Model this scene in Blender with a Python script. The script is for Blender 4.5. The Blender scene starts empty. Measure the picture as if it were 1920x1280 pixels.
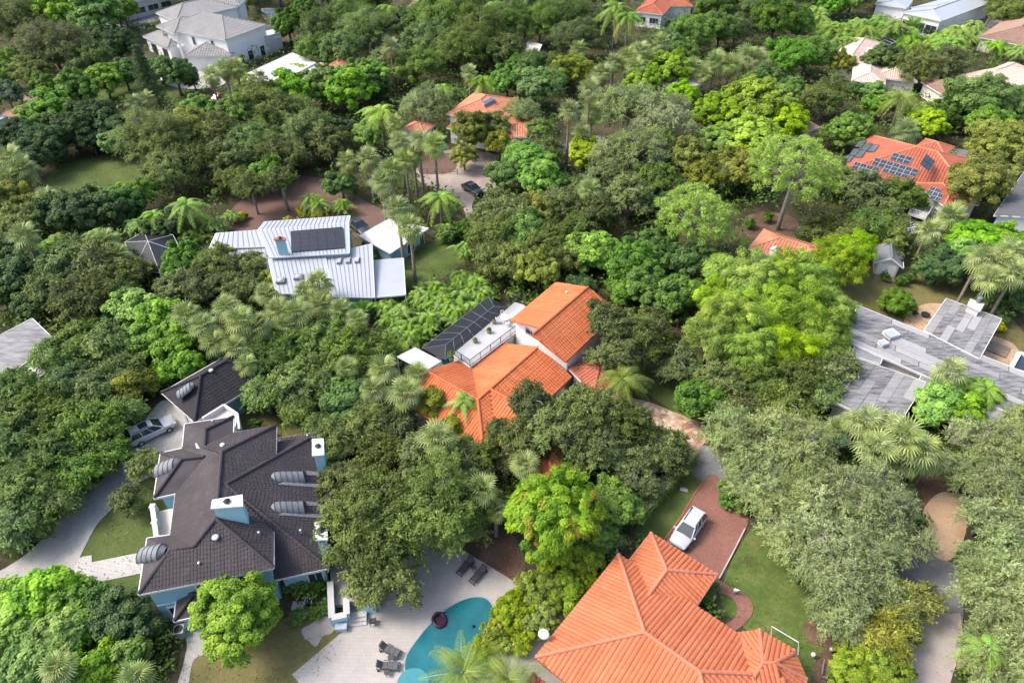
import bpy, math, random
import numpy as np
from mathutils import Vector
R = math.radians
rnd = random.Random(7)
scn = bpy.context.scene
col = scn.collection

# ------------------------------------------------------------------ camera, sky, sun, exposure
PITCH, FPX, CAMH = R(40), 1280.0, 57.0
cam = bpy.data.cameras.new("camera"); cam.lens = 24.0; cam.sensor_width = 36.0
cam.clip_start = 0.5; cam.clip_end = 3000
camo = bpy.data.objects.new("camera", cam); col.objects.link(camo)
camo.location = (0, 0, CAMH); camo.rotation_euler = (R(90) - PITCH, 0, 0)
scn.camera = camo
SUN_EL, SUN_DIR = 50, (-0.99, 0.02)            # horizontal direction towards the sun
w = bpy.data.worlds.new("World"); scn.world = w; w.use_nodes = True
nt = w.node_tree; bg = nt.nodes["Background"]
sky = nt.nodes.new("ShaderNodeTexSky"); sky.sky_type = 'NISHITA'; sky.sun_disc = False
sky.sun_elevation = R(SUN_EL); sky.sun_rotation = math.atan2(SUN_DIR[0], SUN_DIR[1])
sky.air_density = 1.0; sky.dust_density = 4.0; sky.ozone_density = 1.0
nt.links.new(sky.outputs[0], bg.inputs[0]); bg.inputs[1].default_value = 0.15
sl = bpy.data.lights.new("sun", 'SUN'); sl.energy = 1.45; sl.angle = R(19); sl.color = (1, 0.95, 0.87)
so = bpy.data.objects.new("sun", sl); col.objects.link(so)
sd = Vector((SUN_DIR[0], SUN_DIR[1], 0)).normalized() * math.cos(R(SUN_EL)); sd.z = math.sin(R(SUN_EL))
so.rotation_euler = sd.to_track_quat('Z', 'Y').to_euler(); so.location = (-60, 60, 120)
scn.view_settings.view_transform = 'Standard'; scn.view_settings.look = 'None'
scn.view_settings.exposure = 1.17; scn.view_settings.gamma = 1
scn.cycles.use_denoising = True
scn.cycles.max_bounces = 5; scn.cycles.diffuse_bounces = 4; scn.cycles.transparent_max_bounces = 8
scn.cycles.use_adaptive_sampling = True; scn.cycles.adaptive_threshold = 0.02
scn.cycles.glossy_bounces = 2; scn.cycles.transmission_bounces = 4

CPI, SPI = math.cos(PITCH), math.sin(PITCH)
def G(px, py, z=0.0):
    """world point at height z seen at photo pixel (px, py)"""
    u = (px - 960) / FPX; v = (py - 640) / FPX
    t = (z - CAMH) / (-SPI - v * CPI)
    return Vector((u * t, (CPI - v * SPI) * t, z))
def depth_of(p): return p.y * CPI + (CAMH - p.z) * SPI

# ------------------------------------------------------------------ helpers
OFF = {}                                         # world offset of each parented object
class MB:
    def __init__(s): s.v = []; s.f = []; s.m = []
    def face(s, pts, m=0):
        i = len(s.v); s.v += [tuple(p) for p in pts]; s.f.append(list(range(i, i + len(pts)))); s.m.append(m); return s
    def prism(s, poly, z0, z1, m=0, bottom=True):
        n = len(poly); i = len(s.v)
        zt = z1 if isinstance(z1, (list, tuple)) else [z1] * n
        a = sum(poly[k][0] * poly[(k + 1) % n][1] - poly[(k + 1) % n][0] * poly[k][1] for k in range(n))
        if a < 0: poly = list(poly)[::-1]; zt = list(zt)[::-1]
        s.v += [(p[0], p[1], z0) for p in poly] + [(p[0], p[1], zt[k]) for k, p in enumerate(poly)]
        s.f.append([i + n + k for k in range(n)]); s.m.append(m)
        if bottom: s.f.append([i + k for k in range(n)][::-1]); s.m.append(m)
        for k in range(n):
            j = (k + 1) % n; s.f.append([i + k, i + j, i + n + j, i + n + k]); s.m.append(m)
        return s
    def box(s, c, size, rz=0.0, m=0, rx=0.0, ry=0.0):
        from mathutils import Euler
        M = Euler((rx, ry, rz)).to_matrix(); c = Vector(c); i = len(s.v)
        for dz in (-.5, .5):
            for dx, dy in ((-.5, -.5), (.5, -.5), (.5, .5), (-.5, .5)):
                s.v.append(tuple(c + M @ Vector((dx * size[0], dy * size[1], dz * size[2]))))
        for f in ((3, 2, 1, 0), (4, 5, 6, 7), (0, 1, 5, 4), (1, 2, 6, 5), (2, 3, 7, 6), (3, 0, 4, 7)):
            s.f.append([i + k for k in f]); s.m.append(m)
        return s
    def bar(s, a, b, wd, ht, m=0, up=(0, 0, 1)):
        a, b = Vector(a), Vector(b); d = (b - a)
        if d.length < 1e-5: return s
        d.normalize(); u = Vector(up); x = d.cross(u)
        if x.length < 1e-4: x = d.cross(Vector((0, 1, 0)))
        x.normalize(); y = x.cross(d).normalized(); i = len(s.v)
        for p in (a, b):
            for ex, ey in ((-1, -1), (1, -1), (1, 1), (-1, 1)):
                s.v.append(tuple(p + x * ex * wd / 2 + y * ey * ht / 2))
        for f in ((3, 2, 1, 0), (4, 5, 6, 7), (0, 1, 5, 4), (1, 2, 6, 5), (2, 3, 7, 6), (3, 0, 4, 7)):
            s.f.append([i + k for k in f]); s.m.append(m)
        return s
    def tube(s, pts, rads, n=6, m=0, cap=True):
        pts = [Vector(p) for p in pts]; i0 = len(s.v)
        for k, p in enumerate(pts):
            d = (pts[min(k + 1, len(pts) - 1)] - pts[max(k - 1, 0)]).normalized()
            x = d.cross(Vector((0, 0, 1)) if abs(d.z) < .9 else Vector((1, 0, 0))).normalized(); y = d.cross(x)
            r = rads[k] if isinstance(rads, (list, tuple)) else rads
            for j in range(n):
                a = 2 * math.pi * j / n; s.v.append(tuple(p + x * math.cos(a) * r + y * math.sin(a) * r))
        for k in range(len(pts) - 1):
            for j in range(n):
                q = (j + 1) % n; s.f.append([i0 + k * n + j, i0 + k * n + q, i0 + (k + 1) * n + q, i0 + (k + 1) * n + j]); s.m.append(m)
        if cap:
            s.f.append([i0 + j for j in range(n)][::-1]); s.m.append(m)
            s.f.append([i0 + (len(pts) - 1) * n + j for j in range(n)]); s.m.append(m)
        return s
    def lathe(s, c, prof, n=12, m=0):
        c = Vector(c); i0 = len(s.v)
        for r, z in prof:
            for j in range(n):
                a = 2 * math.pi * j / n; s.v.append((c.x + r * math.cos(a), c.y + r * math.sin(a), c.z + z))
        for k in range(len(prof) - 1):
            for j in range(n):
                q = (j + 1) % n; s.f.append([i0 + k * n + j, i0 + k * n + q, i0 + (k + 1) * n + q, i0 + (k + 1) * n + j]); s.m.append(m)
        s.f.append([i0 + (len(prof) - 1) * n + j for j in range(n)]); s.m.append(m)
        return s
    def mesh(s, name, mats, smooth=False):
        me = bpy.data.meshes.new(name); me.from_pydata(s.v, [], s.f)
        for mt in (mats if isinstance(mats, (list, tuple)) else [mats]): me.materials.append(mt)
        if any(s.m): me.polygons.foreach_set('material_index', s.m)
        if smooth: me.polygons.foreach_set('use_smooth', [True] * len(me.polygons))
        me.update(); return me
    def build(s, name, mats, parent=None, smooth=False, local=False, bevel=0):
        o = bpy.data.objects.new(name, s.mesh(name, mats, smooth)); link(o, parent, local)
        if bevel:
            b = o.modifiers.new("b", 'BEVEL'); b.width = bevel; b.segments = 2; b.limit_method = 'ANGLE'
        return o
def link(o, parent=None, local=False):
    col.objects.link(o)
    if parent is not None:
        o.parent = parent
        if not local:
            po = OFF.get(parent.name, Vector((0, 0, 0)))
            o.location = -po
            OFF[o.name] = Vector((0, 0, 0))
    return o
def thing(name, label, cat, loc=(0, 0, 0), rz=0.0, group=None):
    o = bpy.data.objects.new(name, None); o.empty_display_size = .5; col.objects.link(o)
    o.location = loc; o.rotation_euler = (0, 0, rz); OFF[o.name] = Vector(loc)
    return tag(o, label, cat, group)
def tag(o, label, cat, group=None, kind=None):
    if label: o['label'] = label
    if cat: o['category'] = cat
    if group: o['group'] = group
    if kind: o['kind'] = kind
    return o
def struct(o): o['kind'] = 'structure'; return o
def copy_tree(o, parent=None):
    c = o.copy(); col.objects.link(c); c.parent = parent
    for ch in list(o.children): copy_tree(ch, c)
    return c
def inset(poly, d):
    n = len(poly); P = [Vector((p[0], p[1])) for p in poly]
    a = sum(P[k].x * P[(k + 1) % n].y - P[(k + 1) % n].x * P[k].y for k in range(n)); sg = 1 if a > 0 else -1
    out = []
    for k in range(n):
        p0, p1, p2 = P[k - 1], P[k], P[(k + 1) % n]
        d1 = (p1 - p0).normalized(); d2 = (p2 - p1).normalized()
        n1 = Vector((-d1.y, d1.x)) * sg; n2 = Vector((-d2.y, d2.x)) * sg
        b = n1 + n2
        if b.length < .2: out.append(p1 + n1 * d); continue
        b.normalize(); out.append(p1 + b * (d / max(.35, b.dot(n1))))
    return out

# ------------------------------------------------------------------ materials
MATS = {}
def newmat(name):
    m = bpy.data.materials.new(name); m.use_nodes = True; MATS[name] = m
    nt = m.node_tree; return m, nt, nt.nodes["Principled BSDF"]
def nd(nt, t, **kw):
    n = nt.nodes.new(t)
    for k, v in kw.items():
        if k.startswith('i_'): n.inputs[int(k[2:]) if k[2:].isdigit() else k[2:]].default_value = v
        else: setattr(n, k, v)
    return n
def ramp(nt, fac, stops):
    r = nt.nodes.new("ShaderNodeValToRGB"); e = r.color_ramp.elements
    while len(e) < len(stops): e.new(.5)
    for k, (p, c) in enumerate(stops): e[k].position = p; e[k].color = (*c, 1)
    nt.links.new(fac, r.inputs[0]); return r.outputs[0]
def coords(nt, kind='Object', scale=(1, 1, 1), rot=(0, 0, 0)):
    t = nt.nodes.new("ShaderNodeTexCoord"); mp = nt.nodes.new("ShaderNodeMapping")
    mp.inputs['Scale'].default_value = scale; mp.inputs['Rotation'].default_value = rot
    nt.links.new(t.outputs[kind], mp.inputs[0]); return mp.outputs[0]
def worldco(nt, scale=1.0, rot=0.0):
    g = nt.nodes.new("ShaderNodeNewGeometry"); mp = nt.nodes.new("ShaderNodeMapping")
    mp.inputs['Scale'].default_value = (scale,) * 3; mp.inputs['Rotation'].default_value = (0, 0, rot)
    nt.links.new(g.outputs['Position'], mp.inputs[0]); return mp.outputs[0]
def noise(nt, co, scale, detail=4, rough=.55):
    n = nd(nt, "ShaderNodeTexNoise"); n.inputs['Scale'].default_value = scale; n.inputs['Detail'].default_value = detail
    n.inputs['Roughness'].default_value = rough; nt.links.new(co, n.inputs[0]); return n.outputs[0]
def mixc(nt, fac, a, b, mode='MIX'):
    m = nd(nt, "ShaderNodeMix", data_type='RGBA', blend_type=mode)
    for i, v in ((0, fac), (6, a), (7, b)):
        if hasattr(v, 'links'): nt.links.new(v, m.inputs[i])
        else: m.inputs[i].default_value = v if i == 0 else (*v, 1) if len(v) == 3 else v
    return m.outputs[2]
def bump(nt, bs, h, strength=.4, dist=.05):
    b = nd(nt, "ShaderNodeBump"); b.inputs['Strength'].default_value = strength; b.inputs['Distance'].default_value = dist
    nt.links.new(h, b.inputs['Height']); nt.links.new(b.outputs[0], bs.inputs['Normal'])
def flat(name, c, rough=.6, var=.12, scale=1.5, spec=.3, metal=0.0, fine=18):
    """plain surface with soft mottling and fine grain"""
    m, nt, bs = newmat(name); co = worldco(nt)
    a = noise(nt, co, scale, 5); b = noise(nt, co, fine, 3)
    lo = tuple(x * (1 - var * 1.6) for x in c); hi = tuple(min(1, x * (1 + var * 1.2)) for x in c)
    c1 = ramp(nt, a, [(.3, lo), (.7, hi)])
    c2 = mixc(nt, .35, c1, ramp(nt, b, [(.3, lo), (.7, hi)]))
    nt.links.new(c2, bs.inputs['Base Color']); bs.inputs['Roughness'].default_value = rough
    bs.inputs['Specular IOR Level'].default_value = spec; bs.inputs['Metallic'].default_value = metal
    return m
def tilemat(name, c, c2, dirt=(.12, .06, .04), amount=.35):
    m, nt, bs = newmat(name); co = worldco(nt)
    oi = nd(nt, "ShaderNodeObjectInfo")
    a = noise(nt, co, .35, 5); b = noise(nt, co, 5.5, 3)
    base = mixc(nt, ramp(nt, a, [(.35, (0, 0, 0)), (.68, (1, 1, 1))]), c, c2)
    base = mixc(nt, ramp(nt, b, [(.3, (.38,) * 3), (.75, (0, 0, 0))]), base, tuple(x * .62 for x in c))
    base = mixc(nt, ramp(nt, oi.outputs['Random'], [(0, (0, 0, 0)), (1, (.34,) * 3)]), base, tuple(min(1, x * 1.22) for x in c2))
    st = noise(nt, co, .9, 7, .7)
    base = mixc(nt, ramp(nt, st, [(.5, (0, 0, 0)), (.78, (amount,) * 3)]), base, dirt)
    nt.links.new(base, bs.inputs['Base Color']); bs.inputs['Roughness'].default_value = .75
    bs.inputs['Specular IOR Level'].default_value = .2
    return m
def groundmat(name, stops, scale=.12, fine=3.0, bstr=.5, rough=.95, detail=8):
    m, nt, bs = newmat(name); co = worldco(nt)
    a = noise(nt, co, scale, detail, .62); b = noise(nt, co, fine, 6, .7)
    mx = nd(nt, "ShaderNodeMath", operation='MULTIPLY_ADD'); nt.links.new(b, mx.inputs[0]); mx.inputs[1].default_value = .45
    ad = nd(nt, "ShaderNodeMath", operation='MULTIPLY'); nt.links.new(a, ad.inputs[0]); ad.inputs[1].default_value = .62
    nt.links.new(ad.outputs[0], mx.inputs[2])
    nt.links.new(ramp(nt, mx.outputs[0], stops), bs.inputs['Base Color']); bs.inputs['Roughness'].default_value = rough
    bs.inputs['Specular IOR Level'].default_value = .12
    bump(nt, bs, noise(nt, co, fine * 4, 4), bstr, .06)
    return m
def pavermat(name, c1, c2, mortar, w_, h_, rot=0.0, stain=.3, msize=.012, leaf=None):
    m, nt, bs = newmat(name); co = worldco(nt, 1.0, rot)
    br = nd(nt, "ShaderNodeTexBrick"); nt.links.new(co, br.inputs[0])
    br.inputs['Color1'].default_value = (*c1, 1); br.inputs['Color2'].default_value = (*c2, 1); br.inputs['Mortar'].default_value = (*mortar, 1)
    br.inputs['Scale'].default_value = 1; br.inputs['Mortar Size'].default_value = msize; br.inputs['Brick Width'].default_value = w_; br.inputs['Row Height'].default_value = h_
    a = noise(nt, co, .4, 7, .65)
    c = mixc(nt, ramp(nt, a, [(.42, (0, 0, 0)), (.75, (stain,) * 3)]), br.outputs[0], tuple(x * .45 for x in c1))
    if leaf:
        lf = noise(nt, co, 2.2, 6, .75); c = mixc(nt, ramp(nt, lf, [(.6, (0, 0, 0)), (.66, (.55,) * 3)]), c, leaf)
    nt.links.new(c, bs.inputs['Base Color']); bs.inputs['Roughness'].default_value = .85; bs.inputs['Specular IOR Level'].default_value = .2
    iv = nd(nt, "ShaderNodeMath", operation='SUBTRACT'); iv.inputs[0].default_value = 1; nt.links.new(br.outputs[1], iv.inputs[1])
    bump(nt, bs, iv.outputs[0], .4, .02)
    return m
LB = 2.12; LT = (1.02, 1.0, .70)
def leafmat(name, lo, hi, accent=None, acc=.0, trans=.4, rough=.5, var=.28):
    """foliage: colour from each leaf's own tint and each plant's own shade, with light passing through"""
    m, nt, bs = newmat(name); lo = tuple(x * LB * k for x, k in zip(lo, LT)); hi = tuple(x * LB * k for x, k in zip(hi, LT))
    at = nd(nt, "ShaderNodeAttribute", attribute_name='tint'); oi = nd(nt, "ShaderNodeObjectInfo")
    c = ramp(nt, at.outputs['Fac'], [(.0, lo), (.93, hi)] + ([(.97, accent)] if accent else []))
    hs = nd(nt, "ShaderNodeHueSaturation")
    for sock, a, b in (('Hue', .487, .513), ('Saturation', .85, 1.08), ('Value', 1 - var, 1 + var)):
        if var < .06: continue
        mr = nd(nt, "ShaderNodeMapRange"); mr.inputs['To Min'].default_value = a; mr.inputs['To Max'].default_value = b
        if sock == 'Saturation':
            fr = nd(nt, "ShaderNodeMath", operation='FRACT'); mu = nd(nt, "ShaderNodeMath", operation='MULTIPLY'); mu.inputs[1].default_value = 7.3
            nt.links.new(oi.outputs['Random'], mu.inputs[0]); nt.links.new(mu.outputs[0], fr.inputs[0]); nt.links.new(fr.outputs[0], mr.inputs[0])
        elif sock == 'Value':
            fr = nd(nt, "ShaderNodeMath", operation='FRACT'); mu = nd(nt, "ShaderNodeMath", operation='MULTIPLY'); mu.inputs[1].default_value = 17.7
            nt.links.new(oi.outputs['Random'], mu.inputs[0]); nt.links.new(mu.outputs[0], fr.inputs[0]); nt.links.new(fr.outputs[0], mr.inputs[0])
        else: nt.links.new(oi.outputs['Random'], mr.inputs[0])
        nt.links.new(mr.outputs[0], hs.inputs[sock])
    nt.links.new(c, hs.inputs['Color'])
    nt.links.new(hs.outputs[0], bs.inputs['Base Color']); bs.inputs['Roughness'].default_value = rough; bs.inputs['Specular IOR Level'].default_value = .25
    tr = nd(nt, "ShaderNodeBsdfTranslucent"); nt.links.new(hs.outputs[0], tr.inputs[0])
    mx = nd(nt, "ShaderNodeMixShader"); mx.inputs[0].default_value = trans
    nt.links.new(bs.outputs[0], mx.inputs[1]); nt.links.new(tr.outputs[0], mx.inputs[2])
    nt.links.new(mx.outputs[0], nt.nodes["Material Output"].inputs[0])
    return m
def glassmat(name, c=(.03, .045, .06), rough=.08):
    m, nt, bs = newmat(name); bs.inputs['Base Color'].default_value = (*c, 1); bs.inputs['Roughness'].default_value = rough
    bs.inputs['Specular IOR Level'].default_value = .7
    return m
def screenmat(name, c=(.008, .010, .014), alpha=.87):
    m, nt, bs = newmat(name); bs.inputs['Base Color'].default_value = (*c, 1); bs.inputs['Roughness'].default_value = .5
    tr = nd(nt, "ShaderNodeBsdfTransparent"); mx = nd(nt, "ShaderNodeMixShader"); mx.inputs[0].default_value = alpha
    nt.links.new(tr.outputs[0], mx.inputs[1]); nt.links.new(bs.outputs[0], mx.inputs[2]); nt.links.new(mx.outputs[0], nt.nodes["Material Output"].inputs[0])
    return m
def roofshingle(name, c, c2, rot, wd=.30, ht=.36):
    return pavermat(name, c, c2, tuple(x * .45 for x in c), wd, ht, rot, .25, .02)
def paintmat(name, c, rough=.25):
    m, nt, bs = newmat(name); co = worldco(nt); a = noise(nt, co, 2, 4)
    nt.links.new(ramp(nt, a, [(.3, tuple(x * .93 for x in c)), (.7, c)]), bs.inputs['Base Color'])
    bs.inputs['Roughness'].default_value = rough; bs.inputs['Coat Weight'].default_value = .6; bs.inputs['Coat Roughness'].default_value = .06
    return m

M = {}
M['orange'] = tilemat('pale_orange_tile', (.49, .135, .060), (.55, .185, .092), dirt=(.20, .075, .045), amount=.5)
M['orangec'] = tilemat('orange_clay_tile', (.49, .130, .048), (.56, .178, .074), dirt=(.20, .07, .04), amount=.45)
M['orange2'] = tilemat('red_clay_tile', (.34, .098, .058), (.40, .135, .082), amount=.5)
M['terra'] = tilemat('weathered_terracotta_tile', (.42, .16, .09), (.55, .25, .15), amount=.5)
M['redbrown'] = tilemat('red_brown_shingle', (.26, .09, .06), (.32, .13, .09))
M['beigetile'] = tilemat('beige_concrete_tile', (.50, .38, .32), (.58, .46, .39), dirt=(.2, .14, .11))
M['browntile'] = tilemat('brown_concrete_tile', (.26, .16, .12), (.32, .21, .16))
M['greytile'] = tilemat('grey_concrete_tile', (.25, .24, .235), (.32, .31, .30), dirt=(.12, .12, .12))
M['cap'] = tilemat('pale_orange_ridge_tile', (.51, .175, .10), (.56, .22, .135))
M['wall'] = flat('white_wall_stucco', (.80, .79, .775), .8, .05, .6)
M['white'] = flat('white_stucco', (.49, .48, .475), .8, .05, .6)
M['trim'] = flat('white_trim', (.60, .60, .60), .5, .04)
M['cream'] = flat('cream_stucco', (.66, .62, .54), .8, .06, .6)
M['blue'] = flat('pale_blue_stucco', (.25, .43, .53), .8, .06, .7)
M['aqua'] = flat('aqua_stucco', (.33, .55, .62), .8, .06, .7)
M['metalw'] = flat('white_painted_metal', (.37, .395, .43), .4, .05, .5, .5)
M['metalseam'] = flat('pale_grey_metal_seam', (.20, .225, .26), .4, .05, .5, .5)
M['metalgrey'] = flat('lead_grey_metal', (.19, .198, .215), .65, .18, 1.2, .3, .1)
M['darkmetal'] = flat('black_metal', (.03, .03, .033), .5, .1)
M['alu'] = flat('grey_aluminium', (.42, .43, .45), .4, .06, 1, .5, .3)
M['cageframe'] = flat('dark_bronze_frame', (.16, .17, .185), .5, .1)
M['conc'] = flat('concrete', (.42, .40, .37), .9, .16, .8, .2)
M['glass'] = glassmat('window_glass')
M['panel'] = flat('solar_cell', (.022, .025, .038), .18, .2, 2, .6)
M['panelg'] = flat('grey_solar_collector', (.10, .115, .13), .25, .25, 1.2, .6)
M['screen'] = screenmat('dark_insect_screen')
M['skylight'] = flat('grey_skylight_dome', (.40, .40, .39), .2, .2, 1, .6)
M['bark'] = flat('grey_bark', (.15, .13, .11), .95, .3, 3, .1)
M['limb'] = flat('pale_grey_limb', (.30, .28, .24), .95, .25, 3, .1)
M['palmbark'] = flat('palm_bark', (.24, .20, .16), .95, .25, 4, .1)
M['brickred'] = flat('red_brick', (.36, .13, .08), .9, .2, 3)
M['rubber'] = flat('tyre_rubber', (.02, .02, .02), .9, .1)
M['wood'] = flat('weathered_wood', (.24, .19, .15), .9, .25, 2)
M['mulch'] = groundmat('brown_mulch', [(.3, (.07, .042, .03)), (.55, (.14, .085, .06)), (.75, (.22, .15, .11))], .5, 4)
# ------------------------------------------------------------------ ground and surfaces
M['soil'] = groundmat('leaf_litter_soil', [(.3, (.030, .030, .016)), (.5, (.062, .058, .032)), (.72, (.12, .10, .062))], .15, 2.2)
M['lawn'] = groundmat('green_lawn', [(.28, (.050, .075, .022)), (.5, (.080, .115, .032)), (.7, (.125, .150, .055))], .22, 2.5)
M['lawnb'] = groundmat('bright_lawn',  [(.34, (.095, .078, .045)), (.43, (.070, .090, .028)), (.53, (.085, .130, .030)), (.62, (.125, .150, .045)), (.72, (.175, .165, .075))], .33, 2.0)
M['lawnd'] = groundmat('dry_lawn', [(.25, (.065, .07, .026)), (.48, (.125, .12, .045)), (.72, (.21, .17, .08))], .25, 2.5)
M['lawns'] = groundmat('front_lawn', [(.28, (.05, .075, .024)), (.5, (.085, .115, .035)), (.72, (.12, .145, .05))], .22, 2.5)  # grass of the front left lawn, mottled in its own greens
M['drive'] = pavermat('grey_paver_drive', (.40, .385, .36), (.46, .44, .415), (.25, .24, .225), .22, .11, .4, .35, .01, (.16, .13, .09))
M['walk'] = pavermat('pale_walkway_paver', (.43, .415, .395), (.47, .45, .43), (.33, .315, .295), .4, .4, .2, .12)
M['deck'] = pavermat('pale_pool_paver', (.40, .37, .342), (.43, .40, .37), (.345, .318, .293), .30, .30, .02, .22, .012)
M['brickdrive'] = pavermat('red_brick_paver', (.25, .105, .082), (.33, .155, .12), (.15, .09, .07), .2, .1, .75, .35, .012, (.33, .21, .14))
M['brownpave'] = pavermat('red_brown_paver', (.165, .098, .078), (.20, .122, .098), (.105, .07, .058), .22, .11, .3, .3, .01, (.16, .10, .07))
M['asphalt'] = groundmat('grey_asphalt', [(.3, (.12, .12, .125)), (.55, (.19, .19, .195)), (.75, (.27, .26, .25))], .25, 5, .3)
M['beigedrive'] = groundmat('beige_gravel_drive', [(.3, (.21, .17, .145)), (.55, (.33, .27, .23)), (.75, (.43, .36, .31))], .3, 5, .4)
M['sand'] = groundmat('orange_sand', [(.3, (.30, .19, .12)), (.55, (.44, .30, .20)), (.75, (.54, .41, .30))], .35, 5, .4)
M['pinegrav'] = groundmat('pink_grey_drive', [(.3, (.26, .22, .20)), (.55, (.38, .33, .30)), (.75, (.46, .42, .39))], .3, 5, .3)

bm = MB(); bm.face([(-1500, -300, 0), (1500, -300, 0), (1500, 2500, 0), (-1500, 2500, 0)])
struct(bm.build('ground', M['soil']))
ZL = [0.004]
AREAN = {}
AREAS = []                                       # polygons where no undergrowth stands
def smooth(pts, n=6):
    out = []; m = len(pts)
    for i in range(m):
        p0, p1, p2, p3 = (Vector(pts[(i + k - 1) % m]) for k in range(4))
        for k in range(n):
            t = k / n
            out.append(.5 * ((2 * p1) + (-p0 + p2) * t + (2 * p0 - 5 * p1 + 4 * p2 - p3) * t * t + (-p0 + 3 * p1 - 3 * p2 + p3) * t ** 3))
    return out
def surf(name, px, mat, curve=True, clear=True, thick=0.0, grow=0.0):
    pts = [G(x, y) for x, y in px]
    P = [(p.x, p.y) for p in pts]
    if curve: P = [(v.x, v.y) for v in smooth(P)]
    AREAN[name] = P
    if clear: AREAS.append(P)
    ZL[0] += .0025; z = ZL[0]
    b = MB(); b.prism(P, z - .002, z + thick, bottom=False)
    return struct(b.build(name, mat))
def kerb(parent, px, wd=.12, ht=.09, mat=None, closed=False):
    P = [G(x, y) for x, y in px]; b = MB()
    for a, c in zip(P, P[1:]): b.bar(a + Vector((0, 0, ht / 2 + .07)), c + Vector((0, 0, ht / 2 + .07)), wd, ht)
    return b.build('kerb', mat or M['conc'], parent)

surf('lawn_front_left', [(120, 1110), (150, 1044), (180, 987), (210, 954), (262, 905), (315, 880), (340, 1010), (275, 1110), (262, 1160), (190, 1150)], M['lawns'])
surf('lawn_field', [(90, 330), (150, 300), (225, 290), (262, 320), (265, 365), (200, 365), (110, 372)], M['lawn'])
surf('lawn_back_drive', [(20, 165), (90, 155), (150, 150), (300, 130), (350, 160), (330, 200), (100, 180)], M['lawn'])
surf('lawn_central', [(1180, 700), (1230, 660), (1300, 660), (1350, 730), (1340, 800), (1260, 770)], M['lawn'])
surf('lawn_carport', [(752, 490), (790, 462), (850, 455), (880, 480), (830, 520), (775, 540), (755, 530)], M['lawnb'])
surf('lawn_strip', [(1190, 1000), (1225, 950), (1270, 905), (1300, 885), (1322, 900), (1318, 930), (1290, 965), (1262, 1005), (1235, 1030)], M['lawn'])
surf('lawn_right', [(1350, 1120), (1395, 1010), (1440, 980), (1560, 1000), (1620, 1100), (1600, 1200), (1560, 1300), (1470, 1300), (1480, 1240), (1400, 1180)], M['lawnb'])
surf('lawn_shed_yard', [(1560, 520), (1640, 500), (1700, 500), (1790, 520), (1860, 560), (1930, 640), (1930, 700), (1830, 690), (1700, 620), (1590, 600)], M['lawnd'])
surf('lawn_garage_court', [(455, 770), (560, 760), (610, 790), (600, 830), (520, 830), (470, 820)], M['lawnd'])
surf('lawn_bottom_left', [(345, 1290), (370, 1230), (440, 1200), (560, 1150), (640, 1150), (648, 1190), (560, 1300)], M['lawnd'])
surf('sandy_patch', [(566, 1180), (585, 1168), (603, 1150), (618, 1158), (632, 1166), (622, 1186), (606, 1192), (592, 1212), (578, 1200), (571, 1196)], M['pinegrav'])
surf('mulch_bed_pool', [(850, 1015), (900, 980), (960, 1000), (985, 1060), (965, 1100), (900, 1060)], M['mulch'])
surf('mulch_bed_tree', [(1505, 1170), (1540, 1160), (1580, 1180), (1590, 1210), (1550, 1215), (1515, 1200)], M['mulch'])
surf('mulch_bed_corner', [(1535, 1225), (1590, 1215), (1610, 1240), (1560, 1300), (1520, 1300)], M['mulch'])
surf('mulch_bed_pine', [(1392, 420), (1420, 398), (1480, 405), (1500, 430), (1480, 455), (1420, 460)], M['mulch'])
surf('mulch_bed_palms', [(1600, 880), (1680, 870), (1760, 890), (1780, 930), (1720, 960), (1630, 930)], M['mulch'])
surf('patio_red_chips', [(1695, 600), (1735, 570), (1790, 580), (1780, 640), (1725, 640)], M['sand'])
surf('patio_side', [(1820, 640), (1860, 630), (1905, 650), (1910, 690), (1860, 690)], M['sand'])

dl = surf('drive_left', [(-80, 1160), (0, 1122), (70, 1095), (131, 1081), (150, 1044), (180, 987), (210, 954), (262, 905), (310, 880), (360, 850), (350, 790), (310, 750), (270, 790), (230, 860), (190, 900), (140, 940), (100, 985), (60, 1030), (0, 1070), (-80, 1100)], M['drive'])
wk = surf('walkway', [(131, 1081), (150, 1044), (172, 1041), (173, 1054), (290, 1030), (288, 1070), (162, 1096), (150, 1099)], M['walk'], False)
surf('path_bottom_left', [(330, 1300), (345, 1240), (350, 1200), (330, 1170), (385, 1170), (395, 1200), (385, 1225), (362, 1240), (350, 1300)], M['drive'])
deck = surf('pool_deck', [(548, 1264), (640, 1186), (650, 1150), (690, 1080), (760, 990), (850, 1015), (866, 1030), (966, 1091), (1060, 1130), (1060, 1320), (760, 1360), (610, 1340)], M['deck'], False)
surf('drive_brown', [(430, 400), (480, 355), (540, 330), (620, 340), (680, 375), (735, 405), (735, 430), (700, 450), (660, 440), (660, 405), (560, 420), (440, 440)], M['brownpave'])
surf('drive_beige', [(780, 330), (795, 300), (860, 280), (960, 300), (960, 340), (900, 365), (885, 390), (900, 420), (880, 420), (860, 380), (800, 350)], M['beigedrive'])
surf('court_brown', [(785, 300), (800, 290), (850, 290), (850, 322), (790, 325)], M['brownpave'])
surf('drive_middle', [(1150, 300), (1190, 300), (1200, 340), (1185, 400), (1160, 420), (1165, 360)], M['beigedrive'])
surf('lane_upper', [(1030, 280), (1120, 255), (1130, 280), (1050, 290)], M['asphalt'])
surf('road', [(1290, 850), (1320, 835), (1350, 850), (1440, 880), (1560, 930), (1700, 1010), (1760, 1040), (1800, 1080), (1800, 1180), (1740, 1160), (1700, 1090), (1560, 1010), (1400, 950), (1330, 910), (1295, 885)], M['asphalt'])
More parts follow.
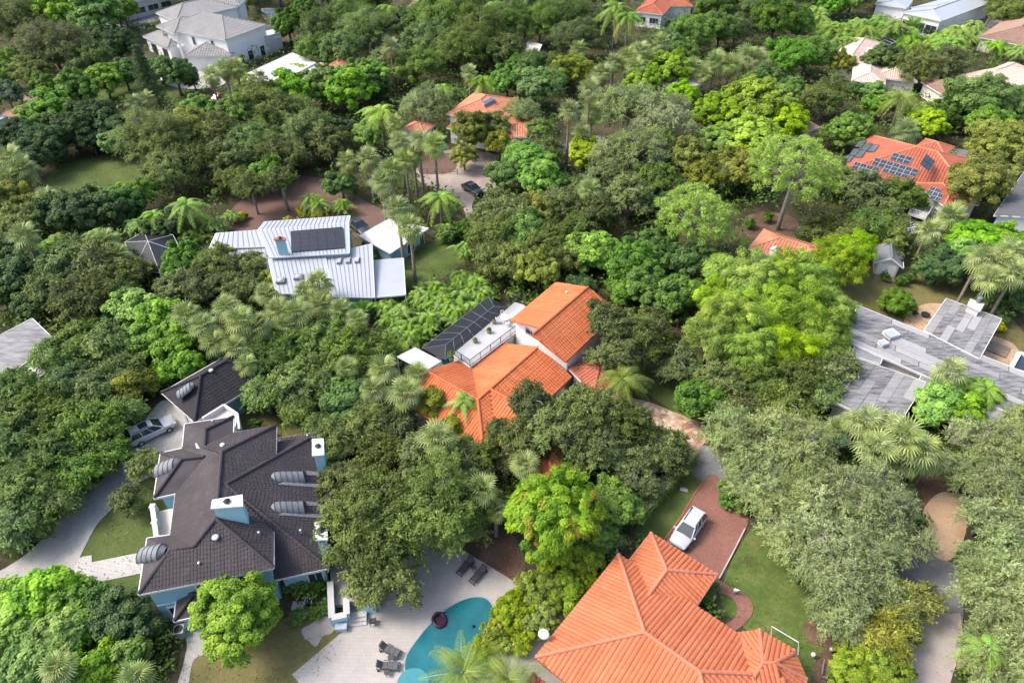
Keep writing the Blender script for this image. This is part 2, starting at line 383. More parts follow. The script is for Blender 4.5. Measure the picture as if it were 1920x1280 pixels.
surf('drive_flagstone_bed', [(1180, 745), (1220, 755), (1320, 795), (1330, 820), (1300, 855), (1240, 845), (1180, 800)], M['sand'], False)
bd = surf('drive_brick', [(1250, 1012), (1275, 975), (1300, 930), (1318, 905), (1330, 890), (1350, 900), (1352, 945), (1400, 965), (1395, 1000), (1370, 1045), (1345, 1090), (1300, 1110), (1255, 1060)], M['brickdrive'])
kerb(bd, [(1396, 992), (1372, 1040), (1348, 1085)]); kerb(bd, [(1247, 1010), (1275, 972), (1303, 925), (1320, 900)], mat=M['brickred'])
surf('path_brick', [(1338, 1085), (1360, 1095), (1398, 1115), (1412, 1140), (1400, 1165), (1365, 1190), (1345, 1180), (1375, 1160), (1382, 1140), (1370, 1120), (1335, 1105)], M['brickdrive'])
surf('drive_sandy_right', [(1730, 960), (1760, 925), (1800, 930), (1812, 975), (1805, 1015), (1780, 1050), (1750, 1040), (1745, 1000)], M['sand'])
surf('drive_bottom_right', [(1670, 1320), (1680, 1270), (1700, 1215), (1722, 1175), (1745, 1150), (1800, 1150), (1806, 1200), (1790, 1250), (1770, 1320)], M['pinegrav'], False)
surf('drive_upper_left', [(225, 150), (240, 120), (300, 110), (350, 120), (420, 150), (400, 165), (330, 165), (280, 140)], M['conc'])
surf('road_upper_left', [(35, 178), (110, 163), (150, 168), (120, 178), (40, 190)], M['beigedrive'])
surf('drive_solar_house', [(1770, 285), (1800, 280), (1830, 290), (1830, 310), (1795, 305)], M['asphalt'])
surf('drive_top_right', [(1730, 215), (1760, 200), (1790, 210), (1780, 235), (1745, 230)], M['beigedrive'])
surf('street_top_right', [(1800, 30), (1930, 50), (1930, 80), (1800, 60)], M['asphalt'])
surf('street_top_left', [(190, 40), (300, 20), (330, 30), (200, 60)], M['asphalt'])
for k, y in enumerate((0,)): pass

# flagstones: irregular slabs, each with its own edges
fl = bpy.data.objects['drive_flagstone_bed']
def inpoly(P, x, y):
    c = False; n = len(P)
    for i in range(n):
        x1, y1 = P[i][:2]; x2, y2 = P[(i + 1) % n][:2]
        if (y1 > y) != (y2 > y) and x < (x2 - x1) * (y - y1) / (y2 - y1) + x1: c = not c
    return c
def slabs(poly, step, rs, z, parent, mats, name, rot=.5):
    xs = [p[0] for p in poly]; ys = [p[1] for p in poly]; cx, cy = sum(xs) / len(xs), sum(ys) / len(ys)
    n = int(max(max(xs) - min(xs), max(ys) - min(ys)) / step) + 2; ca, sa = math.cos(rot), math.sin(rot)
    grid = {(i, j): (i * step + rs.uniform(-.3, .3) * step, j * step + rs.uniform(-.3, .3) * step) for i in range(-n, n + 1) for j in range(-n, n + 1)}
    k = 0; bms = [MB() for _ in mats]
    for i in range(-n, n):
        for j in range(-n, n):
            q = [grid[(i, j)], grid[(i + 1, j)], grid[(i + 1, j + 1)], grid[(i, j + 1)]]
            q = [(cx + a * ca - b * sa, cy + a * sa + b * ca) for a, b in q]
            mx, my = sum(a for a, b in q) / 4, sum(b for a, b in q) / 4
            if not all(inpoly(poly, *p) for p in q): continue
            q = [(mx + (a - mx) * .9, my + (b - my) * .9) for a, b in q]
            h = z + .025 + rs.uniform(0, .015); b = MB(); b.prism(q, z, h, bottom=False)
            o = b.build(name, rs.choice(mats), parent); k += 1
    return k
M['flag1'] = flat('peach_flagstone', (.52, .36, .26), .9, .2, 2); M['flag2'] = flat('cream_flagstone', (.60, .48, .38), .9, .2, 2); M['flag3'] = flat('rust_flagstone', (.38, .22, .15), .9, .2, 2)
fp = [tuple(G(x, y))[:2] for x, y in [(1180, 745), (1220, 755), (1320, 795), (1330, 820), (1300, 855), (1240, 845), (1180, 800)]]
NSL = slabs(fp, .62, random.Random(3), fl.data.vertices[-1].co.z, fl, [M['flag1'], M['flag1'], M['flag2'], M['flag3']], 'flagstone')

# ------------------------------------------------------------------ pool
POOLPX = [(757, 1262), (760, 1228), (790, 1185), (825, 1148), (862, 1125), (892, 1117), (915, 1122), (928, 1140), (935, 1170), (930, 1215), (915, 1260), (880, 1310), (800, 1330), (764, 1300)]
P = [(v.x, v.y) for v in smooth([(G(x, y).x, G(x, y).y) for x, y in POOLPX])]
m, nt, bs = newmat('pool_water'); co = worldco(nt)
a = noise(nt, co, .5, 3); nt.links.new(ramp(nt, a, [(.3, (.007, .100, .122)), (.7, (.014, .150, .172))]), bs.inputs['Base Color'])
bs.inputs['Roughness'].default_value = .04; bs.inputs['Specular IOR Level'].default_value = .5
bump(nt, bs, noise(nt, co, 2.6, 4), .35, .06); M['water'] = m
M['poolrim'] = flat('grey_pool_coping', (.30, .33, .35), .6, .1)
b = MB(); b.prism(P, .03, .112); ring = struct(b.build('pool_coping', M['poolrim']))
b = MB(); b.prism(inset(P, .16), .03, .119); struct(b.build('pool_water', M['water']))
M['step'] = flat('pale_blue_pool_step', (.06, .24, .27), .2, .1)
c = G(768, 1285); b = MB(); b.lathe((c.x + .25, c.y + .1, .05), [(1.3, 0), (1.3, .076)], 20); b.build('pool_step', M['step'], ring)
# ------------------------------------------------------------------ buildings
def plane_frame(pts):
    n = Vector((0, 0, 0)); k = len(pts)
    for i in range(k):
        a, b = pts[i], pts[(i + 1) % k]
        n += Vector(((a.y - b.y) * (a.z + b.z), (a.z - b.z) * (a.x + b.x), (a.x - b.x) * (a.y + b.y)))
    n.normalize()
    if n.z < 0: n = -n
    d = Vector((0, 0, -1)) + n * n.z
    d = Vector((1, 0, 0)) if d.length < 1e-3 else d.normalized()
    return n, d, d.cross(n).normalized()
def rows_of(pts, wd, org=None):
    """(u, s0, s1) strips running down the slope of a facet"""
    n, d, a = plane_frame(pts); o = org or pts[0]
    q = [((p - o).dot(a), (p - o).dot(d)) for p in pts]; us = [x for x, _ in q]; out = []
    u = math.floor(min(us) / wd) * wd + wd / 2
    while u < max(us):
        hit = []
        for i in range(len(q)):
            (u1, s1), (u2, s2) = q[i], q[(i + 1) % len(q)]
            if (u1 > u) != (u2 > u): hit.append(s1 + (s2 - s1) * (u - u1) / (u2 - u1))
        hit.sort()
        for i in range(0, len(hit) - 1, 2):
            if hit[i + 1] - hit[i] > .15: out.append((u, hit[i], hit[i + 1]))
        u += wd
    return o, n, d, a, out
TILE_COUNT = {}
def tiles(pts, parent, mat, wd=.40, course=.46, separate=True, rise=.10, rs=rnd, house='x'):
    if not separate and depth_of(pts[0]) > 95: course *= 2.2; wd *= 1.15
    """barrel tile rows, one object per row where rows can be told apart"""
    o, n, d, a, rws = rows_of(pts, wd); acc = MB()
    prof = [(-.5, 0), (-.3, .75), (0, 1), (.3, .75), (.5, 0)]
    for u, s0, s1 in rws:
        one = separate and TILE_COUNT.get(house, 0) < 296
        b = MB() if one else acc
        if one: TILE_COUNT[house] = TILE_COUNT.get(house, 0) + 1
        k = max(1, round((s1 - s0) / course)); L = (s1 - s0) / k; ju = rs.uniform(-.012, .012)
        for i in range(k):
            i0 = len(b.v); lift = rs.uniform(.028, .045)
            for e, s in ((0, s0 + i * L), (1, s0 + (i + 1) * L + .02)):
                for x, h in prof:
                    b.v.append(tuple(o + a * (u + ju + x * wd * .98) + d * s + n * (.015 + h * rise + e * lift)))
            for j in range(4): b.f.append([i0 + j, i0 + j + 1, i0 + 6 + j, i0 + 5 + j]); b.m.append(0)
            b.f.append([i0 + 5, i0 + 6, i0 + 7, i0 + 8, i0 + 9]); b.m.append(0)
        if one: b.build('tile_row', mat, parent)
    if acc.v:
        t = acc.build('tile_field', mat, parent); t['kind'] = 'stuff'
def caps(parent, lines, mat, r=.17):
    for a, c in lines:
        a, c = Vector(a), Vector(c); b = MB(); L = (c - a).length; n = max(1, int(L / .5))
        for i in range(n):
            p, q = a.lerp(c, i / n), a.lerp(c, min(1, (i + 1.08) / n))
            b.tube([p + Vector((0, 0, .06)), q + Vector((0, 0, .06))], [r * 1.08, r * .9], 8)
        b.build('ridge_cap', mat, parent)
def roof(house, V, facets, mat, trimmat=None, thick=.2, cap=None, caplines=(), name='roof', fas=.16, nofas=()):
    """one watertight roof slab from named corners; a fascia board runs round its open edges"""
    idx = {k: i for i, k in enumerate(V)}; vs = [V[k] for k in V]; nv = len(vs)
    F = []; edges = {}
    for f in facets:
        ids = [idx[k] for k in f]
        n = Vector((0, 0, 0))
        for i in range(len(ids)):
            p, q = vs[ids[i]], vs[ids[(i + 1) % len(ids)]]; n.z += (p.x - q.x) * (p.y + q.y)
        if n.z < 0: ids = ids[::-1]
        F.append(ids)
        for i in range(len(ids)): e = (ids[i], ids[(i + 1) % len(ids)]); edges[frozenset(e)] = edges.get(frozenset(e), []) + [e]
    b = MB(); b.v = [tuple(v) for v in vs] + [(v.x, v.y, v.z - thick) for v in vs]
    for ids in F: b.f.append(ids); b.m.append(0); b.f.append([i + nv for i in ids[::-1]]); b.m.append(1)
    open_e = [e[0] for e in edges.values() if len(e) == 1]
    for i, j in open_e: b.f.append([i, i + nv, j + nv, j]); b.m.append(1)
    r = b.build(name, [mat, trimmat or M['trim']], house)
    if trimmat is not False:
        fb = MB()
        names = list(V)
        for i, j in open_e:
            if frozenset((names[i], names[j])) in nofas: continue
            p, q = vs[i], vs[j]; dd = (q - p); dd.z = 0
            if dd.length < .05: continue
            nrm = Vector((dd.y, -dd.x, 0)).normalized() * .04
            kz = -.08 + .003 * (len(fb.f) // 6 % 5); fb.bar(p + nrm + Vector((0, 0, kz)), q + nrm + Vector((0, 0, kz)), .09, fas + .06)
        fb.build('fascia', trimmat or M['trim'], house)
    if caplines: caps(r, [(V[x], V[y]) for x, y in caplines], cap or mat)
    return r
def walls(house, outline, mat, d=.45, drop=.18, z0=0.0, name='wall'):
    P = inset([(p.x, p.y) for p in outline], d)
    b = MB(); b.prism([(p.x, p.y) for p in P], z0, [p.z - drop for p in outline]); return b.build(name, mat, house)
def window(house, c, az, wd, ht, frame=None, pane=None, proud=.05, bars=1):
    """frame and pane set on a wall whose outward normal points along az"""
    c = Vector(c); nrm = Vector((math.cos(az), math.sin(az), 0)); t = Vector((-nrm.y, nrm.x, 0)); b = MB(); z = Vector((0, 0, 1)); f = .09
    for s in (-1, 1):
        b.bar(c + t * s * (wd / 2) - z * (ht / 2 + f), c + t * s * (wd / 2) + z * (ht / 2 + f), f * 1.3, .16, up=nrm)
        b.bar(c + z * s * (ht / 2) - t * wd / 2, c + z * s * (ht / 2) + t * wd / 2, .16, f * 1.3)
    for k in range(bars): x = (k + 1) / (bars + 1) - .5; b.bar(c + t * wd * x - z * ht / 2, c + t * wd * x + z * ht / 2, .05, .1, up=nrm)
    wn = b.build('window', frame or M['trim'], house)
    g = MB(); g.box(c + nrm * .01, (.05, wd, ht), az); g.build('pane', pane or M['glass'], wn)
    return wn
def wallwin(house, A, B, t, z, wd, ht, side=1, d=.45, **k):
    """window on the wall under eave edge A-B at fraction t, height z"""
    A, B = Vector((A[0], A[1], 0)), Vector((B[0], B[1], 0)); dr = (B - A).normalized(); nrm = Vector((dr.y, -dr.x, 0)) * side
    c = A.lerp(B, t) - nrm * (d - .03) + Vector((0, 0, z))
    return window(house, c, math.atan2(nrm.y, nrm.x), wd, ht, **k)
def hipverts(A, B, wv, z, pitch=.42, g0=False, g1=False):
    A, B = Vector((A[0], A[1], z)), Vector((B[0], B[1], z)); u = (B - A); L = u.length; u.normalize(); n = Vector((-u.y, u.x, 0)) * (1 if wv > 0 else -1); wd = abs(wv)
    V = {'a': A, 'b': B, 'c': B + n * wd, 'd': A + n * wd}; up = Vector((0, 0, 1))
    if L >= wd:
        h = wd / 2
        V['r'] = A + n * h + u * (0 if g0 else h) + up * h * pitch; V['s'] = B + n * h - u * (0 if g1 else h) + up * h * pitch
        F = [('a', 'b', 's', 'r'), ('c', 'd', 'r', 's')] + ([] if g1 else [('b', 'c', 's')]) + ([] if g0 else [('d', 'a', 'r')])
        C = [('r', 's')] + ([] if g0 else [('a', 'r'), ('d', 'r')]) + ([] if g1 else [('b', 's'), ('c', 's')])
    else:
        h = L / 2
        V['r'] = A + u * h + n * (0 if g0 else h) + up * h * pitch; V['s'] = V['d'] + u * h - n * (0 if g1 else h) + up * h * pitch
        F = [('b', 'c', 's', 'r'), ('d', 'a', 'r', 's')] + ([] if g1 else [('c', 'd', 's')]) + ([] if g0 else [('a', 'b', 'r')])
        C = [('r', 's')] + ([] if g0 else [('a', 'r'), ('b', 'r')]) + ([] if g1 else [('c', 's'), ('d', 's')])
    return V, F, C
def hipblock(house, A, B, wv, z, mat, wallmat, pitch=.42, g0=False, g1=False, tile=None, sep=False, cap=None, key='x', z0=0.0, course=.46, over=.45, trim=None):
    V, F, C = hipverts(A, B, wv, z, pitch, g0, g1)
    r = roof(house, V, F, mat, cap=cap, caplines=C, trimmat=trim)
    if tile:
        for f in F: tiles([V[k] for k in f], r, mat, tile, course, sep, .1, rnd, key)
    if wallmat:
        walls(house, [V[k] for k in 'abcd'], wallmat, over, z0=z0)
        gb = MB()
        if (g0 or g1):
            L = (V['b'] - V['a']).length >= abs(wv)
            for g, e0, e1, rr in ((g0, 'a', 'd' if L else 'b', 'r'), (g1, 'b' if L else 'c', 'c' if L else 'd', 's')):
                if not g: continue
                ins = (V['s'] - V['r']).normalized() * (over if rr == 'r' else -over)
                gb.face([V[e0] + ins - Vector((0, 0, .2)), V[e1] + ins - Vector((0, 0, .2)), V[rr] + ins - Vector((0, 0, .2))])
            gb.build('gable', wallmat, house)
    return V, r
def PX(d, zs=None): return {k: G(v[0], v[1], v[2]) for k, v in d.items()}
M['darkseam'] = flat('dark_grey_seam', (.075, .08, .09), .6, .1)
def barrel(house, a, b, r, mat, name='dormer', segs=5, facez=None):
    """half-round metal dormer running from its open face a back to b"""
    a, b = Vector(a), Vector(b); d = (b - a).normalized(); d.z = 0; d.normalize(); x = Vector((-d.y, d.x, 0)); bmh = MB(); N = 10; L = (b - a).length
    ring = []
    for k in range(segs + 1):
        t = k / segs; c = a.lerp(b, t); rr = r * (1 if t < .7 else math.sqrt(max(.02, 1 - ((t - .7) / .33) ** 2)))
        ring.append([c + x * math.cos(math.pi * j / N) * rr + Vector((0, 0, math.sin(math.pi * j / N) * rr * 1.05)) for j in range(N + 1)])
    for k in range(segs):
        for j in range(N): bmh.face([ring[k][j], ring[k][j + 1], ring[k + 1][j + 1], ring[k + 1][j]])
    o = bmh.build(name, mat, house, smooth=False)
    for k in range(segs):
        s = MB(); s.tube([v + Vector((0, 0, .015)) for v in ring[k]], .035, 5, cap=False); s.build('seam', M['darkseam'], o)
    f = MB(); f.face([p + d * .06 for p in ring[0]]); f.build('pane', M['glass'], o)
    return o
def vent(house, p, r=.22, h=.3, mat=None, name='vent'):
    b = MB(); b.lathe(p, [(r * .6, -.2), (r * .6, h * .4), (r, h * .45), (r * .95, h * .8), (r * .5, h)], 12); return b.build(name, mat or M['trim'], house, True)
def base_of(*pts):
    c = sum((Vector(p) for p in pts), Vector((0, 0, 0))) / len(pts); c.z = 0; return c
def onplane(quad, px, py, lift=0.0):
    n, d_, a_ = plane_frame(quad); c0 = Vector((0, 0, CAMH)); dr = (G(px, py, 0) - c0); t = (quad[0] - c0).dot(n) / dr.dot(n); return c0 + dr * t + n * lift
HOUSEPOLY = []
def footprint(pts, d=-.3): HOUSEPOLY.append([(p.x, p.y) for p in inset([(p.x, p.y) for p in pts], d)])

# ---------- blue house with dark tiled roof
E_, L_ = 5.5, 3.1
M['darktile'] = tilemat('dark_brown_shingle', (.052, .044, .047), (.070, .059, .063), dirt=(.13, .12, .12), amount=.4)
M['darktile2'] = tilemat('dark_charcoal_shingle', (.028, .025, .029), (.038, .034, .039), dirt=(.08, .08, .085))
A = PX({'e1': (260, 1113.7, E_), 'e2': (276.2, 1008.7, E_), 'e3': (320, 1002.5, E_), 'e4': (330, 925, E_), 'e5': (288.7, 933.7, E_), 'e6': (301.2, 848.9, E_), 'e7': (342.3, 840.4, E_),
        'e8': (346.5, 795, E_), 'e9': (438.3, 780.9, E_), 'e10': (437.3, 811, E_), 'e11': (518, 797.8, E_), 'e12': (516.8, 852, E_), 'e18': (512.5, 997, E_), 'e17': (512.5, 1063.7, E_),
        'P': (423.7, 908.7, 7.5), 'm1': (416, 848, 7.75), 'm2': (405, 972.5, 7.75), 'u1': (385.6, 806, 6.3), 'u2': (383.5, 838.3, 6.5), 'w1': (341.3, 860.5, 6.95), 'w1b': (383.5, 856, 6.95), 'w2': (320, 1031, 6.75), 'w2b': (365, 1023.7, 6.85)})
hA = thing('mansion', 'pale blue house with a dark brown hipped roof and white chimneys', 'house', base_of(A['e1'], A['e11']))
rA = roof(hA, A, [('e1', 'e2', 'w2'), ('e2', 'e3', 'w2b', 'w2'), ('e1', 'w2', 'w2b', 'm2', 'e17'), ('e3', 'e4', 'w1b', 'm1', 'm2', 'w2b'), ('e4', 'e5', 'w1', 'w1b'), ('e5', 'e6', 'w1'), ('e6', 'e7', 'w1b', 'w1'),
          ('e7', 'e8', 'u1', 'u2', 'm1', 'w1b'), ('e8', 'e9', 'u1'), ('e9', 'e10', 'u2', 'u1'), ('e10', 'e11', 'm1', 'u2'), ('e11', 'e12', 'P', 'm1'), ('m1', 'P', 'm2'), ('P', 'e18', 'e17', 'm2')], M['darktile'],
          caplines=[('m1', 'm2'), ('m2', 'e17'), ('m2', 'w2b'), ('w2b', 'w2'), ('w2', 'e1'), ('w1', 'w1b'), ('w1', 'e6'), ('w1', 'e5'), ('m1', 'e11'), ('u1', 'u2'), ('u1', 'e9'), ('m1', 'u2')], cap=M['darktile'], nofas={frozenset(('P', 'e12')), frozenset(('P', 'e18'))})
for f in [('e1', 'w2', 'w2b', 'm2', 'e17'), ('e3', 'e4', 'w1b', 'm1', 'm2', 'w2b'), ('e11', 'e12', 'P', 'm1'), ('P', 'e18', 'e17', 'm2'), ('e10', 'e11', 'm1', 'u2'), ('e7', 'e8', 'u1', 'u2', 'm1', 'w1b')]:
    tiles([A[k] for k in f], rA, M['darktile'], .27, .36, False, .024)
outA = ['e1', 'e2', 'e3', 'e4', 'e5', 'e6', 'e7', 'e8', 'e9', 'e10', 'e11', 'e12', 'e18', 'e17']
walls(hA, [A[k] for k in outA], M['blue']); footprint([A[k] for k in outA])
AR = PX({'a': (520.6, 822.5, L_), 'b': (604, 808.8, L_), 'c': (616, 1064, L_), 'd': (516, 1086, L_), 'p': (422.5, 908.7, 7.52)})
rR = roof(hA, AR, [('a', 'b', 'p'), ('b', 'c', 'p'), ('c', 'd', 'p')], M['darktile'], caplines=[('b', 'p'), ('c', 'p')], name='wing_roof', nofas={frozenset(('a', 'p')), frozenset(('d', 'p'))})
for f in [('b', 'c', 'p'), ('c', 'd', 'p'), ('a', 'b', 'p')]: tiles([AR[k] for k in f], rR, M['darktile'], .27, .36, False, .024)
wp = [AR['a'], AR['b'], AR['c'], AR['d']]; walls(hA, wp, M['blue']); footprint(wp)
rq_ = [AR['b'], AR['c'], AR['p']]
M['pebble'] = groundmat('grey_pebble_flashing', [(.3, (.12, .12, .125)), (.55, (.22, .22, .23)), (.75, (.33, .33, .34))], 3, 9, .5)
for yc in (896, 953):
    f0, f1 = onplane(rq_, 572, yc, -.1), onplane(rq_, 507, yc - 3, -.25); barrel(hA, f0, f1 + Vector((0, 0, -.15)), .74, M['metalgrey'], segs=6)
    for pts in (((574, yc - 13), (607, yc - 9), (607, yc - 3), (574, yc - 5)), ((520, yc + 13), (607, yc + 19), (607, yc + 12), (530, yc + 8))):
        q4 = [onplane(rq_, x, y, .10) for x, y in pts]; mm = MB(); mm.face(q4); mm.face([v - Vector((0, 0, .06)) for v in q4][::-1])
        for i in range(4): mm.face([q4[i], q4[i] - Vector((0, 0, .06)), q4[(i + 1) % 4] - Vector((0, 0, .06)), q4[(i + 1) % 4]])
        mm.build('pebble_flashing', M['pebble'], hA)
barrel(hA, G(295, 885, 5.35), G(338, 868, 6.55), .78, M['metalgrey']); barrel(hA, G(266, 1042, 5.35), G(312, 1034, 6.4), .78, M['metalgrey'])
def chimney(house, q, z0, z1, mat, capmat, pot=True, name='chimney'):
    Pq = [(G(x, y, z1).x, G(x, y, z1).y) for x, y in q]; ins = inset(Pq, .14)
    b = MB(); b.prism([(p.x, p.y) for p in ins], z0, z1 - .12); c = b.build(name, mat, house)
    b = MB(); b.prism(Pq, z1 - .12, z1 + .06); b.build('chimney_cap', capmat, c)
    if pot:
        cx = sum(p[0] for p in Pq) / len(Pq); cy = sum(p[1] for p in Pq) / len(Pq)
        b = MB(); b.lathe((cx, cy, z1 + .06), [(.17, 0), (.17, .14), (.3, .16), (.05, .34)], 10); b.build('chimney_pot', M['darkmetal'], c)
    return c
chimney(hA, [(395, 954), (398, 937), (455, 927), (456, 949)], 6.2, 9.2, M['aqua'], M['trim'])
chimney(hA, [(585, 823), (607, 822), (608, 853), (585, 855)], 3.0, 6.0, M['aqua'], M['trim'])
chimney(hA, [(590, 980), (613, 974), (615, 1012), (591, 1013)], 3.0, 6.0, M['aqua'], M['trim'])
for x, y, z, r in ((405, 1009, 7.05, .3), (418, 836, 7.0, .25), (374, 1057, 6.2, .12), (486, 1000, 6.2, .12), (564, 996, 4.6, .12), (525, 828, 3.6, .14), (577, 818, 3.5, .12), (399, 791, 5.9, .1)): vent(hA, G(x, y, z), r)
e1, e17, e2 = A['e1'], A['e17'], A['e2']
b = MB(); cc = Vector((e1.x, e1.y, 0)).lerp(Vector((e17.x, e17.y, 0)), .42); dr = (e17 - e1); dr.z = 0; dr.normalize(); nn = Vector((dr.y, -dr.x, 0)); cc -= nn * .43; cc.z = 4.3
for j in range(16):
    a0, a1 = 2 * math.pi * j / 16, 2 * math.pi * (j + 1) / 16
    b.bar(cc + dr * .42 * math.cos(a0) + Vector((0, 0, .42 * math.sin(a0))), cc + dr * .42 * math.cos(a1) + Vector((0, 0, .42 * math.sin(a1))), .16, .16)
wn = b.build('round_window', M['trim'], hA); g = MB(); g.face([cc + nn * .04 + dr * .4 * math.cos(2 * math.pi * j / 16) + Vector((0, 0, .4 * math.sin(2 * math.pi * j / 16))) for j in range(16)]); g.build('pane', M['glass'], wn)
b = MB(); p0 = Vector((e1.x, e1.y, 2.7)) - nn * .42 + dr * .5; b.bar(p0, p0 + dr * 9.5, .08, .16); b.build('belt_course', M['aqua'], hA)
for t in (.15, .62, .85): wallwin(hA, e1, e17, t, 1.5, .9, 1.4)
for t in (.7,): wallwin(hA, AR['d'], AR['c'], t, 1.5, 1.3, 1.5)
for t in (.25, .75): wallwin(hA, A['e2'], A['e1'], t, 4.1, .8, 1.3); wallwin(hA, A['e6'], A['e5'], t, 4.1, .8, 1.3)
for t in (.3, .7): wallwin(hA, A['e4'], A['e3'], t, 4.1, 1.0, 2.0)
# recessed entrance balcony
q = [G(x, y, 3.2) for x, y in ((292, 960), (338, 948), (322, 1018), (300, 1020))]
b = MB(); b.prism([(p.x, p.y) for p in q], 2.95, 3.2); bal = b.build('balcony', M['cream'], hA)
b = MB(); b.bar(q[0] + Vector((0, 0, .45)), q[3] + Vector((0, 0, .45)), .3, .9); b.bar(q[0] + Vector((0, 0, .96)), q[3] + Vector((0, 0, .96)), .42, .12)
for p in (q[0], q[3], q[0].lerp(q[3], .5)): b.box(p + Vector((0, 0, .5)), (.5, .5, 1.1))
b.build('parapet', M['white'], bal)
for p in (q[0], q[3]): bb = MB(); bb.lathe(p, [(.25, -3.1), (.22, -2.9), (.2, -.2), (.27, 0)], 12); bb.build('column', M['white'], hA)
# side porch
Vp, rp = hipblock(hA, G(326, 1164, 2.9), G(470, 1132, 2.9), 3.2, 2.9, M['darktile'], M['blue'], .45)
p = G(462, 1178, 0)
# connecting wall and stair between house and garage
cw = [G(x, y, 3.2) for x, y in ((381, 787), (420, 760), (447, 778), (450, 810), (440, 812), (438, 780))]
b = MB(); b.prism([(p.x, p.y) for p in [G(381, 787, 3), G(421, 762, 3), G(446, 779, 3), G(441, 800, 3), G(395, 806, 3)]], 0, 3.0); b.build('terrace', M['cream'], hA)
b = MB()
for (x0, y0), (x1, y1) in (((381, 787), (421, 762)), ((421, 762), (446, 779)), ((446, 779), (450, 808))): kz = 3.35 + .004 * (len(b.f) // 6); b.bar(G(x0, y0, kz), G(x1, y1, kz), .25, .7)
b.build('parapet', M['white'], hA)

# ---------- garage of the blue house
z = 3.2; F0 = G(365.5, 790.8, z); L0 = G(300, 745, z); Rr = G(478, 722, z)
dv = (Rr - F0); wl = (L0 - F0).length
hG = thing('garage', 'dark roofed garage with a half round dormer behind the white car', 'garage', base_of(F0, L0, Rr))
Vg, rg = hipblock(hG, F0, F0 + dv.normalized() * 10.2, 7.0, z, M['darktile2'], M['blue'], .62)
for f in (('a', 'b', 's', 'r'), ('d', 'a', 'r')): tiles([Vg[k] for k in f], rg, M['darktile2'], .27, .36, False, .024)
footprint([Vg[k] for k in 'abcd'])
barrel(hG, G(334, 744, 4.0), G(364, 722, 5.2), .62, M['metalgrey']); vent(hG, G(396, 696, 5.3), .28)
b = MB(); a_, d_ = Vg['a'], Vg['d']
for t in (.28, .72):
    c = Vector((a_.x, a_.y, 1.2)).lerp(Vector((d_.x, d_.y, 1.2)), t); dr = (d_ - a_).normalized(); nn = Vector((-dr.y, dr.x, 0))
    if nn.dot(Vg['b'] - a_) > 0: nn = -nn
    b = MB(); b.box(c - nn * .42, (.1, 2.5, 2.2), math.atan2(nn.y, nn.x)); b.build('garage_door', M['trim'], hG)

# ---------- orange tiled house at the bottom
z = 3.1; a = G(1003.9, 1231.7, z); bb_ = G(1159.4, 1039, z); c_ = G(1378, 1184.7, z)
ux = (c_ - bb_).normalized(); uy = (a - bb_).normalized(); uy = (uy - ux * uy.dot(ux)).normalized()
Wd = (a - bb_).length; h = Wd / 2; pt = .41
def Q(s, t, hh=0.0): return bb_ + ux * s + uy * t + Vector((0, 0, hh))
Lc = (c_ - bb_).length
B_ = {'b': Q(0, 0), 'a': Q(0, Wd), 'r': Q(h, h, h * pt), 'r2': Q(h + 8.2, h, h * pt), 'f': Q(Lc + 7.5, 0), 'e': Q(h + 8.2 - h + .2, Wd), 'k': Q(Lc + 7.5, h + 8.2)}
hB = thing('tiled_house', 'hip roofed house with orange barrel tiles beside the white car and brick drive', 'house', base_of(a, bb_, c_))
rB = roof(hB, {'b': B_['b'], 'a': B_['a'], 'r': B_['r'], 's': Q(Lc + 5.5 - h, h, h * pt), 'f': Q(Lc + 5.5, 0), 'g': Q(Lc + 5.5, Wd)}, [('a', 'b', 'r'), ('b', 'f', 's', 'r'), ('r', 's', 'g', 'a'), ('f', 'g', 's')], M['orange'], trimmat=M['brickred'],
          caplines=[('a', 'r'), ('b', 'r'), ('r', 's'), ('s', 'f'), ('s', 'g')], cap=M['cap'])
tv = {'b': Q(0, 0), 'a': Q(0, Wd), 'r': Q(h, h, h * pt), 's': Q(Lc + 5.5 - h, h, h * pt), 'f': Q(Lc + 5.5, 0), 'g': Q(Lc + 5.5, Wd)}
for f in (('a', 'b', 'r'), ('b', 'f', 's', 'r'), ('r', 's', 'g', 'a'), ('f', 'g', 's')): tiles([tv[k] for k in f], rB, M['orange'], .37, .42, True, .075, rnd, 'B')
walls(hB, [tv[k] for k in 'abfg'], M['cream']); footprint([tv[k] for k in 'abfg'])
# annex over the garage
z2 = 2.55; t0 = G(1220.4, 999.1, z2); t1 = G(1344, 1077, z2)
Vx, rx = hipblock(hB, t0, t1, -10.0, z2, M['orange'], M['cream'], .42, cap=M['cap'], tile=.40, sep=True, key='B')
footprint([Vx[k] for k in 'abcd'])
# octagonal bay
oc = [G(x, y, 2.95) for x, y in ((1424, 1181), (1490, 1223), (1511.5, 1272.5))]
ctr = (G(1424, 1181, 2.95) + G(1511.5, 1272.5, 2.95)) / 2; o0, o1, o2 = oc
cen = G(1441, 1243, 4.35)
V8 = {'p0': G(1382, 1187, 2.95), 'p1': o0, 'p2': o1, 'p3': o2, 'p4': G(1500, 1345, 2.95), 'p5': G(1420, 1330, 2.95), 'x': G(1431, 1243, 4.45), 'y': G(1452.4, 1243, 4.45), 'v': G(1414, 1268, 4.6)}
r8 = roof(hB, V8, [('p0', 'p1', 'x'), ('p1', 'p2', 'y', 'x'), ('p2', 'p3', 'y'), ('p3', 'p4', 'y'), ('p4', 'p5', 'v', 'x', 'y'), ('p0', 'x', 'v')], M['orange'], name='bay_roof', trimmat=M['brickred'], caplines=[('p1', 'x'), ('p2', 'y'), ('p3', 'y'), ('x', 'y'), ('x', 'v')], cap=M['cap'])
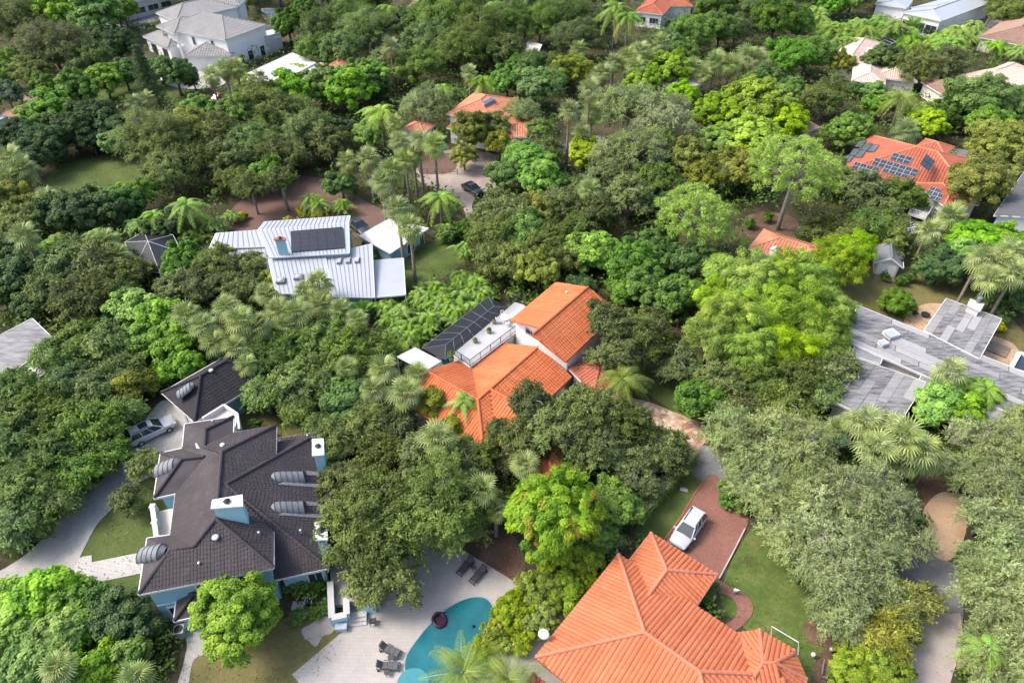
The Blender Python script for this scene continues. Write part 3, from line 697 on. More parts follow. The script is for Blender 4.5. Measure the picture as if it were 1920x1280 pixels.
for f in (('p0', 'p1', 'x'), ('p1', 'p2', 'y', 'x'), ('p2', 'p3', 'y'), ('p3', 'p4', 'y'), ('p4', 'p5', 'v', 'x', 'y'), ('p0', 'x', 'v')): tiles([V8[k] for k in f], r8, M['orange'], .37, .42, True, .075, rnd, 'B')
walls(hB, [V8[k] for k in ('p0', 'p1', 'p2', 'p3', 'p4', 'p5')], M['cream'], .5); footprint([V8[k] for k in ('p0', 'p1', 'p2', 'p3', 'p4', 'p5')])
vent(hB, G(1247, 1229, 4.4), .16, .25, M['cream']); vent(hB, G(1163, 1149, 4.2), .06, .2, M['darkmetal'], 'pipe_vent')
# lower left roof and white wall
l0 = G(1000, 1262, 2.7); Vl, rl = hipblock(hB, l0, l0 + ux * 5.5, -4.5 if (uy.x * -ux.y + uy.y * ux.x) < 0 else 4.5, 2.7, M['orange2'], M['wall'], .3, cap=M['orange2'], tile=.4, sep=False)
b = MB(); b.tube([Q(.3, Wd * .86, -.3), Q(-.35, Wd * .86, .55)], .035, 6); mast = b.build('dish_mast', M['alu'], hB)
b = MB(); c0 = Q(-.45, Wd * .86, .75); b.lathe((0, 0, 0), [(.05, 0), (.28, .05), (.45, .16), (.46, .18), (.28, .07), (.02, .02)], 18)
ds = b.build('satellite_dish', M['trim'], mast, True); ds.location = c0; ds.rotation_euler = (.9, 0, -.3)

# ---------- central orange house
zc = 6.0; eL0 = G(957.7, 600.2, zc); eL1 = G(1043, 529.4, zc); zr = 7.75
r0 = G(1016, 613.75, zr); r1 = G(1102.5, 538.75, zr); rn = G(999.4, 627.3, zr); eR0 = G(1060.8, 677.3, 5.35); eR1 = eR0 + (r1 - rn)
hC = thing('tiled_house', 'orange tiled house with a rooftop terrace and a raised white gable', 'house', base_of(eL0, eR0))
CU = {'l0': eL0, 'l1': eL1, 'r0': r0, 'r1': r1, 'rn': rn, 'q0': eR0, 'q1': eR1}
rC = roof(hC, CU, [('l0', 'r0', 'r1', 'l1'), ('rn', 'q0', 'q1', 'r1', 'r0')], M['orangec'], caplines=[('rn', 'r1')], trimmat=M['orangec'])
tiles([CU[k] for k in ('l0', 'r0', 'r1', 'l1')], rC, M['orangec'], .36, .42, True, .07, rnd, 'C'); tiles([CU[k] for k in ('rn', 'q0', 'q1', 'r1')], rC, M['orangec'], .36, .42, True, .07, rnd, 'C')
dd = (r1 - r0).normalized(); wl_ = [eL0 + dd * .5, r0 + dd * .5, rn + dd * .5, eR0 + dd * .5, eR1 - dd * .5, r1 - dd * .5, eL1 - dd * .5]
b = MB(); ins = inset([(p.x, p.y) for p in wl_], .25); n = len(ins)
zz = [p.z - .22 for p in wl_]; zz[0] += .1; b.prism([(p.x, p.y) for p in ins], 0, zz); b.build('wall', M['wall'], hC); footprint([CU[k] for k in ('l0', 'r0', 'rn', 'q0', 'q1', 'l1')])
nrm = Vector((-dd.x, -dd.y, 0)); cw = Vector((eL0.x, eL0.y, 5.35)).lerp(Vector((r0.x, r0.y, 5.35)), .52) + dd * .5 + nrm * .03
x0, x1 = ins[0], ins[1]; wd2 = Vector((x1.x - x0.x, x1.y - x0.y, 0)); nw = Vector((wd2.y, -wd2.x, 0)).normalized()
if nw.dot(nrm) < 0: nw = -nw
cw = Vector((x0.x, x0.y, 5.15)) + wd2 * .5 + nw * .02; window(hC, cw, math.atan2(nw.y, nw.x), 1.6, .75, M['alu'])
vent(hC, G(1063, 549, 7.2), .2, .25)
# lower roofs: main ridge along cu, a left wing and a cross wing towards the camera
TT = 5.2; co_ = G(896, 750, TT); cu = G(998.75, 660, TT) - co_; cu.normalize(); cv = Vector((cu.y, -cu.x, 0))
def CF(a_, b_, z_): return co_ + cu * a_ + cv * b_ + Vector((0, 0, z_ - TT))
HW = 4.8; ze = TT - .41 * HW; zd = TT - .41 * 5.2
CL = {'o': CF(0, 0, TT), 'r': CF(11.0, 0, TT), 'c0': CF(2.1, 0, TT), 'c1': CF(2.1, 7.0, TT), 'bl': CF(0, -7.4, TT), 'd1': CF(5.2, -5.2, zd), 'd2': CF(11.0, -5.2, zd), 'p': CF(5.2, -7.4, zd), 'l0': CF(-4.1, -7.4, TT - .41 * 4.1), 'l1': CF(-4.1, 4.1, TT - .41 * 4.1), 'l2': CF(-4.1, HW, ze),
      'q': CF(2.1 - HW, HW, ze), 'e0': CF(2.1 - HW, 11.8, ze), 'e1': CF(2.1 + HW, 11.8, ze), 's': CF(2.1 + HW, HW, ze), 't': CF(11.0, HW, ze)}
FL = [('d1', 'd2', 'r', 'c0', 'o'), ('o', 'bl', 'p', 'd1'), ('bl', 'o', 'l1', 'l0'), ('o', 'c0', 'q', 'l2', 'l1'), ('c0', 'c1', 'e0', 'q'), ('c1', 'e1', 'e0'), ('c0', 's', 'e1', 'c1'), ('c0', 'r', 't', 's')]
rL = roof(hC, CL, FL, M['orangec'], name='lower_roof', trimmat=M['orangec'], caplines=[('r', 'c0'), ('c0', 'o'), ('o', 'bl'), ('c0', 'c1'), ('c1', 'e0'), ('c1', 'e1'), ('o', 'l1')], cap=M['orangec'])
for f in FL: tiles([CL[k] for k in f], rL, M['orangec'], .36, .42, True, .07, rnd, 'C')
owl = [CL[k] for k in ('p', 'l0', 'l1', 'l2', 'q', 'e0', 'e1', 's', 't', 'd2', 'd1')]
walls(hC, [Vector((p.x, p.y, min(p.z, 3.1))) for p in owl], M['wall'], .5); footprint(owl)
# side lean-to on the right
rs_, rr_ = hipblock(hC, G(1066, 690, 3.4), G(1140, 660, 3.4), -5.0, 3.4, M['orange2'], M['white'], .35, tile=.4)
# terrace with railing
tz = 3.45; tp = [G(x, y, tz) for x, y in ((848, 665), (881.7, 688), (975, 617), (992, 590), (984, 572), (966, 566))]
b = MB(); b.prism([(p.x, p.y) for p in tp], 0, tz); ter = b.build('terrace', M['white'], hC); footprint(tp)
M['terrfloor'] = flat('pale_terrace_coating', (.42, .42, .43), .7, .06, .8)
b = MB(); b.prism([(p.x, p.y) for p in inset([(p.x, p.y) for p in tp], .1)], tz, tz + .03); b.build('terrace_floor', M['terrfloor'], hC)
def railing(house, pts, ht=1.0, mat=None, step=.14, post=2.0):
    for a_, c_ in zip(pts, pts[1:]):
        L = (c_ - a_).length; b = MB(); z = Vector((0, 0, 1)); b.bar(a_ + z * ht, c_ + z * ht, .06, .05); b.bar(a_ + z * .12, c_ + z * .12, .04, .04)
        n = max(2, int(L / step))
        for i in range(n + 1): p = a_.lerp(c_, i / n); b.bar(p + z * .12, p + z * ht, .022, .022)
        for i in range(int(L / post) + 2): p = a_.lerp(c_, min(1, i / (int(L / post) + 1))); b.bar(p, p + z * (ht + .05), .06, .06)
        b.build('railing', mat or M['darkmetal'], house)
T = [Vector((p.x, p.y, tz + .03)) for p in inset([(p.x, p.y) for p in tp], .06)]
railing(hC, [T[4], T[5], T[0], T[1], T[2]])
# screened lanai
sq = [G(x, y, 0) for x, y in ((772, 672), (906, 562), (962, 580), (835, 690))]
zs = 3.0; lo = [G(x, y, z) for x, y, z in ((791, 653, 2.5), (916, 556, 2.5), (954, 577, 3.1), (834, 674, 3.1))]
mid = [G(836, 646, 3.2), G(926, 574, 3.2)]
cage = thing('screen_enclosure', 'dark screened pool cage beside the rooftop terrace of the central orange house', 'screen enclosure', base_of(*lo))
def seg(p, q, t): return p.lerp(q, t)
NB = 7
for k in range(NB):
    t0_, t1_ = k / NB, (k + 1) / NB
    for P0, P1, Q0, Q1 in ((lo[0], lo[1], mid[0], mid[1]), (mid[0], mid[1], lo[3], lo[2])):
        b = MB(); q4 = [seg(P0, P1, t0_ + .006), seg(P0, P1, t1_ - .006), seg(Q0, Q1, t1_ - .006), seg(Q0, Q1, t0_ + .006)]; b.face(q4); b.build('screen_panel', M['screen'], cage)
    b = MB(); b.face([Vector((*seg(lo[0], lo[1], t0_)[:2], .02)), Vector((*seg(lo[0], lo[1], t1_)[:2], .02)), seg(lo[0], lo[1], t1_), seg(lo[0], lo[1], t0_)]); b.build('screen_panel', M['screen'], cage)
for tri in ((lo[0], mid[0], lo[3]), (lo[1], mid[1], lo[2])): b = MB(); b.face(tri); b.build('screen_panel', M['screen'], cage)
b = MB()
for P0, P1 in ((lo[0], lo[1]), (mid[0], mid[1]), (lo[3], lo[2])): b.bar(P0, P1, .055, .055)
for k in range(NB + 1):
    t = k / NB; b.bar(seg(lo[0], lo[1], t), seg(mid[0], mid[1], t), .045, .045); b.bar(seg(mid[0], mid[1], t), seg(lo[3], lo[2], t), .045, .045)
    p = seg(lo[0], lo[1], t); b.bar(Vector((p.x, p.y, 0)), p, .045, .045)
b.build('frame', M['cageframe'], cage)
b = MB(); b.prism([(p.x, p.y) for p in inset([(p.x, p.y) for p in lo], .3)], .02, .05); struct(b.build('lanai_floor', M['deck']))
pw = [lo[0].lerp(lo[1], .12).lerp(lo[3].lerp(lo[2], .12), .35), lo[0].lerp(lo[1], .85).lerp(lo[3].lerp(lo[2], .85), .35), lo[0].lerp(lo[1], .85).lerp(lo[3].lerp(lo[2], .85), .85), lo[0].lerp(lo[1], .12).lerp(lo[3].lerp(lo[2], .12), .85)]
b = MB(); b.prism([(p.x, p.y) for p in pw], .05, .085); struct(b.build('lanai_pool_water', M['water'])); HOUSEPOLY.append([(p.x, p.y) for p in lo])
# white corrugated patio roof
cr = [G(x, y, 2.7) for x, y in ((745, 668), (778.5, 651), (828, 677), (797, 696))]
pat = thing('patio_cover', 'white corrugated metal patio cover left of the central orange house', 'patio cover', base_of(*cr))
N = 14; b = MB()
for k in range(N):
    t0_, t1_ = k / N, (k + 1) / N; p0, p1, p2, p3 = (cr[0].lerp(cr[1], t0_), cr[0].lerp(cr[1], (t0_ + t1_) / 2), cr[3].lerp(cr[2], (t0_ + t1_) / 2), cr[3].lerp(cr[2], t0_))
    p4, p5 = cr[0].lerp(cr[1], t1_), cr[3].lerp(cr[2], t1_); zz = Vector((0, 0, .09))
    q = MB(); q.face([p0, p3, p2 + zz, p1 + zz]); q.face([p1 + zz, p2 + zz, p5, p4]); q.build('roof_sheet', M['metalw'], pat)
b = MB()
for p in cr: b.bar(Vector((p.x, p.y, 0)), p - Vector((0, 0, .05)), .1, .1)
for p, q_ in zip(cr, cr[1:] + cr[:1]): b.bar(p - Vector((0, 0, .08)), q_ - Vector((0, 0, .08)), .08, .12)
b.build('post_frame', M['trim'], pat); HOUSEPOLY.append([(p.x, p.y) for p in cr])
# furniture on the terrace
def pot_plant(name, label, p, h, r, mat):
    t = thing(name, label, 'potted plant', p); b = MB(); b.lathe((0, 0, 0), [(.16, 0), (.22, .02), (.27, .42), (.3, .45), (.24, .45)], 12); b.build('pot', M['wood'], t, local=True)
    return t
TERR = [(847, 676, 'tall', .75), (891, 642, 'round', .38), (917, 624, 'round', .45), (927, 606, 'low', .3)]
fz = tz + .03
def chair_white(name, label, p, rz, group=None):
    t = thing(name, label, 'chair', p, rz, group)
    b = MB(); b.box((0, 0, .44), (.46, .46, .05)); b.build('seat', M['trim'], t, local=True)
    b = MB()
    for x in (-.2, -.07, .07, .2): b.bar((x, -.22, .44), (x, -.27, .9), .05, .03)
    b.bar((-.23, -.27, .9), (.23, -.27, .9), .05, .06); b.build('backrest', M['trim'], t, local=True)
    for sx in (-1, 1):
        for sy in (-1, 1): b = MB(); b.bar((sx * .2, sy * .2, 0), (sx * .2, sy * .2, .44), .04, .04); b.build('leg', M['trim'], t, local=True)
        b = MB(); b.bar((sx * .24, -.22, .64), (sx * .24, .2, .62), .04, .04); b.build('arm', M['trim'], t, local=True)
    return t
tc = G(947, 603, fz)
t = thing('patio_table', 'round white patio table among white chairs on the rooftop terrace', 'table', tc)
b = MB(); b.lathe((0, 0, .68), [(.6, 0), (.62, .02), (.6, .04)], 20); b.build('table_top', M['trim'], t, local=True)
for k in range(3): b = MB(); a_ = k * 2.1; b.bar((.08 * math.cos(a_), .08 * math.sin(a_), .68), (.45 * math.cos(a_), .45 * math.sin(a_), 0), .05, .05); b.build('leg', M['trim'], t, local=True)
for k, (ang_, lab) in enumerate(((20, 'white garden chair right of the round terrace table'), (110, 'white garden chair behind the round terrace table'), (200, 'white garden chair left of the round terrace table'), (290, 'white garden chair in front of the round terrace table'))):
    aa = R(ang_); chair_white('garden_chair', lab, tc + Vector((math.cos(aa) * .95, math.sin(aa) * .95, 0)), aa + R(90), 'white chairs on the rooftop terrace')

# ---------- white metal roofed house
hD = thing('metal_roof_house', 'white standing seam metal roofed house with solar panels and a grey chimney', 'house', base_of(G(484, 431, 5), G(705, 550, 3)))
def seamroof(house, q, wd=.6, name='roof', thick=.14, mat=None):
    """standing seam roof on a quad: deck, then each pan and its raised seam"""
    V = {'a': q[0], 'b': q[1], 'c': q[2], 'd': q[3]}; r = roof(house, V, [('a', 'b', 'c', 'd')], mat or M['metalw'], thick=thick, name=name, fas=.1)
    n = max(2, round((q[1] - q[0]).length / wd)); nn, d_, a_ = plane_frame(q)
    for k in range(n):
        t0_, t1_ = k / n, (k + 1) / n; b = MB()
        p = [q[0].lerp(q[1], t0_ + .06 / n), q[0].lerp(q[1], t1_ - .06 / n), q[3].lerp(q[2], t1_ - .06 / n), q[3].lerp(q[2], t0_ + .06 / n)]
        b.face([v + nn * .012 for v in p]); s0, s1 = q[0].lerp(q[1], t1_), q[3].lerp(q[2], t1_)
        o = b.build('roof_panel', mat or M['metalw'], r)
        if k < n - 1: b = MB(); b.bar(s0 + nn * .035, s1 + nn * .035, .045, .07, up=nn); o2 = b.build('seam', M['metalseam'], r)
    return r
zrD, zeD = 6.3, 5.0
D = PX({'rl': (483, 431.7, zrD), 'rr': (653.4, 418, zrD), 'fl': (496, 416, 5.6), 'fr': (656, 404.3, 5.6), 'nl': (507.6, 482.4, zeD), 'nr': (655, 474, zeD)})
seamroof(hD, [D['rl'], D['rr'], D['nr'], D['nl']]); seamroof(hD, [D['fl'], D['fr'], D['rr'], D['rl']])
walls(hD, [D['fl'], D['fr'], D['rr'], D['nr'], D['nl'], D['rl']], M['blue'], .3, .25); footprint([D['fl'], D['fr'], D['nr'], D['nl']])
q = [G(x, y, z) for x, y, z in ((404.7, 437.4, 5.0), (487, 431, 5.0), (500, 462, 4.3), (392, 466, 4.3))]; seamroof(hD, q); walls(hD, q, M['blue'], .3)
q = [G(x, y, z) for x, y, z in ((394, 470, 4.0), (505, 466, 4.0), (515, 510, 3.2), (385, 512, 3.2))]; seamroof(hD, q); walls(hD, q, M['blue'], .3); footprint(q)
q = [G(x, y, z) for x, y, z in ((503, 486, 4.5), (609, 479, 4.5), (624, 549, 3.1), (518, 550, 3.1))]; seamroof(hD, q); walls(hD, q, M['blue'], .4); footprint(q)
q = [G(x, y, z) for x, y, z in ((609, 478, 4.3), (697, 457, 4.6), (702, 557, 3.2), (624, 556, 3.2))]; seamroof(hD, q); walls(hD, q, M['blue'], .4); footprint(q)
q = [G(x, y, z) for x, y, z in ((700, 488.5, 3.1), (756, 484, 3.1), (760, 552, 2.9), (703, 557, 2.9))]; pc = roof(hD, dict(zip('abcd', q)), [tuple('abcd')], M['metalw'], name='carport_roof'); footprint(q)
b = MB()
for p in q: b.bar(Vector((p.x, p.y, 0)), p - Vector((0, 0, .2)), .12, .12)
b.build('post', M['trim'], hD)
def panel(house, quad, pxs, mat=None, name='solar_panel', lift=.12, framemat=None, grid=(2, 3)):
    p = [onplane(quad, x, y, lift) for x, y in pxs]; n, _, _ = plane_frame(p); b = MB(); b.face([v for v in p]); b.face([v - n * .05 for v in p][::-1])
    for i in range(4): j = (i + 1) % 4; b.face([p[i], p[i] - n * .05, p[j] - n * .05, p[j]])
    o = b.build(name, mat or M['panel'], house); f = MB()
    for i in range(4): j = (i + 1) % 4; f.bar(p[i] + n * .01, p[j] + n * .01, .045, .05, up=n)
    for i in range(1, grid[0]): t = i / grid[0]; f.bar(p[0].lerp(p[1], t) + n * .006, p[3].lerp(p[2], t) + n * .006, .018, .01, up=n)
    for i in range(1, grid[1]): t = i / grid[1]; f.bar(p[0].lerp(p[3], t) + n * .006, p[1].lerp(p[2], t) + n * .006, .018, .01, up=n)
    f.build('panel_frame', framemat or M['alu'], o); return o
qN = [D['rl'], D['rr'], D['nr'], D['nl']]
tl, tr_, br_, bl = (545.4, 434.8), (643, 427), (647, 465.5), (546.7, 473.3)
def lp(a_, b_, t): return (a_[0] + (b_[0] - a_[0]) * t, a_[1] + (b_[1] - a_[1]) * t)
for k in range(6): panel(hD, qN, [lp(tl, tr_, k / 6 + .004), lp(tl, tr_, (k + 1) / 6 - .004), lp(bl, br_, (k + 1) / 6 - .004), lp(bl, br_, k / 6 + .004)], framemat=M['darkmetal'], grid=(1, 5))
ch = chimney(hD, [(513, 450), (514, 446), (536, 445), (537, 450)], 4.8, 7.6, M['blue'], M['brickred'])
c = G(525, 447, 7.9)
for x, y in ((636.5, 491), (653.5, 490), (670, 489)):
    quad = [G(609, 478, 4.3), G(697, 457, 4.6), G(702, 557, 3.2), G(624, 556, 3.2)]; p = onplane(quad, x, y, .1); b = MB(); b.box(p, (.62, 1.15, .3), .05); s = b.build('skylight', M['metalseam'], hD); b = MB(); b.box(p + Vector((0, 0, .17)), (.5, 1.0, .1), .05); b.build('skylight_dome', M['skylight'], s)
for x, y in ((560, 520), (593, 516), (527, 527)):
    quad = [G(503, 486, 4.5), G(609, 479, 4.5), G(624, 549, 3.1), G(518, 550, 3.1)]; p = onplane(quad, x, y, .12); b = MB(); b.box(p, (1.15, 1.15, .35), .07); s = b.build('skylight', M['metalseam'], hD); b = MB(); b.lathe(p + Vector((0, 0, .17)), [(.5, 0), (.42, .12), (.1, .2)], 14); b.build('skylight_dome', M['skylight'], s)
# white flat roofed carport building
q = [G(x, y, 2.9) for x, y in ((673, 442), (731.6, 474.6), (803, 428), (729, 411))]
hD2 = thing('outbuilding', 'flat white roofed outbuilding beside the bright lawn and tall palms', 'outbuilding', base_of(*q))
m, nt, bs = newmat('stained_white_membrane'); co = worldco(nt); a_ = noise(nt, co, .28, 6, .6); nt.links.new(ramp(nt, a_, [(.45, (.74, .73, .71)), (.56, (.62, .55, .50)), (.7, (.42, .27, .20))]), bs.inputs['Base Color']); bs.inputs['Roughness'].default_value = .7; M['stained'] = m
roof(hD2, dict(zip('abcd', q)), [tuple('abcd')], M['stained'], thick=.3); walls(hD2, q, M['blue'], .5); footprint(q)
wallwin(hD2, q[1], q[2], .55, 1.3, 1.6, 1.8); wallwin(hD2, q[1], q[2], .85, 1.3, 1.0, 1.8)
# hexagonal screen cage left of it
cg = [G(x, y, 2.3) for x, y in ((234, 454), (252, 503), (300, 512), (342, 474), (324, 440), (270, 434))]; ap = G(277, 452, 3.7)
cage2 = thing('screen_enclosure', 'dark faceted screen cage behind the oaks left of the metal roofed house', 'screen enclosure', base_of(*cg)); HOUSEPOLY.append([(p.x, p.y) for p in cg])
b = MB()
for i in range(6):
    p, q_ = cg[i], cg[(i + 1) % 6]; f = MB(); f.face([p, q_, ap]); f.build('screen_panel', M['screen'], cage2); f = MB(); f.face([Vector((p.x, p.y, 0)), Vector((q_.x, q_.y, 0)), q_, p]); f.build('screen_panel', M['screen'], cage2)
    b.bar(p, ap, .06, .06); b.bar(p, q_, .06, .06); b.bar(Vector((p.x, p.y, 0)), p, .06, .06)
b.build('frame', M['trim'], cage2)
f = MB(); f.prism([(p.x, p.y) for p in inset([(p.x, p.y) for p in cg], .3)], .02, .05); struct(f.build('cage_floor', M['asphalt']))
# ---------- white two storey house, top left
def H2(px, py, z): return G(px, py, z)
def sgn(A, B, C):
    u = Vector((B.x - A.x, B.y - A.y)); v = Vector((C.x - A.x, C.y - A.y)); return 1 if u.x * v.y - u.y * v.x > 0 else -1
hE = thing('modern_house', 'white two storey house with grey tiled hip roofs at upper left', 'house', base_of(G(423, 75, 7), G(300, 30, 7)))
z = 7.0; A0, B0, C0 = G(423, 75.5, z), G(500, 47, z), G(340, 43, z)
def block(h_, A0, B0, C0, z, mat, wm, **k):
    u = (B0 - A0).normalized(); wv = abs((C0 - A0).x * -u.y + (C0 - A0).y * u.x) * sgn(A0, B0, C0); V, r = hipblock(h_, A0, B0, wv, z, mat, wm, **k); footprint([V[q] for q in 'abcd']); return V
VE = block(hE, A0, B0, C0, z, M['greytile'], M['wall'], tile=.55, course=.42)
VE2 = block(hE, G(330, 40, z), G(292, 25, z), G(405, 0, z), z, M['greytile'], M['wall'], tile=.55, course=.42)
VE3 = block(hE, G(293, 50, 6.9), G(327, 63.5, 6.9), G(352, 30, 6.9), 6.9, M['greytile'], None, tile=.55, course=.42)
VE4 = block(hE, G(268, 69, 3.6), G(315, 89, 3.6), G(300, 55, 3.6), 3.6, M['greytile'], M['wall'], tile=.55, course=.42)
VE5 = block(hE, G(345, 106, 3.5), G(432, 106, 3.5), G(425, 83, 3.5), 3.5, M['greytile'], M['wall'], tile=.55, course=.42)
VE6 = block(hE, G(375, 12, 7.2), G(451, 11, 7.2), G(440, 0, 7.2), 7.2, M['greytile'], M['wall'], tile=.55, course=.42)
fw, fb_ = M['trim'], M['glass']
for t in (.25, .55): wallwin(hE, VE['d'], VE['a'], 1 - t, 5.2, 1.0, 1.9, side=1)
for t, zz, ww, hh in ((.28, 1.5, 1.1, 1.5), (.5, 1.4, 1.4, 2.2), (.8, 1.4, 1.2, 2.2)): wallwin(hE, VE['a'], VE['b'], t, zz, ww, hh, frame=M['darkmetal'])
# balcony box: white frame with two openings
q = [G(x, y, 0) for x, y in ((318, 112), (333, 118), (362, 108))]
p0, p1, p2 = [Vector((v.x, v.y, 0)) for v in (VE3['a'], VE3['b'], VE3['c'])]
ins = inset([(VE3[k].x, VE3[k].y) for k in 'abcd'], .8); q = [Vector((p.x, p.y, 0)) for p in ins]
b = MB()
for i in range(4):
    p, r_ = q[i], q[(i + 1) % 4]; up = Vector((0, 0, 1))
    b.bar(p + up * 3.4, p + up * 6.7, .5, .5); b.bar(p + up * 3.4, r_ + up * 3.4, .4, .5); b.bar(p + up * 6.6, r_ + up * 6.6, .4, .3); b.bar(p + up * 0, p + up * 3.4, .5, .5)
b.build('balcony_frame', M['wall'], hE)
b = MB(); b.prism([(p.x, p.y) for p in inset([(p.x, p.y) for p in q], 1.0)], 0, 6.5); b.build('wall', M['white'], hE); b = MB()
for i in range(4): b.bar(q[i] + Vector((0, 0, 4.4)), q[(i + 1) % 4] + Vector((0, 0, 4.4)), .06, .08)
b.build('railing', M['alu'], hE)
ii = [Vector((p.x, p.y, 0)) for p in inset([(p.x, p.y) for p in q], 1.0)]
for i, z_ in ((0, 4.9), (1, 4.9), (0, 1.5), (1, 1.5)):
    p, r_ = ii[i], ii[(i + 1) % 4]; d_ = (r_ - p).normalized(); n_ = Vector((d_.y, -d_.x, 0)); cen = sum(ii, Vector((0, 0, 0))) / 4
    if n_.dot(p - cen) < 0: n_ = -n_
    window(hE, p.lerp(r_, .5) + n_ * .03 + Vector((0, 0, z_)), math.atan2(n_.y, n_.x), 2.2, 2.2, M['darkmetal'])
wallwin(hE, VE4['a'], VE4['b'], .3, 1.3, 2.4, 2.2, frame=M['darkmetal']); wallwin(hE, VE4['a'], VE4['b'], .75, 1.3, 2.4, 2.2, frame=M['darkmetal'])
# terrace at its right end
q = [G(x, y, 3.6) for x, y in ((498, 76), (527, 68), (520, 52), (492, 58))]; b = MB(); b.prism([(p.x, p.y) for p in q], 0, 3.6); b.build('terrace', M['white'], hE); footprint(q)
b = MB()
for i in range(4): b.bar(q[i] + Vector((0, 0, .5 + .004 * i)), q[(i + 1) % 4] + Vector((0, 0, .5 + .004 * i)), .08, .9)
b.build('parapet', M['white'], hE)
# neighbour with a white flat roof
q = [G(x, y, 3.1) for x, y in ((445, 146), (548, 99), (592, 118), (500, 168))]
h_ = thing('flat_roof_house', 'low house with a plain white flat roof below the white two storey house', 'house', base_of(*q)); roof(h_, dict(zip('abcd', q)), [tuple('abcd')], M['white'], thick=.3); walls(h_, q, M['white'], .4); footprint(q)
q = [G(x, y, 2.8) for x, y in ((575, 128), (601, 117), (628, 131), (600, 142))]; h_ = thing('flat_roof_house', 'small white flat roofed annex right of the plain white flat roof', 'house', base_of(*q)); roof(h_, dict(zip('abcd', q)), [tuple('abcd')], M['white'], thick=.3); walls(h_, q, M['white'], .3); footprint(q)
q = [G(x, y, 3.0) for x, y in ((610, 128), (640, 105), (665, 112), (645, 135))]; h_ = thing('tiled_house', 'corner of a terracotta tiled roof among trees right of the white annex', 'house', base_of(*q)); block(h_, q[0], q[1], q[2], 3.0, M['terra'], M['wall'], tile=.4)
# large white building at the top edge
q = [G(x, y, 5) for x, y in ((205, 12), (330, -18), (300, -60), (190, -30))]; h_ = thing('flat_roof_building', 'white flat roofed building cut by the top edge at far left', 'building', base_of(*q)); roof(h_, dict(zip('abcd', q)), [tuple('abcd')], M['white'], thick=.6); walls(h_, q, M['white'], .3); footprint(q)
for t in (.2, .4, .6, .8): wallwin(h_, q[0], q[1], t, 2, 3.5, 1.6, d=.3)

# ---------- house with solar panels on the right
z = 4.0; hF = thing('solar_house', 'red orange tiled house with many solar panels at right', 'house', base_of(G(1690, 310, 4)))
A0, B0 = G(1580, 318, z), G(1632.5, 253.8, z); u = (B0 - A0).normalized(); n_ = Vector((u.y, -u.x, 0))
if n_.x < 0: n_ = -n_
W0 = (B0 - A0).length; h0 = W0 / 2
def S(s, t, hh=0.0): return A0 + n_ * s + u * t + Vector((0, 0, hh))
Lf = 21.0; pf = .36; V_ = {'a': S(0, 0), 'b': S(0, W0), 'c': S(Lf, W0), 'd': S(Lf, 0), 'r': S(h0, h0, h0 * pf), 's': S(Lf - h0, h0, h0 * pf)}
lo_, rF = hipblock(hF, A0, B0, (Lf if sgn(A0, B0, A0 + n_ * 5) > 0 else -Lf), z, M['orange2'], M['cream'], pf, cap=M['cap'], tile=.42); footprint([lo_[k] for k in 'abcd'])
VW = block(hF, G(1716, 344, 4.4), G(1770, 386, 4.4), G(1778, 345, 4.4), 4.4, M['orange2'], M['cream'], pitch=.4, cap=M['cap'], tile=.42)
VS = block(hF, G(1716, 276, 4.2), G(1771, 292, 4.2), G(1745, 264, 4.2), 4.2, M['orange2'], M['cream'], pitch=.4, cap=M['cap'], tile=.42)
VW2 = block(hF, G(1690, 330, 3.9), G(1725, 352, 3.9), G(1760, 300, 3.9), 3.9, M['orange2'], M['cream'], pitch=.4, tile=.42)
def qd(V, ks): return [V[k] for k in ks]
def facet_quad(V, f): return qd(V, f)
# solar rows on the slopes that face the camera and the left
front = None
for f in (('a', 'b', 's', 'r'), ('c', 'd', 'r', 's'), ('b', 'c', 's'), ('d', 'a', 'r'), ('b', 'c', 's', 'r'), ('d', 'a', 'r', 's'), ('c', 'd', 's'), ('a', 'b', 'r')): pass
LV = lo_; ff = [LV['d'], LV['a'], LV['r'], LV['s']] if (LV['b'] - LV['a']).length < Lf else [LV['a'], LV['b'], LV['s'], LV['r']]
lf_ = [LV['a'], LV['b'], LV['r']] if (LV['b'] - LV['a']).length < Lf else [LV['d'], LV['a'], LV['r']]
def grid_panels(quad, o, ex, ey, cells, mat=None, fm=None, gr=(2, 3)):
    for i, j in cells:
        p = lambda a_, b_: (o[0] + ex[0] * a_ + ey[0] * b_, o[1] + ex[1] * a_ + ey[1] * b_)
        panel(hF, quad, [p(i + .03, j + .03), p(i + .97, j + .03), p(i + .97, j + .97), p(i + .03, j + .97)], mat, grid=gr, framemat=fm or M['alu'], lift=.22)
grid_panels(ff, (1603, 305), (11.7, 3.1), (-4, 6.6), [(i, j) for i in range(4) for j in range(2)])
grid_panels(ff, (1641, 297), (11.7, 3.4), (-4, 6.6), [(i, j) for i in range(7) for j in range(2)] + [(i, 2) for i in range(2, 6)])
grid_panels(ff, (1675, 288), (12, 3.2), (-4, 6.6), [(0, 0), (1, 0), (2, 0), (0, 1), (1, 1), (2, 1)])
grid_panels(lf_, (1612, 264), (14, 1), (-10, 14), [(0, 0), (1, .35), (2, .5), (0, 1.15), (.9, 1.3), (-.2, 2.0)], M['panelg'], M['darkmetal'], (1, 2))
grid_panels([VW['a'], VW['b'], VW['r']], (1746, 351), (9.5, 3), (-4.5, 7), [(0, 0), (1, 0), (0, 1), (1, 1), (2, 1), (1, 2), (2, 2)])
rq = [LV['c'], LV['d'], LV['s']] if (LV['b'] - LV['a']).length < Lf else [LV['b'], LV['c'], LV['s']]
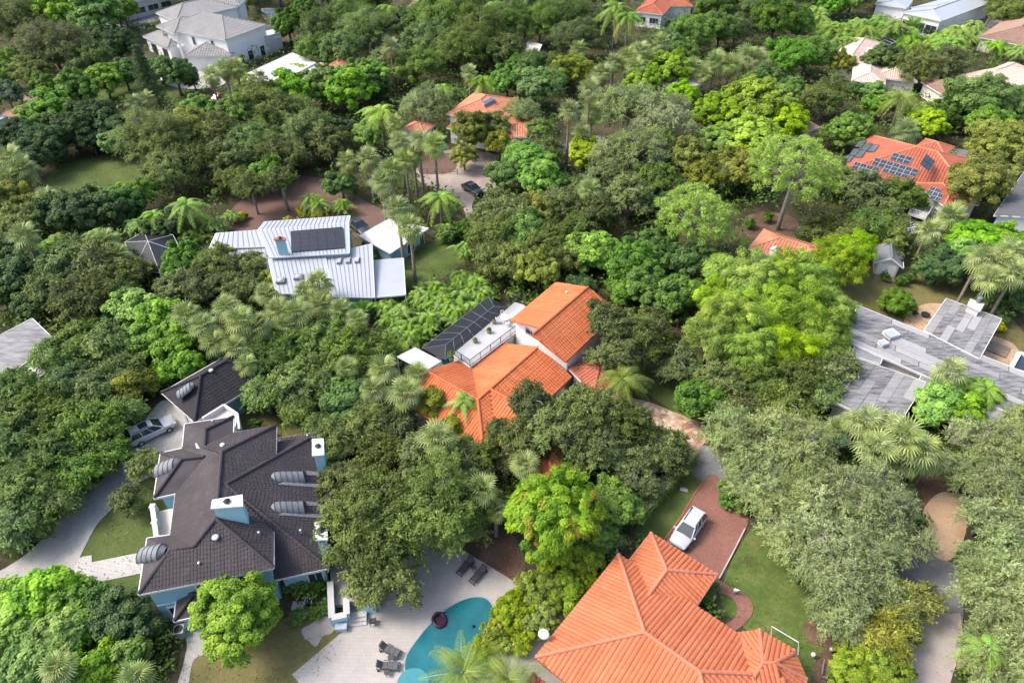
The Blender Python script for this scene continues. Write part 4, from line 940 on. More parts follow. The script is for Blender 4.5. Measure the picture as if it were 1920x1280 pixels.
grid_panels(rq, (1735, 291), (8.5, 7), (-6, 9), [(0, 0), (1, 0), (0, 1), (1, 1)], None, M['darkmetal'])
wallwin(hF, VW['a'], VW['b'], .35, 2.2, 2.2, 2.6); wallwin(hF, VW['a'], VW['b'], .8, 2.4, .9, 1.2)
b = MB(); p0 = G(1702, 412, 1.4); 
for k in range(7): b.box(G(1712 - k * 1.5, 412 + k * 5, 1.4 - k * .2), (2.2, .32, .1), .35)
b.build('stair', M['trim'], hF)
q = [G(x, y, 2.6) for x, y in ((1704, 400), (1736, 410), (1745, 396), (1716, 386))]; b = MB(); b.prism([(p.x, p.y) for p in q], 2.3, 2.6); bl_ = b.build('balcony', M['trim'], hF); b = MB()
for p, r_ in zip(q, q[1:]): b.bar(p + Vector((0, 0, .9)), r_ + Vector((0, 0, .9)), .07, .08); b.bar(p + Vector((0, 0, .45)), r_ + Vector((0, 0, .45)), .04, .05)
for p in q: b.bar(Vector((p.x, p.y, 0)), p + Vector((0, 0, .9)), .12, .12)
b.build('railing', M['trim'], bl_)

# ---------- grey flat roofed house on the right
hH = thing('flat_roof_house', 'sprawling house with a patched grey flat roof and white chimney', 'house', base_of(G(1700, 680, 3)))
def membrane(name, rot):
    m, nt, bs = newmat(name); co = worldco(nt); oi = nd(nt, "ShaderNodeObjectInfo")
    mp = nd(nt, "ShaderNodeMapping"); mp.inputs['Rotation'].default_value = (0, 0, rot); mp.inputs['Scale'].default_value = (.5, 2.4, 1); nt.links.new(co, mp.inputs[0])
    a_ = noise(nt, mp.outputs[0], 1.0, 7, .68); c1 = ramp(nt, a_, [(.36, (.055, .055, .060)), (.45, (.125, .123, .128)), (.56, (.215, .212, .215)), (.70, (.30, .296, .294))])
    c2 = mixc(nt, ramp(nt, oi.outputs['Random'], [(0, (.0,) * 3), (.45, (.12,) * 3), (.75, (.55,) * 3), (.95, (.95,) * 3)]), c1, (.36, .356, .354))
    sp = noise(nt, co, 9, 4, .7); c2 = mixc(nt, ramp(nt, sp, [(.5, (0, 0, 0)), (.66, (.5,) * 3)]), c2, (.08, .08, .085))
    nt.links.new(c2, bs.inputs['Base Color']); bs.inputs['Roughness'].default_value = .75; return m
M['membrane'] = membrane('weathered_grey_membrane', -.84); M['membrane2'] = membrane('weathered_grey_membrane_cross', .70)
M['joint'] = flat('dark_roof_joint', (.13, .13, .135), .9, .3, 2)
rs = random.Random(11)
def sheets(house, quad, wd, z, along=0, rr=None):
    """flat roof slab with separate roofing sheets lapped on it"""
    r = roof(house, dict(zip('abcd', quad)), [tuple('abcd')], M['joint'], thick=.35); footprint(quad)
    a_, b_, c_, d_ = quad if along == 0 else (quad[1], quad[2], quad[3], quad[0])
    n = max(2, round((b_ - a_).length / wd)); L = (d_ - a_).length
    for k in range(n):
        t0_, t1_ = k / n, (k + 1) / n; s = 0
        while s < 1:
            e = min(1, s + rs.uniform(2.5, 6.5) / L)
            if 1 - e < .8 / L: e = 1
            hgt = rs.uniform(.012, .045); j = rs.uniform(-.004, .006)
            P = [a_.lerp(b_, t0_ + .02 / n + j).lerp(d_.lerp(c_, t0_ + .02 / n + j), s + .003), a_.lerp(b_, t1_ - .02 / n + j).lerp(d_.lerp(c_, t1_ - .02 / n + j), s + .003), a_.lerp(b_, t1_ - .02 / n + j).lerp(d_.lerp(c_, t1_ - .02 / n + j), e - .003), a_.lerp(b_, t0_ + .02 / n + j).lerp(d_.lerp(c_, t0_ + .02 / n + j), e - .003)]
            b = MB(); b.prism([(p.x, p.y) for p in P], z + .002, z + hgt, bottom=False); b.build('roofing_sheet', M['membrane' if along else 'membrane2'], r); s = e
    walls(house, quad, M['cream'], .7, .36)
    return r
z = 3.1
g1 = [G(x, y, z) for x, y in ((1732.7, 619.4), (1774.6, 559.8), (1877.6, 597.5), (1836, 672))]; sheets(hH, g1, 1.0, z, 1)
z = 2.96; g2 = [G(x, y, z) for x, y in ((1553, 747), (1606, 671), (1735, 716), (1677, 806))]; sheets(hH, g2, 1.15, z, 1)
z = 3.03; g3 = [G(x, y, z) for x, y in ((1590, 640), (1607, 572), (1930, 702), (1930, 790))]; sheets(hH, g3, 1.05, z, 0)
z = 2.90; g4 = [G(x, y, z) for x, y in ((1712, 728), (1738, 690), (1930, 760), (1930, 830))]; sheets(hH, g4, 1.2, z, 0)
z = 2.84; g5 = [G(x, y, z) for x, y in ((1596, 665), (1612, 628), (1665, 645), (1650, 682))]; sheets(hH, g5, 1.4, z, 0)
z = 2.80; g6 = [G(x, y, z) for x, y in ((1780, 800), (1800, 760), (1930, 800), (1905, 835))]; sheets(hH, g6, 1.2, z, 0)
ch = chimney(hH, [(1813, 572), (1819, 560), (1846, 570), (1838, 584)], 2.5, 4.1, M['white'], M['white'], False); b = MB(); pp = G(1834, 566, 4.2); b.lathe(pp, [(.28, 0), (.26, .5), (.34, .55), (.3, .75), (.1, .8)], 12); b.build('chimney_pot', M['metalgrey'], ch)
for x, y, s_ in ((1671, 626, 1.5), (1656, 643, .9), (1720, 640, .0)):
    if s_: b = MB(); b.box(G(x, y, 3.3), (s_, s_ * .9, .5), .35); s = b.build('roof_hatch', M['trim'], hH); b = MB(); b.box(G(x, y, 3.6), (s_ * .85, s_ * .75, .12), .35); b.build('hatch_lid', M['metalw'], s)
# raised planter / framed spa on the right edge
q = [G(x, y, .9) for x, y in ((1895, 690), (1912, 660), (1960, 675), (1945, 705))]; sp_ = thing('spa_tub', 'white framed dark tub at the right edge behind the grey flat roof', 'spa', base_of(*q)); b = MB()
for k, (p, r_) in enumerate(zip(q, q[1:] + q[:1])): b.bar(p - Vector((0, 0, .4 + .004 * k)), r_ - Vector((0, 0, .4 + .004 * k)), .5, .85)
b.build('rim', M['trim'], sp_); b = MB(); b.prism([(p.x, p.y) for p in q], 0, .6); b.build('basin', M['glass'], sp_)
# ---------- small red roof with cupola
z = 3.0; hh_ = thing('garage', 'small hip roofed garage with red brown tiles and a white cupola', 'garage', base_of(G(1460, 460, 3)))
Vh, rh = hipblock(hh_, G(1404, 466, z), G(1432, 431, z), -10.5 if sgn(G(1404, 466, z), G(1432, 431, z), G(1537, 470, z)) < 0 else 10.5, z, M['terra'], M['cream'], .4, tile=.4); footprint([Vh[k] for k in 'abcd'])
cp_ = G(1452, 474, 3.9); b = MB(); b.box(cp_ + Vector((0, 0, .1)), (.9, .9, 1.2), .6); cu = b.build('cupola', M['trim'], hh_); b = MB()
for k in range(4):
    a0, a1 = .6 + R(45 + 90 * k), .6 + R(135 + 90 * k); top = cp_ + Vector((0, 0, 1.25)); e0 = cp_ + Vector((math.cos(a0) * .85, math.sin(a0) * .85, .68)); e1_ = cp_ + Vector((math.cos(a1) * .85, math.sin(a1) * .85, .68)); b.face([e0, e1_, top])
b.build('cupola_roof', M['metalw'], cu)
# ---------- garden shed
z = 2.1; s0, s1 = G(1643, 489, z), G(1697, 497, z)
sh = thing('garden_shed', 'small white garden shed with double doors and dark gable roof', 'shed', base_of(s0, s1))
M['shedroof'] = tilemat('slate_grey_shingle', (.16, .165, .18), (.21, .215, .23), dirt=(.09, .09, .09))
fr0, fr1 = G(1640, 492, z), G(1694, 502, z); u_ = (fr1 - fr0); u_.z = 0; Lw = u_.length; u_.normalize(); nb = Vector((-u_.y, u_.x, 0))
Vs, rs2 = hipblock(sh, fr0, fr1, 4.6, z, M['shedroof'], M['cream'], .62, True, True); footprint([Vs[k] for k in 'abcd'])
c = Vector((fr0.x, fr0.y, 1.0)) + u_ * Lw / 2 + nb * .43
for s in (-1, 1): b = MB(); b.box(c + u_ * s * .62 - nb * .04, (1.2, .06, 1.9), math.atan2(u_.y, u_.x)); dq = b.build('door', M['wall'], sh); b = MB(); b.box(c + u_ * s * .12 - nb * .1, (.05, .06, .3), math.atan2(u_.y, u_.x)); b.build('handle', M['darkmetal'], dq)
b = MB(); b.box(c + Vector((0, 0, -.94)) - nb * .9, (2.6, 1.3, .12), math.atan2(u_.y, u_.x)); b.build('step', M['wood'], sh)
# ---------- terracotta house, upper centre
hK = thing('tiled_house', 'terracotta tiled house with a skylight at upper centre among trees', 'house', base_of(G(890, 220, 4)))
VK = block(hK, G(838, 214, 4.5), G(890, 174, 4.5), G(965, 193, 4.5), 4.5, M['terra'], M['wall'], pitch=.36, tile=.4, cap=M['cap'])
VK2 = block(hK, G(838, 240, 3.2), G(960, 262, 3.2), G(990, 215, 3.2), 3.2, M['terra'], M['wall'], pitch=.36, tile=.4)
VK3 = block(hK, G(935, 258, 3.4), G(1010, 258, 3.4), G(1010, 230, 3.4), 3.4, M['terra'], M['wall'], pitch=.36, tile=.4)
VK4 = block(hK, G(755, 242, 3.2), G(795, 250, 3.2), G(800, 232, 3.2), 3.2, M['terra'], M['wall'], pitch=.36, tile=.4)
sk = [G(x, y, 6.2) for x, y in ((903, 192), (923, 182), (928, 186), (908, 197))]; b = MB(); b.prism([(p.x, p.y) for p in sk], 5.3, 6.25); s_ = b.build('skylight', M['metalseam'], hK); b = MB(); b.prism([(p.x, p.y) for p in inset([(p.x, p.y) for p in sk], .2)], 6.25, 6.3); b.build('skylight_pane', M['panelg'], s_)
wallwin(hK, VK['d'], VK['a'], .5, 2.4, 2.0, 1.8)
# ---------- top right houses
hJ = thing('tiled_house', 'pale beige tiled house with a screened pool cage at top right', 'house', base_of(G(1620, 115, 3)))
block(hJ, G(1556, 118, 3.4), G(1592, 72, 3.4), G(1650, 85, 3.4), 3.4, M['beigetile'], M['cream'], pitch=.36, tile=.4)
VJ = block(hJ, G(1597, 152, 3.3), G(1660, 160, 3.3), G(1650, 95, 3.3), 3.3, M['beigetile'], M['cream'], pitch=.36, tile=.4)
VJ2 = block(hJ, G(1640, 145, 3.2), G(1720, 155, 3.2), G(1720, 105, 3.2), 3.2, M['beigetile'], M['cream'], pitch=.36, tile=.4)
wallwin(hJ, VJ['a'], VJ['b'], .2, 1.6, 2.2, 1.8, bars=2)
cj = [G(x, y, 3.2) for x, y in ((1605, 68), (1640, 62), (1680, 78), (1655, 92))]; cgj = thing('screen_enclosure', 'flat topped screen cage with pale frame behind the beige roof at top right', 'screen enclosure', base_of(*cj)); b = MB()
for i in range(4):
    for j in range(3):
        f = lambda s, t: cj[0].lerp(cj[1], s).lerp(cj[3].lerp(cj[2], s), t); q = MB(); q.face([f(i / 4, j / 3), f((i + 1) / 4, j / 3), f((i + 1) / 4, (j + 1) / 3), f(i / 4, (j + 1) / 3)]); q.build('screen_panel', M['screen'], cgj)
for i in range(5): b.bar(cj[0].lerp(cj[1], i / 4), cj[3].lerp(cj[2], i / 4), .12, .12)
for j in range(4): b.bar(cj[0].lerp(cj[3], j / 3), cj[1].lerp(cj[2], j / 3), .12, .12)
for p in cj: b.bar(Vector((p.x, p.y, 0)), p, .12, .12)
b.build('frame', M['alu'], cgj); HOUSEPOLY.append([(p.x, p.y) for p in cj])
hJ2 = thing('tiled_house', 'beige tiled house with white gabled entrance at the right edge near the top', 'house', base_of(G(1850, 140, 3)))
VA = block(hJ2, G(1790, 142, 3.6), G(1930, 195, 3.6), G(1800, 95, 3.6), 3.6, M['beigetile'], M['wall'], pitch=.36, tile=.4)
block(hJ2, G(1830, 142, 4.4), G(1866, 152, 4.4), G(1880, 116, 4.4), 4.4, M['beigetile'], M['wall'], pitch=.42, g0=True, tile=.4)
block(hJ2, G(1890, 165, 4.2), G(1945, 180, 4.2), G(1945, 110, 4.2), 4.2, M['beigetile'], M['wall'], pitch=.4, tile=.4)
block(hJ2, G(1770, 180, 3.0), G(1818, 178, 3.0), G(1812, 150, 3.0), 3.0, M['browntile'], M['cream'], pitch=.4, tile=.4)
hW = thing('white_roof_house', 'large house with pale grey white metal roof at top right', 'house', base_of(G(1740, 30, 4)))
q = [G(x, y, z) for x, y, z in ((1690, 22, 4.6), (1738, -8, 5.6), (1832, 0, 5.6), (1766, 42, 4.6))]
V2 = hipverts(G(1692, 24, 4.6), G(1765, 40, 4.6), 24, 4.6, .2, True, True)
block(hW, G(1692, 24, 4.6), G(1765, 40, 4.6), G(1800, -10, 4.6), 4.6, M['metalw'], M['wall'], pitch=.18); block(hW, G(1640, 8, 4.2), G(1700, 16, 4.2), G(1700, -15, 4.2), 4.2, M['metalw'], M['wall'], pitch=.18); block(hW, G(1765, 28, 4.4), G(1820, 12, 4.4), G(1800, -10, 4.4), 4.4, M['metalw'], M['wall'], pitch=.18)
p0, p1 = G(1692, 24, 4.6), G(1765, 40, 4.6)
for t in (.2, .5, .8): wallwin(hW, p0, p1, t, 1.8, 3.0, 2.4)
hN = thing('tiled_house', 'brown hip roofed house cut by the right edge near the top', 'house', base_of(G(1890, 60, 3)))
block(hN, G(1836, 70, 3.4), G(1950, 92, 3.4), G(1910, 34, 3.4), 3.4, M['browntile'], M['cream'], pitch=.36, tile=.4)
hO = thing('tiled_house', 'orange hip roofed house with white walls at the top edge', 'house', base_of(G(1225, 15, 3)))
VO = block(hO, G(1190, 22, 4.0), G(1243, 28, 4.0), G(1262, 4, 4.0), 4.0, M['orange2'], M['wall'], pitch=.36, tile=.4); block(hO, G(1240, 12, 4.0), G(1300, 12, 4.0), G(1300, -10, 4.0), 4.0, M['orange2'], M['wall'], pitch=.36, tile=.4)
for t in (.25, .7): wallwin(hO, VO['a'], VO['b'], t, 2, 2.6, 1.5, bars=2)
hP = thing('tiled_house', 'brown roofed house peeking over the trees at the top edge', 'house', base_of(G(770, 10, 3))); block(hP, G(752, 24, 3.4), G(790, 26, 3.4), G(790, -6, 3.4), 3.4, M['browntile'], M['cream'], pitch=.36, tile=.4)
q = [G(x, y, 3.0) for x, y in ((980, 95), (1008, 102), (1016, 84), (990, 76))]; h_ = thing('flat_roof_house', 'little cream flat roofed building between trees at top centre', 'house', base_of(*q)); roof(h_, dict(zip('abcd', q)), [tuple('abcd')], M['cream'], thick=.3); walls(h_, q, M['white'], .2); footprint(q)
q = [G(x, y, 3.0) for x, y in ((1262, 166), (1285, 168), (1322, 158), (1300, 142), (1275, 143))]; h_ = thing('flat_roof_house', 'white roof patch glimpsed above the lime green tree', 'house', base_of(*q)); block(h_, q[0], q[2], q[3], 3.0, M['white'], M['white'], pitch=.25)
h_ = thing('tiled_house', 'dark brown roof corner right of the big lime green tree', 'house', base_of(G(1525, 235, 3))); block(h_, G(1510, 246, 3.2), G(1540, 240, 3.2), G(1530, 222, 3.2), 3.2, M['browntile'], M['cream'], pitch=.3, tile=.4)
# right edge: dark roof with white wall
hQ = thing('flat_roof_house', 'white walled house with dark grey roof at the right edge', 'house', base_of(G(1900, 370, 4)))
q = [G(x, y, z) for x, y, z in ((1864, 404, 5.2), (1925, 316, 5.2), (2030, 330, 6.2), (1990, 410, 6.2))]; M['greyroof'] = tilemat('dark_grey_metal_roof', (.10, .10, .11), (.13, .13, .14), dirt=(.07, .07, .07)); roof(hQ, dict(zip('abcd', q)), [tuple('abcd')], M['greyroof']); walls(hQ, q, M['wall'], .4); footprint(q)
tiles(q, hQ, M['greyroof'], .5, 2.0, False, .04)
wallwin(hQ, q[0], q[3], .25, 3.4, 1.6, 1.3)
# left edge roofs
hR = thing('flat_roof_house', 'stained white flat roof at the left edge', 'house', base_of(G(40, 640, 3)))
q = [G(x, y, 3.2) for x, y in ((-60, 660), (60, 597), (105, 640), (-10, 720))]; roof(hR, dict(zip('abcd', q)), [tuple('abcd')], M['membrane'], thick=.35); walls(hR, q, M['cream'], .5); footprint(q)
q = [G(x, y, 2.7) for x, y in ((-20, 700), (75, 640), (95, 690), (30, 740))]; roof(hR, dict(zip('abcd', q)), [tuple('abcd')], M['white'], thick=.35, name='porch_roof')
h_ = thing('tiled_house', 'terracotta roof corner with white gable at the left edge', 'house', base_of(G(50, 205, 3))); block(h_, G(5, 215, 3.4), G(60, 190, 3.4), G(85, 200, 3.4), 3.4, M['terra'], M['wall'], pitch=.36, tile=.4); block(h_, G(-15, 232, 3.6), G(12, 218, 3.6), G(-5, 200, 3.6), 3.6, M['metalw'], M['wall'], pitch=.3)
# pool at the top
P = [(v.x, v.y) for v in smooth([tuple(G(x, y))[:2] for x, y in ((487, 22), (500, 18), (520, 22), (548, 34), (560, 44), (540, 46), (510, 36))])]
b = MB(); b.prism([(p.x, p.y) for p in inset(P, -1.4)], .02, .04); struct(b.build('upper_pool_deck', M['deck'])); b = MB(); b.prism(P, .03, .08); struct(b.build('upper_pool_water', M['water'])); AREAS.append([(p.x, p.y) for p in inset(P, -2)])

# ------------------------------------------------------------------ vehicles
M['carwhite'] = paintmat('white_car_paint', (.46, .48, .51)); M['carblack'] = paintmat('black_car_paint', (.015, .015, .018)); M['carred'] = paintmat('red_car_paint', (.42, .06, .07)); M['carsilver'] = paintmat('silver_blue_car_paint', (.35, .42, .52)); M['cardark'] = paintmat('dark_grey_car_paint', (.04, .042, .048))
M['lamp'] = flat('lamp_lens', (.55, .56, .58), .1, .05); M['tail'] = flat('red_tail_lens', (.35, .02, .02), .2, .05); M['carglass'] = glassmat('car_glass', (.025, .035, .045), .04)
def car(name, label, cat, p, rz, paint, L=4.7, Wd=1.88, H=1.68, kind='suv', sun=True):
    t = thing(name, label, cat, p, rz); hw = Wd / 2; lc = True
    st = [(-.5, .78, .42, .82), (-.485, .92, .32, .96), (-.42, .98, .26, 1.04), (-.25, 1, .24, 1.05), (0, 1, .24, 1.02), (.17, 1, .24, 1.0), (.24, .985, .25, .99), (.36, .96, .27, .93), (.45, .90, .30, .84), (.485, .80, .34, .74), (.5, .66, .40, .62)]
    if kind == 'pickup': st[0] = (-.5, .9, .4, 1.0)
    b = MB(); N = 9; rings = []
    for x, s, zb, zt in st:
        w_ = hw * s; k = H / 1.68; zt *= k; ring = [(-w_ * .86, zb), (-w_, zb + .16), (-w_, zt - .22), (-w_ * .965, zt - .06), (-w_ * .86, zt), (0, zt + .035), (w_ * .86, zt), (w_ * .965, zt - .06), (w_, zt - .22), (w_, zb + .16), (w_ * .86, zb)]
        i0 = len(b.v); b.v += [(x * L, yy, zz) for yy, zz in ring]; rings.append(i0); n = len(ring)
    for r0_, r1_ in zip(rings, rings[1:]):
        for j in range(n): q = (j + 1) % n; b.f.append([r0_ + j, r0_ + q, r1_ + q, r1_ + j]); b.m.append(0)
    b.f.append([rings[0] + j for j in range(n)][::-1]); b.m.append(0); b.f.append([rings[-1] + j for j in range(n)]); b.m.append(0)
    o = b.build('body', paint, t, True, lc); o.modifiers.new('e', 'EDGE_SPLIT').split_angle = R(38)
    zb = 1.0 * H / 1.68; xr, xr2, xf2, xf = (-.475 * L, -.41 * L, .06 * L, .235 * L) if kind == 'suv' else ((-.40 * L, -.27 * L, .04 * L, .22 * L) if kind == 'sedan' else (-.12 * L, -.08 * L, .08 * L, .22 * L))
    wb, wt = hw * .90, hw * .70
    c = {k: Vector(v) for k, v in {'a': (xr, -wb, zb), 'b': (xr, wb, zb), 'c': (xf, wb, zb), 'd': (xf, -wb, zb), 'e': (xr2, -wt, H - .04), 'f': (xr2, wt, H - .04), 'g': (xf2, wt, H - .04), 'h': (xf2, -wt, H - .04)}.items()}
    for nm, ks in (('rear_window', 'bafe'), ('windshield', 'dcgh'), ('side_window', 'adhe'), ('side_window', 'cbfg')):
        q = MB(); q.face([c[k] for k in ks]); q.build(nm, M['carglass'], t, False, lc)
    q = MB(); rt = H
    z4 = Vector((0, 0, .05)); e, f, g, hh = (c[k] for k in 'efgh'); mx = lambda p, q_, a_: p.lerp(q_, a_)
    top = [e + z4, hh + z4, g + z4, f + z4]; mid_ = [mx(e, hh, .5) + z4 * 1.9, mx(f, g, .5) + z4 * 1.9]
    q.face([e, hh, hh + z4, mid_[0], e + z4]); q.face([g, f, f + z4, mid_[1], g + z4]); q.face([e + z4, mid_[0], mid_[1], f + z4]); q.face([mid_[0], hh + z4, g + z4, mid_[1]]); q.face([hh, g, g + z4, hh + z4]); q.face([f, e, e + z4, f + z4])
    rf = q.build('roof', paint, t, False, lc)
    q = MB()
    for k1, k2 in (('a', 'e'), ('b', 'f'), ('d', 'h'), ('c', 'g')): q.bar(c[k1], c[k2], .10, .07)
    for s in (-1, 1):
        for fr in (.38, .7): p1_ = Vector((xr + (xf - xr) * fr, s * wb * 1.005, zb)); p2_ = Vector((xr2 + (xf2 - xr2) * fr * .98, s * wt * 1.01, H - .03)); q.bar(p1_, p2_, .07, .04)
    q.build('pillar', paint, t, False, lc)
    for s in (-1, 1):
        if kind == 'suv': q = MB(); q.bar((xr2 + .2, s * wt * .93, H + .09), (xf2 - .2, s * wt * .93, H + .09), .05, .05); q.build('roof_rail', M['darkmetal'], t, False, lc)
        q = MB(); q.box((.19 * L, s * (hw + .1), zb + .02), (.16, .2, .14)); q.build('mirror', paint, t, False, lc)
        q = MB(); q.box((.462 * L, s * hw * .66, .72 * H / 1.68), (.22, .38, .14), s * -.35); q.build('headlight', M['lamp'], t, False, lc)
        q = MB(); q.box((-.492 * L, s * hw * .74, .9 * H / 1.68), (.08, .3, .16)); q.build('taillight', M['tail'], t, False, lc)
        for x in (.31, -.3):
            q = MB(); q.tube([(x * L, s * (hw - .20), .34), (x * L, s * (hw + .015), .34)], .34, 14); ty = q.build('tyre', M['rubber'], t, False, lc)
            q = MB(); q.tube([(x * L, s * (hw + .0), .34), (x * L, s * (hw + .03), .34)], .21, 10); q.build('rim', M['alu'], ty, False, True)
    q = MB(); q.box((.492 * L, 0, .55), (.06, hw * 1.1, .2)); q.build('grille', M['darkmetal'], t, False, lc)
    if kind == 'suv' and sun: q = MB(); q.box((xf2 - .9, 0, H + .065), (.9, .9, .03)); q.build('sunroof', M['carglass'], t, False, lc)
    if kind == 'pickup': q = MB(); q.box((-.3 * L, 0, 1.07), (L * .34, hw * 1.7, .04)); q.build('bed_cover', M['rubber'], t, False, lc)
    return t
def heading(x0, y0, x1, y1, z=.8): a_, b_ = G(x0, y0, z), G(x1, y1, z); return math.atan2(b_.y - a_.y, b_.x - a_.x)
def ground_at(px, py, z=.9): p = G(px, py, z); p.z = .085; return p
car('parked_car', 'white compact car parked on the red brick drive', 'car', ground_at(1291, 989, .9), heading(1310, 962, 1272, 1016), M['carwhite'], 4.75, 1.9, 1.66, sun=False)
car('parked_car', 'white car with black sunroof on the grey paver court by the dark roofed garage', 'car', ground_at(283, 804, .9), heading(255, 820, 312, 793), M['carwhite'], 5.0, 1.95, 1.75)
car('parked_car', 'black car on the beige drive in the trees', 'car', ground_at(886, 353, .8), heading(876, 346, 900, 360), M['carblack'], 4.6, 1.85, 1.5, 'sedan')
car('pickup_truck', 'dark pickup truck between the metal roofed house and white outbuilding', 'truck', ground_at(672, 424, .8), heading(660, 412, 688, 434), M['cardark'], 5.6, 2.0, 1.8, 'pickup')
car('parked_car', 'white car on the drive left of the white two storey house', 'car', ground_at(263, 118, .8), heading(280, 112, 248, 122), M['carwhite'], 4.8, 1.9, 1.6)
car('parked_car', 'red car partly hidden under palms below the white two storey house', 'car', ground_at(407, 184, .8), heading(416, 178, 398, 188), M['carred'], 4.6, 1.85, 1.5, 'sedan')
car('parked_car', 'silver blue car glimpsed between trees at the top right', 'car', ground_at(1636, 188, .8), heading(1620, 186, 1650, 190), M['carsilver'], 4.6, 1.85, 1.5, 'sedan')
car('parked_car', 'white car seen through the pale oak branches at lower right', 'car', ground_at(1552, 992, .8), heading(1530, 980, 1572, 1003), M['carwhite'], 4.8, 1.9, 1.6)

# ------------------------------------------------------------------ pool side things
M['wicker'] = flat('dark_grey_wicker', (.075, .07, .072), .8, .2, 6); M['cushion'] = flat('charcoal_cushion', (.105, .105, .115), .85, .12, 3)
def lounger(label, p, rz, mat):
    t = thing('sun_lounger', label, 'lounger', p, rz, 'loungers on the pool deck')
    b = MB(); b.bar((-.95, -.31, .3), (.95, -.31, .3), .06, .07); b.bar((-.95, .31, .3), (.95, .31, .3), .06, .07); b.bar((-.95, -.31, .3), (-.95, .31, .3), .06, .07); b.bar((.95, -.31, .3), (.95, .31, .3), .06, .07); b.build('frame', M['wicker'], t, local=True)
    for k in range(3): b = MB(); b.box((-.28 + k * .43 - .02, 0, .37), (.42, .6, .09)); b.build('cushion', mat, t, local=True, bevel=.03)
    b = MB(); b.box((-.74, 0, .56), (.62, .6, .09), ry=.75); b.build('backrest', mat, t, local=True, bevel=.03)
    b = MB(); b.box((-.88, 0, .80), (.24, .5, .12), ry=.75); b.build('head_pillow', mat, t, local=True, bevel=.04)
    for x in (-.8, .85):
        for s in (-1, 1): b = MB(); b.bar((x, s * .3, 0), (x, s * .3, .3), .05, .05); b.build('leg', M['wicker'], t, local=True)
    for s in (-1, 1): b = MB(); b.tube([(-.85, s * .33, .1), (-.85, s * .38, .1)], .1, 10); b.build('wheel', M['rubber'], t, local=True)
    for s in (-1, 1): b = MB(); b.bar((-.45, s * .34, .55), (.05, s * .34, .55), .04, .05); b.bar((.05, s * .34, .3), (.05, s * .34, .55), .04, .04); b.build('arm', M['wicker'], t, local=True)
    return t
DZ = .065
def DG(x, y): p = G(x, y, .35); p.z = DZ; return p
lounger('charcoal lounger nearest the bottom edge on the pool deck', DG(729, 1248), heading(716, 1248, 742, 1249, .3), M['cushion'])
lounger('charcoal lounger second from the bottom edge on the pool deck', DG(733, 1219), heading(720, 1212, 746, 1224, .3), M['cushion'])
lounger('brown wicker lounger under the oak edge, left of its twin by the mulch bed', DG(872, 1062), heading(884, 1049, 862, 1074, .3), M['wicker'])
lounger('brown wicker lounger right of its twin, beside the mulch bed and pool', DG(896, 1078), heading(908, 1064, 884, 1090, .3), M['wicker'])
def side_table(label, p):
    t = thing('side_table', label, 'table', p, 0, 'small round tables by the loungers'); b = MB(); b.lathe((0, 0, .42), [(.24, 0), (.26, .015), (.24, .03)], 16); b.build('table_top', M['wicker'], t, local=True)
    for k in range(3): b = MB(); a_ = k * 2.094; b.bar((.06 * math.cos(a_), .06 * math.sin(a_), .42), (.2 * math.cos(a_), .2 * math.sin(a_), 0), .03, .03); b.build('leg', M['wicker'], t, local=True)
side_table('little round dark table below the second lounger from the bottom edge', DG(733, 1233)); side_table('little round dark table below the lowest lounger', DG(726, 1261)); side_table('little round dark table between the two brown wicker loungers', DG(887, 1064))
# chair at the steps
t = thing('deck_chair', 'dark wooden chair beside the terrace steps on the pool deck', 'chair', DG(699, 1165), .1); b = MB(); b.box((0, 0, .42), (.55, .5, .05)); b.build('seat', M['wicker'], t, local=True); b = MB()
for k in range(5): b.bar((-.22 + k * .11, -.24, .42), (-.22 + k * .11, -.36, .98), .05, .02)
b.bar((-.27, -.36, .98), (.27, -.36, .98), .05, .06); b.build('backrest', M['wicker'], t, local=True)
for sx in (-1, 1):
    for sy in (-1, 1): b = MB(); b.bar((sx * .24, sy * .22, 0), (sx * .24, sy * .22, .42), .05, .05); b.build('leg', M['wicker'], t, local=True)
    b = MB(); b.bar((sx * .28, -.25, .64), (sx * .28, .24, .62), .06, .04); b.build('arm', M['wicker'], t, local=True)
# raised terrace of the blue house with planter walls and steps
tq = [G(x, y, .9) for x, y in ((622, 1128), (612, 1010), (700, 985), (712, 1132))]
b = MB(); b.prism([(p.x, p.y) for p in tq], .05, .55); te = struct(b.build('raised_terrace', M['deck'])); HOUSEPOLY.append([(p.x, p.y) for p in tq])
pw_ = thing('planter_wall', 'pale blue parapet wall at the left of the pool terrace steps', 'wall', base_of(G(636, 1160, 0))); b = MB()
pl = [G(x, y, 1.2) for x, y in ((619, 1090), (622, 1158), (650, 1152), (649, 1120))]
for k, (p, r_) in enumerate(zip(pl, pl[1:])): b.bar(p - Vector((0, 0, .6 + .004 * k)), r_ - Vector((0, 0, .6 + .004 * k)), .4, 1.2)
b.build('wall', M['aqua'], pw_); b = MB()
for k, (p, r_) in enumerate(zip(pl, pl[1:])): b.bar(p + Vector((0, 0, .05 + .005 * k)), r_ + Vector((0, 0, .05 + .005 * k)), .55, .1)
b.build('coping', M['white'], pw_)
pw2 = thing('planter_wall', 'pale blue parapet wall at the right of the pool terrace steps', 'wall', base_of(G(693, 1150, 0))); b = MB(); c = G(693, 1150, 0); b.box(c + Vector((0, .3, .6)), (1.2, .6, 1.2), .05); b.build('wall', M['aqua'], pw2); b = MB(); b.box(c + Vector((0, .3, 1.25)), (1.4, .8, .1), .05); b.build('coping', M['white'], pw2)
stt = thing('steps', 'pale stone steps from the pool deck to the raised terrace', 'steps', base_of(G(668, 1160, 0)))
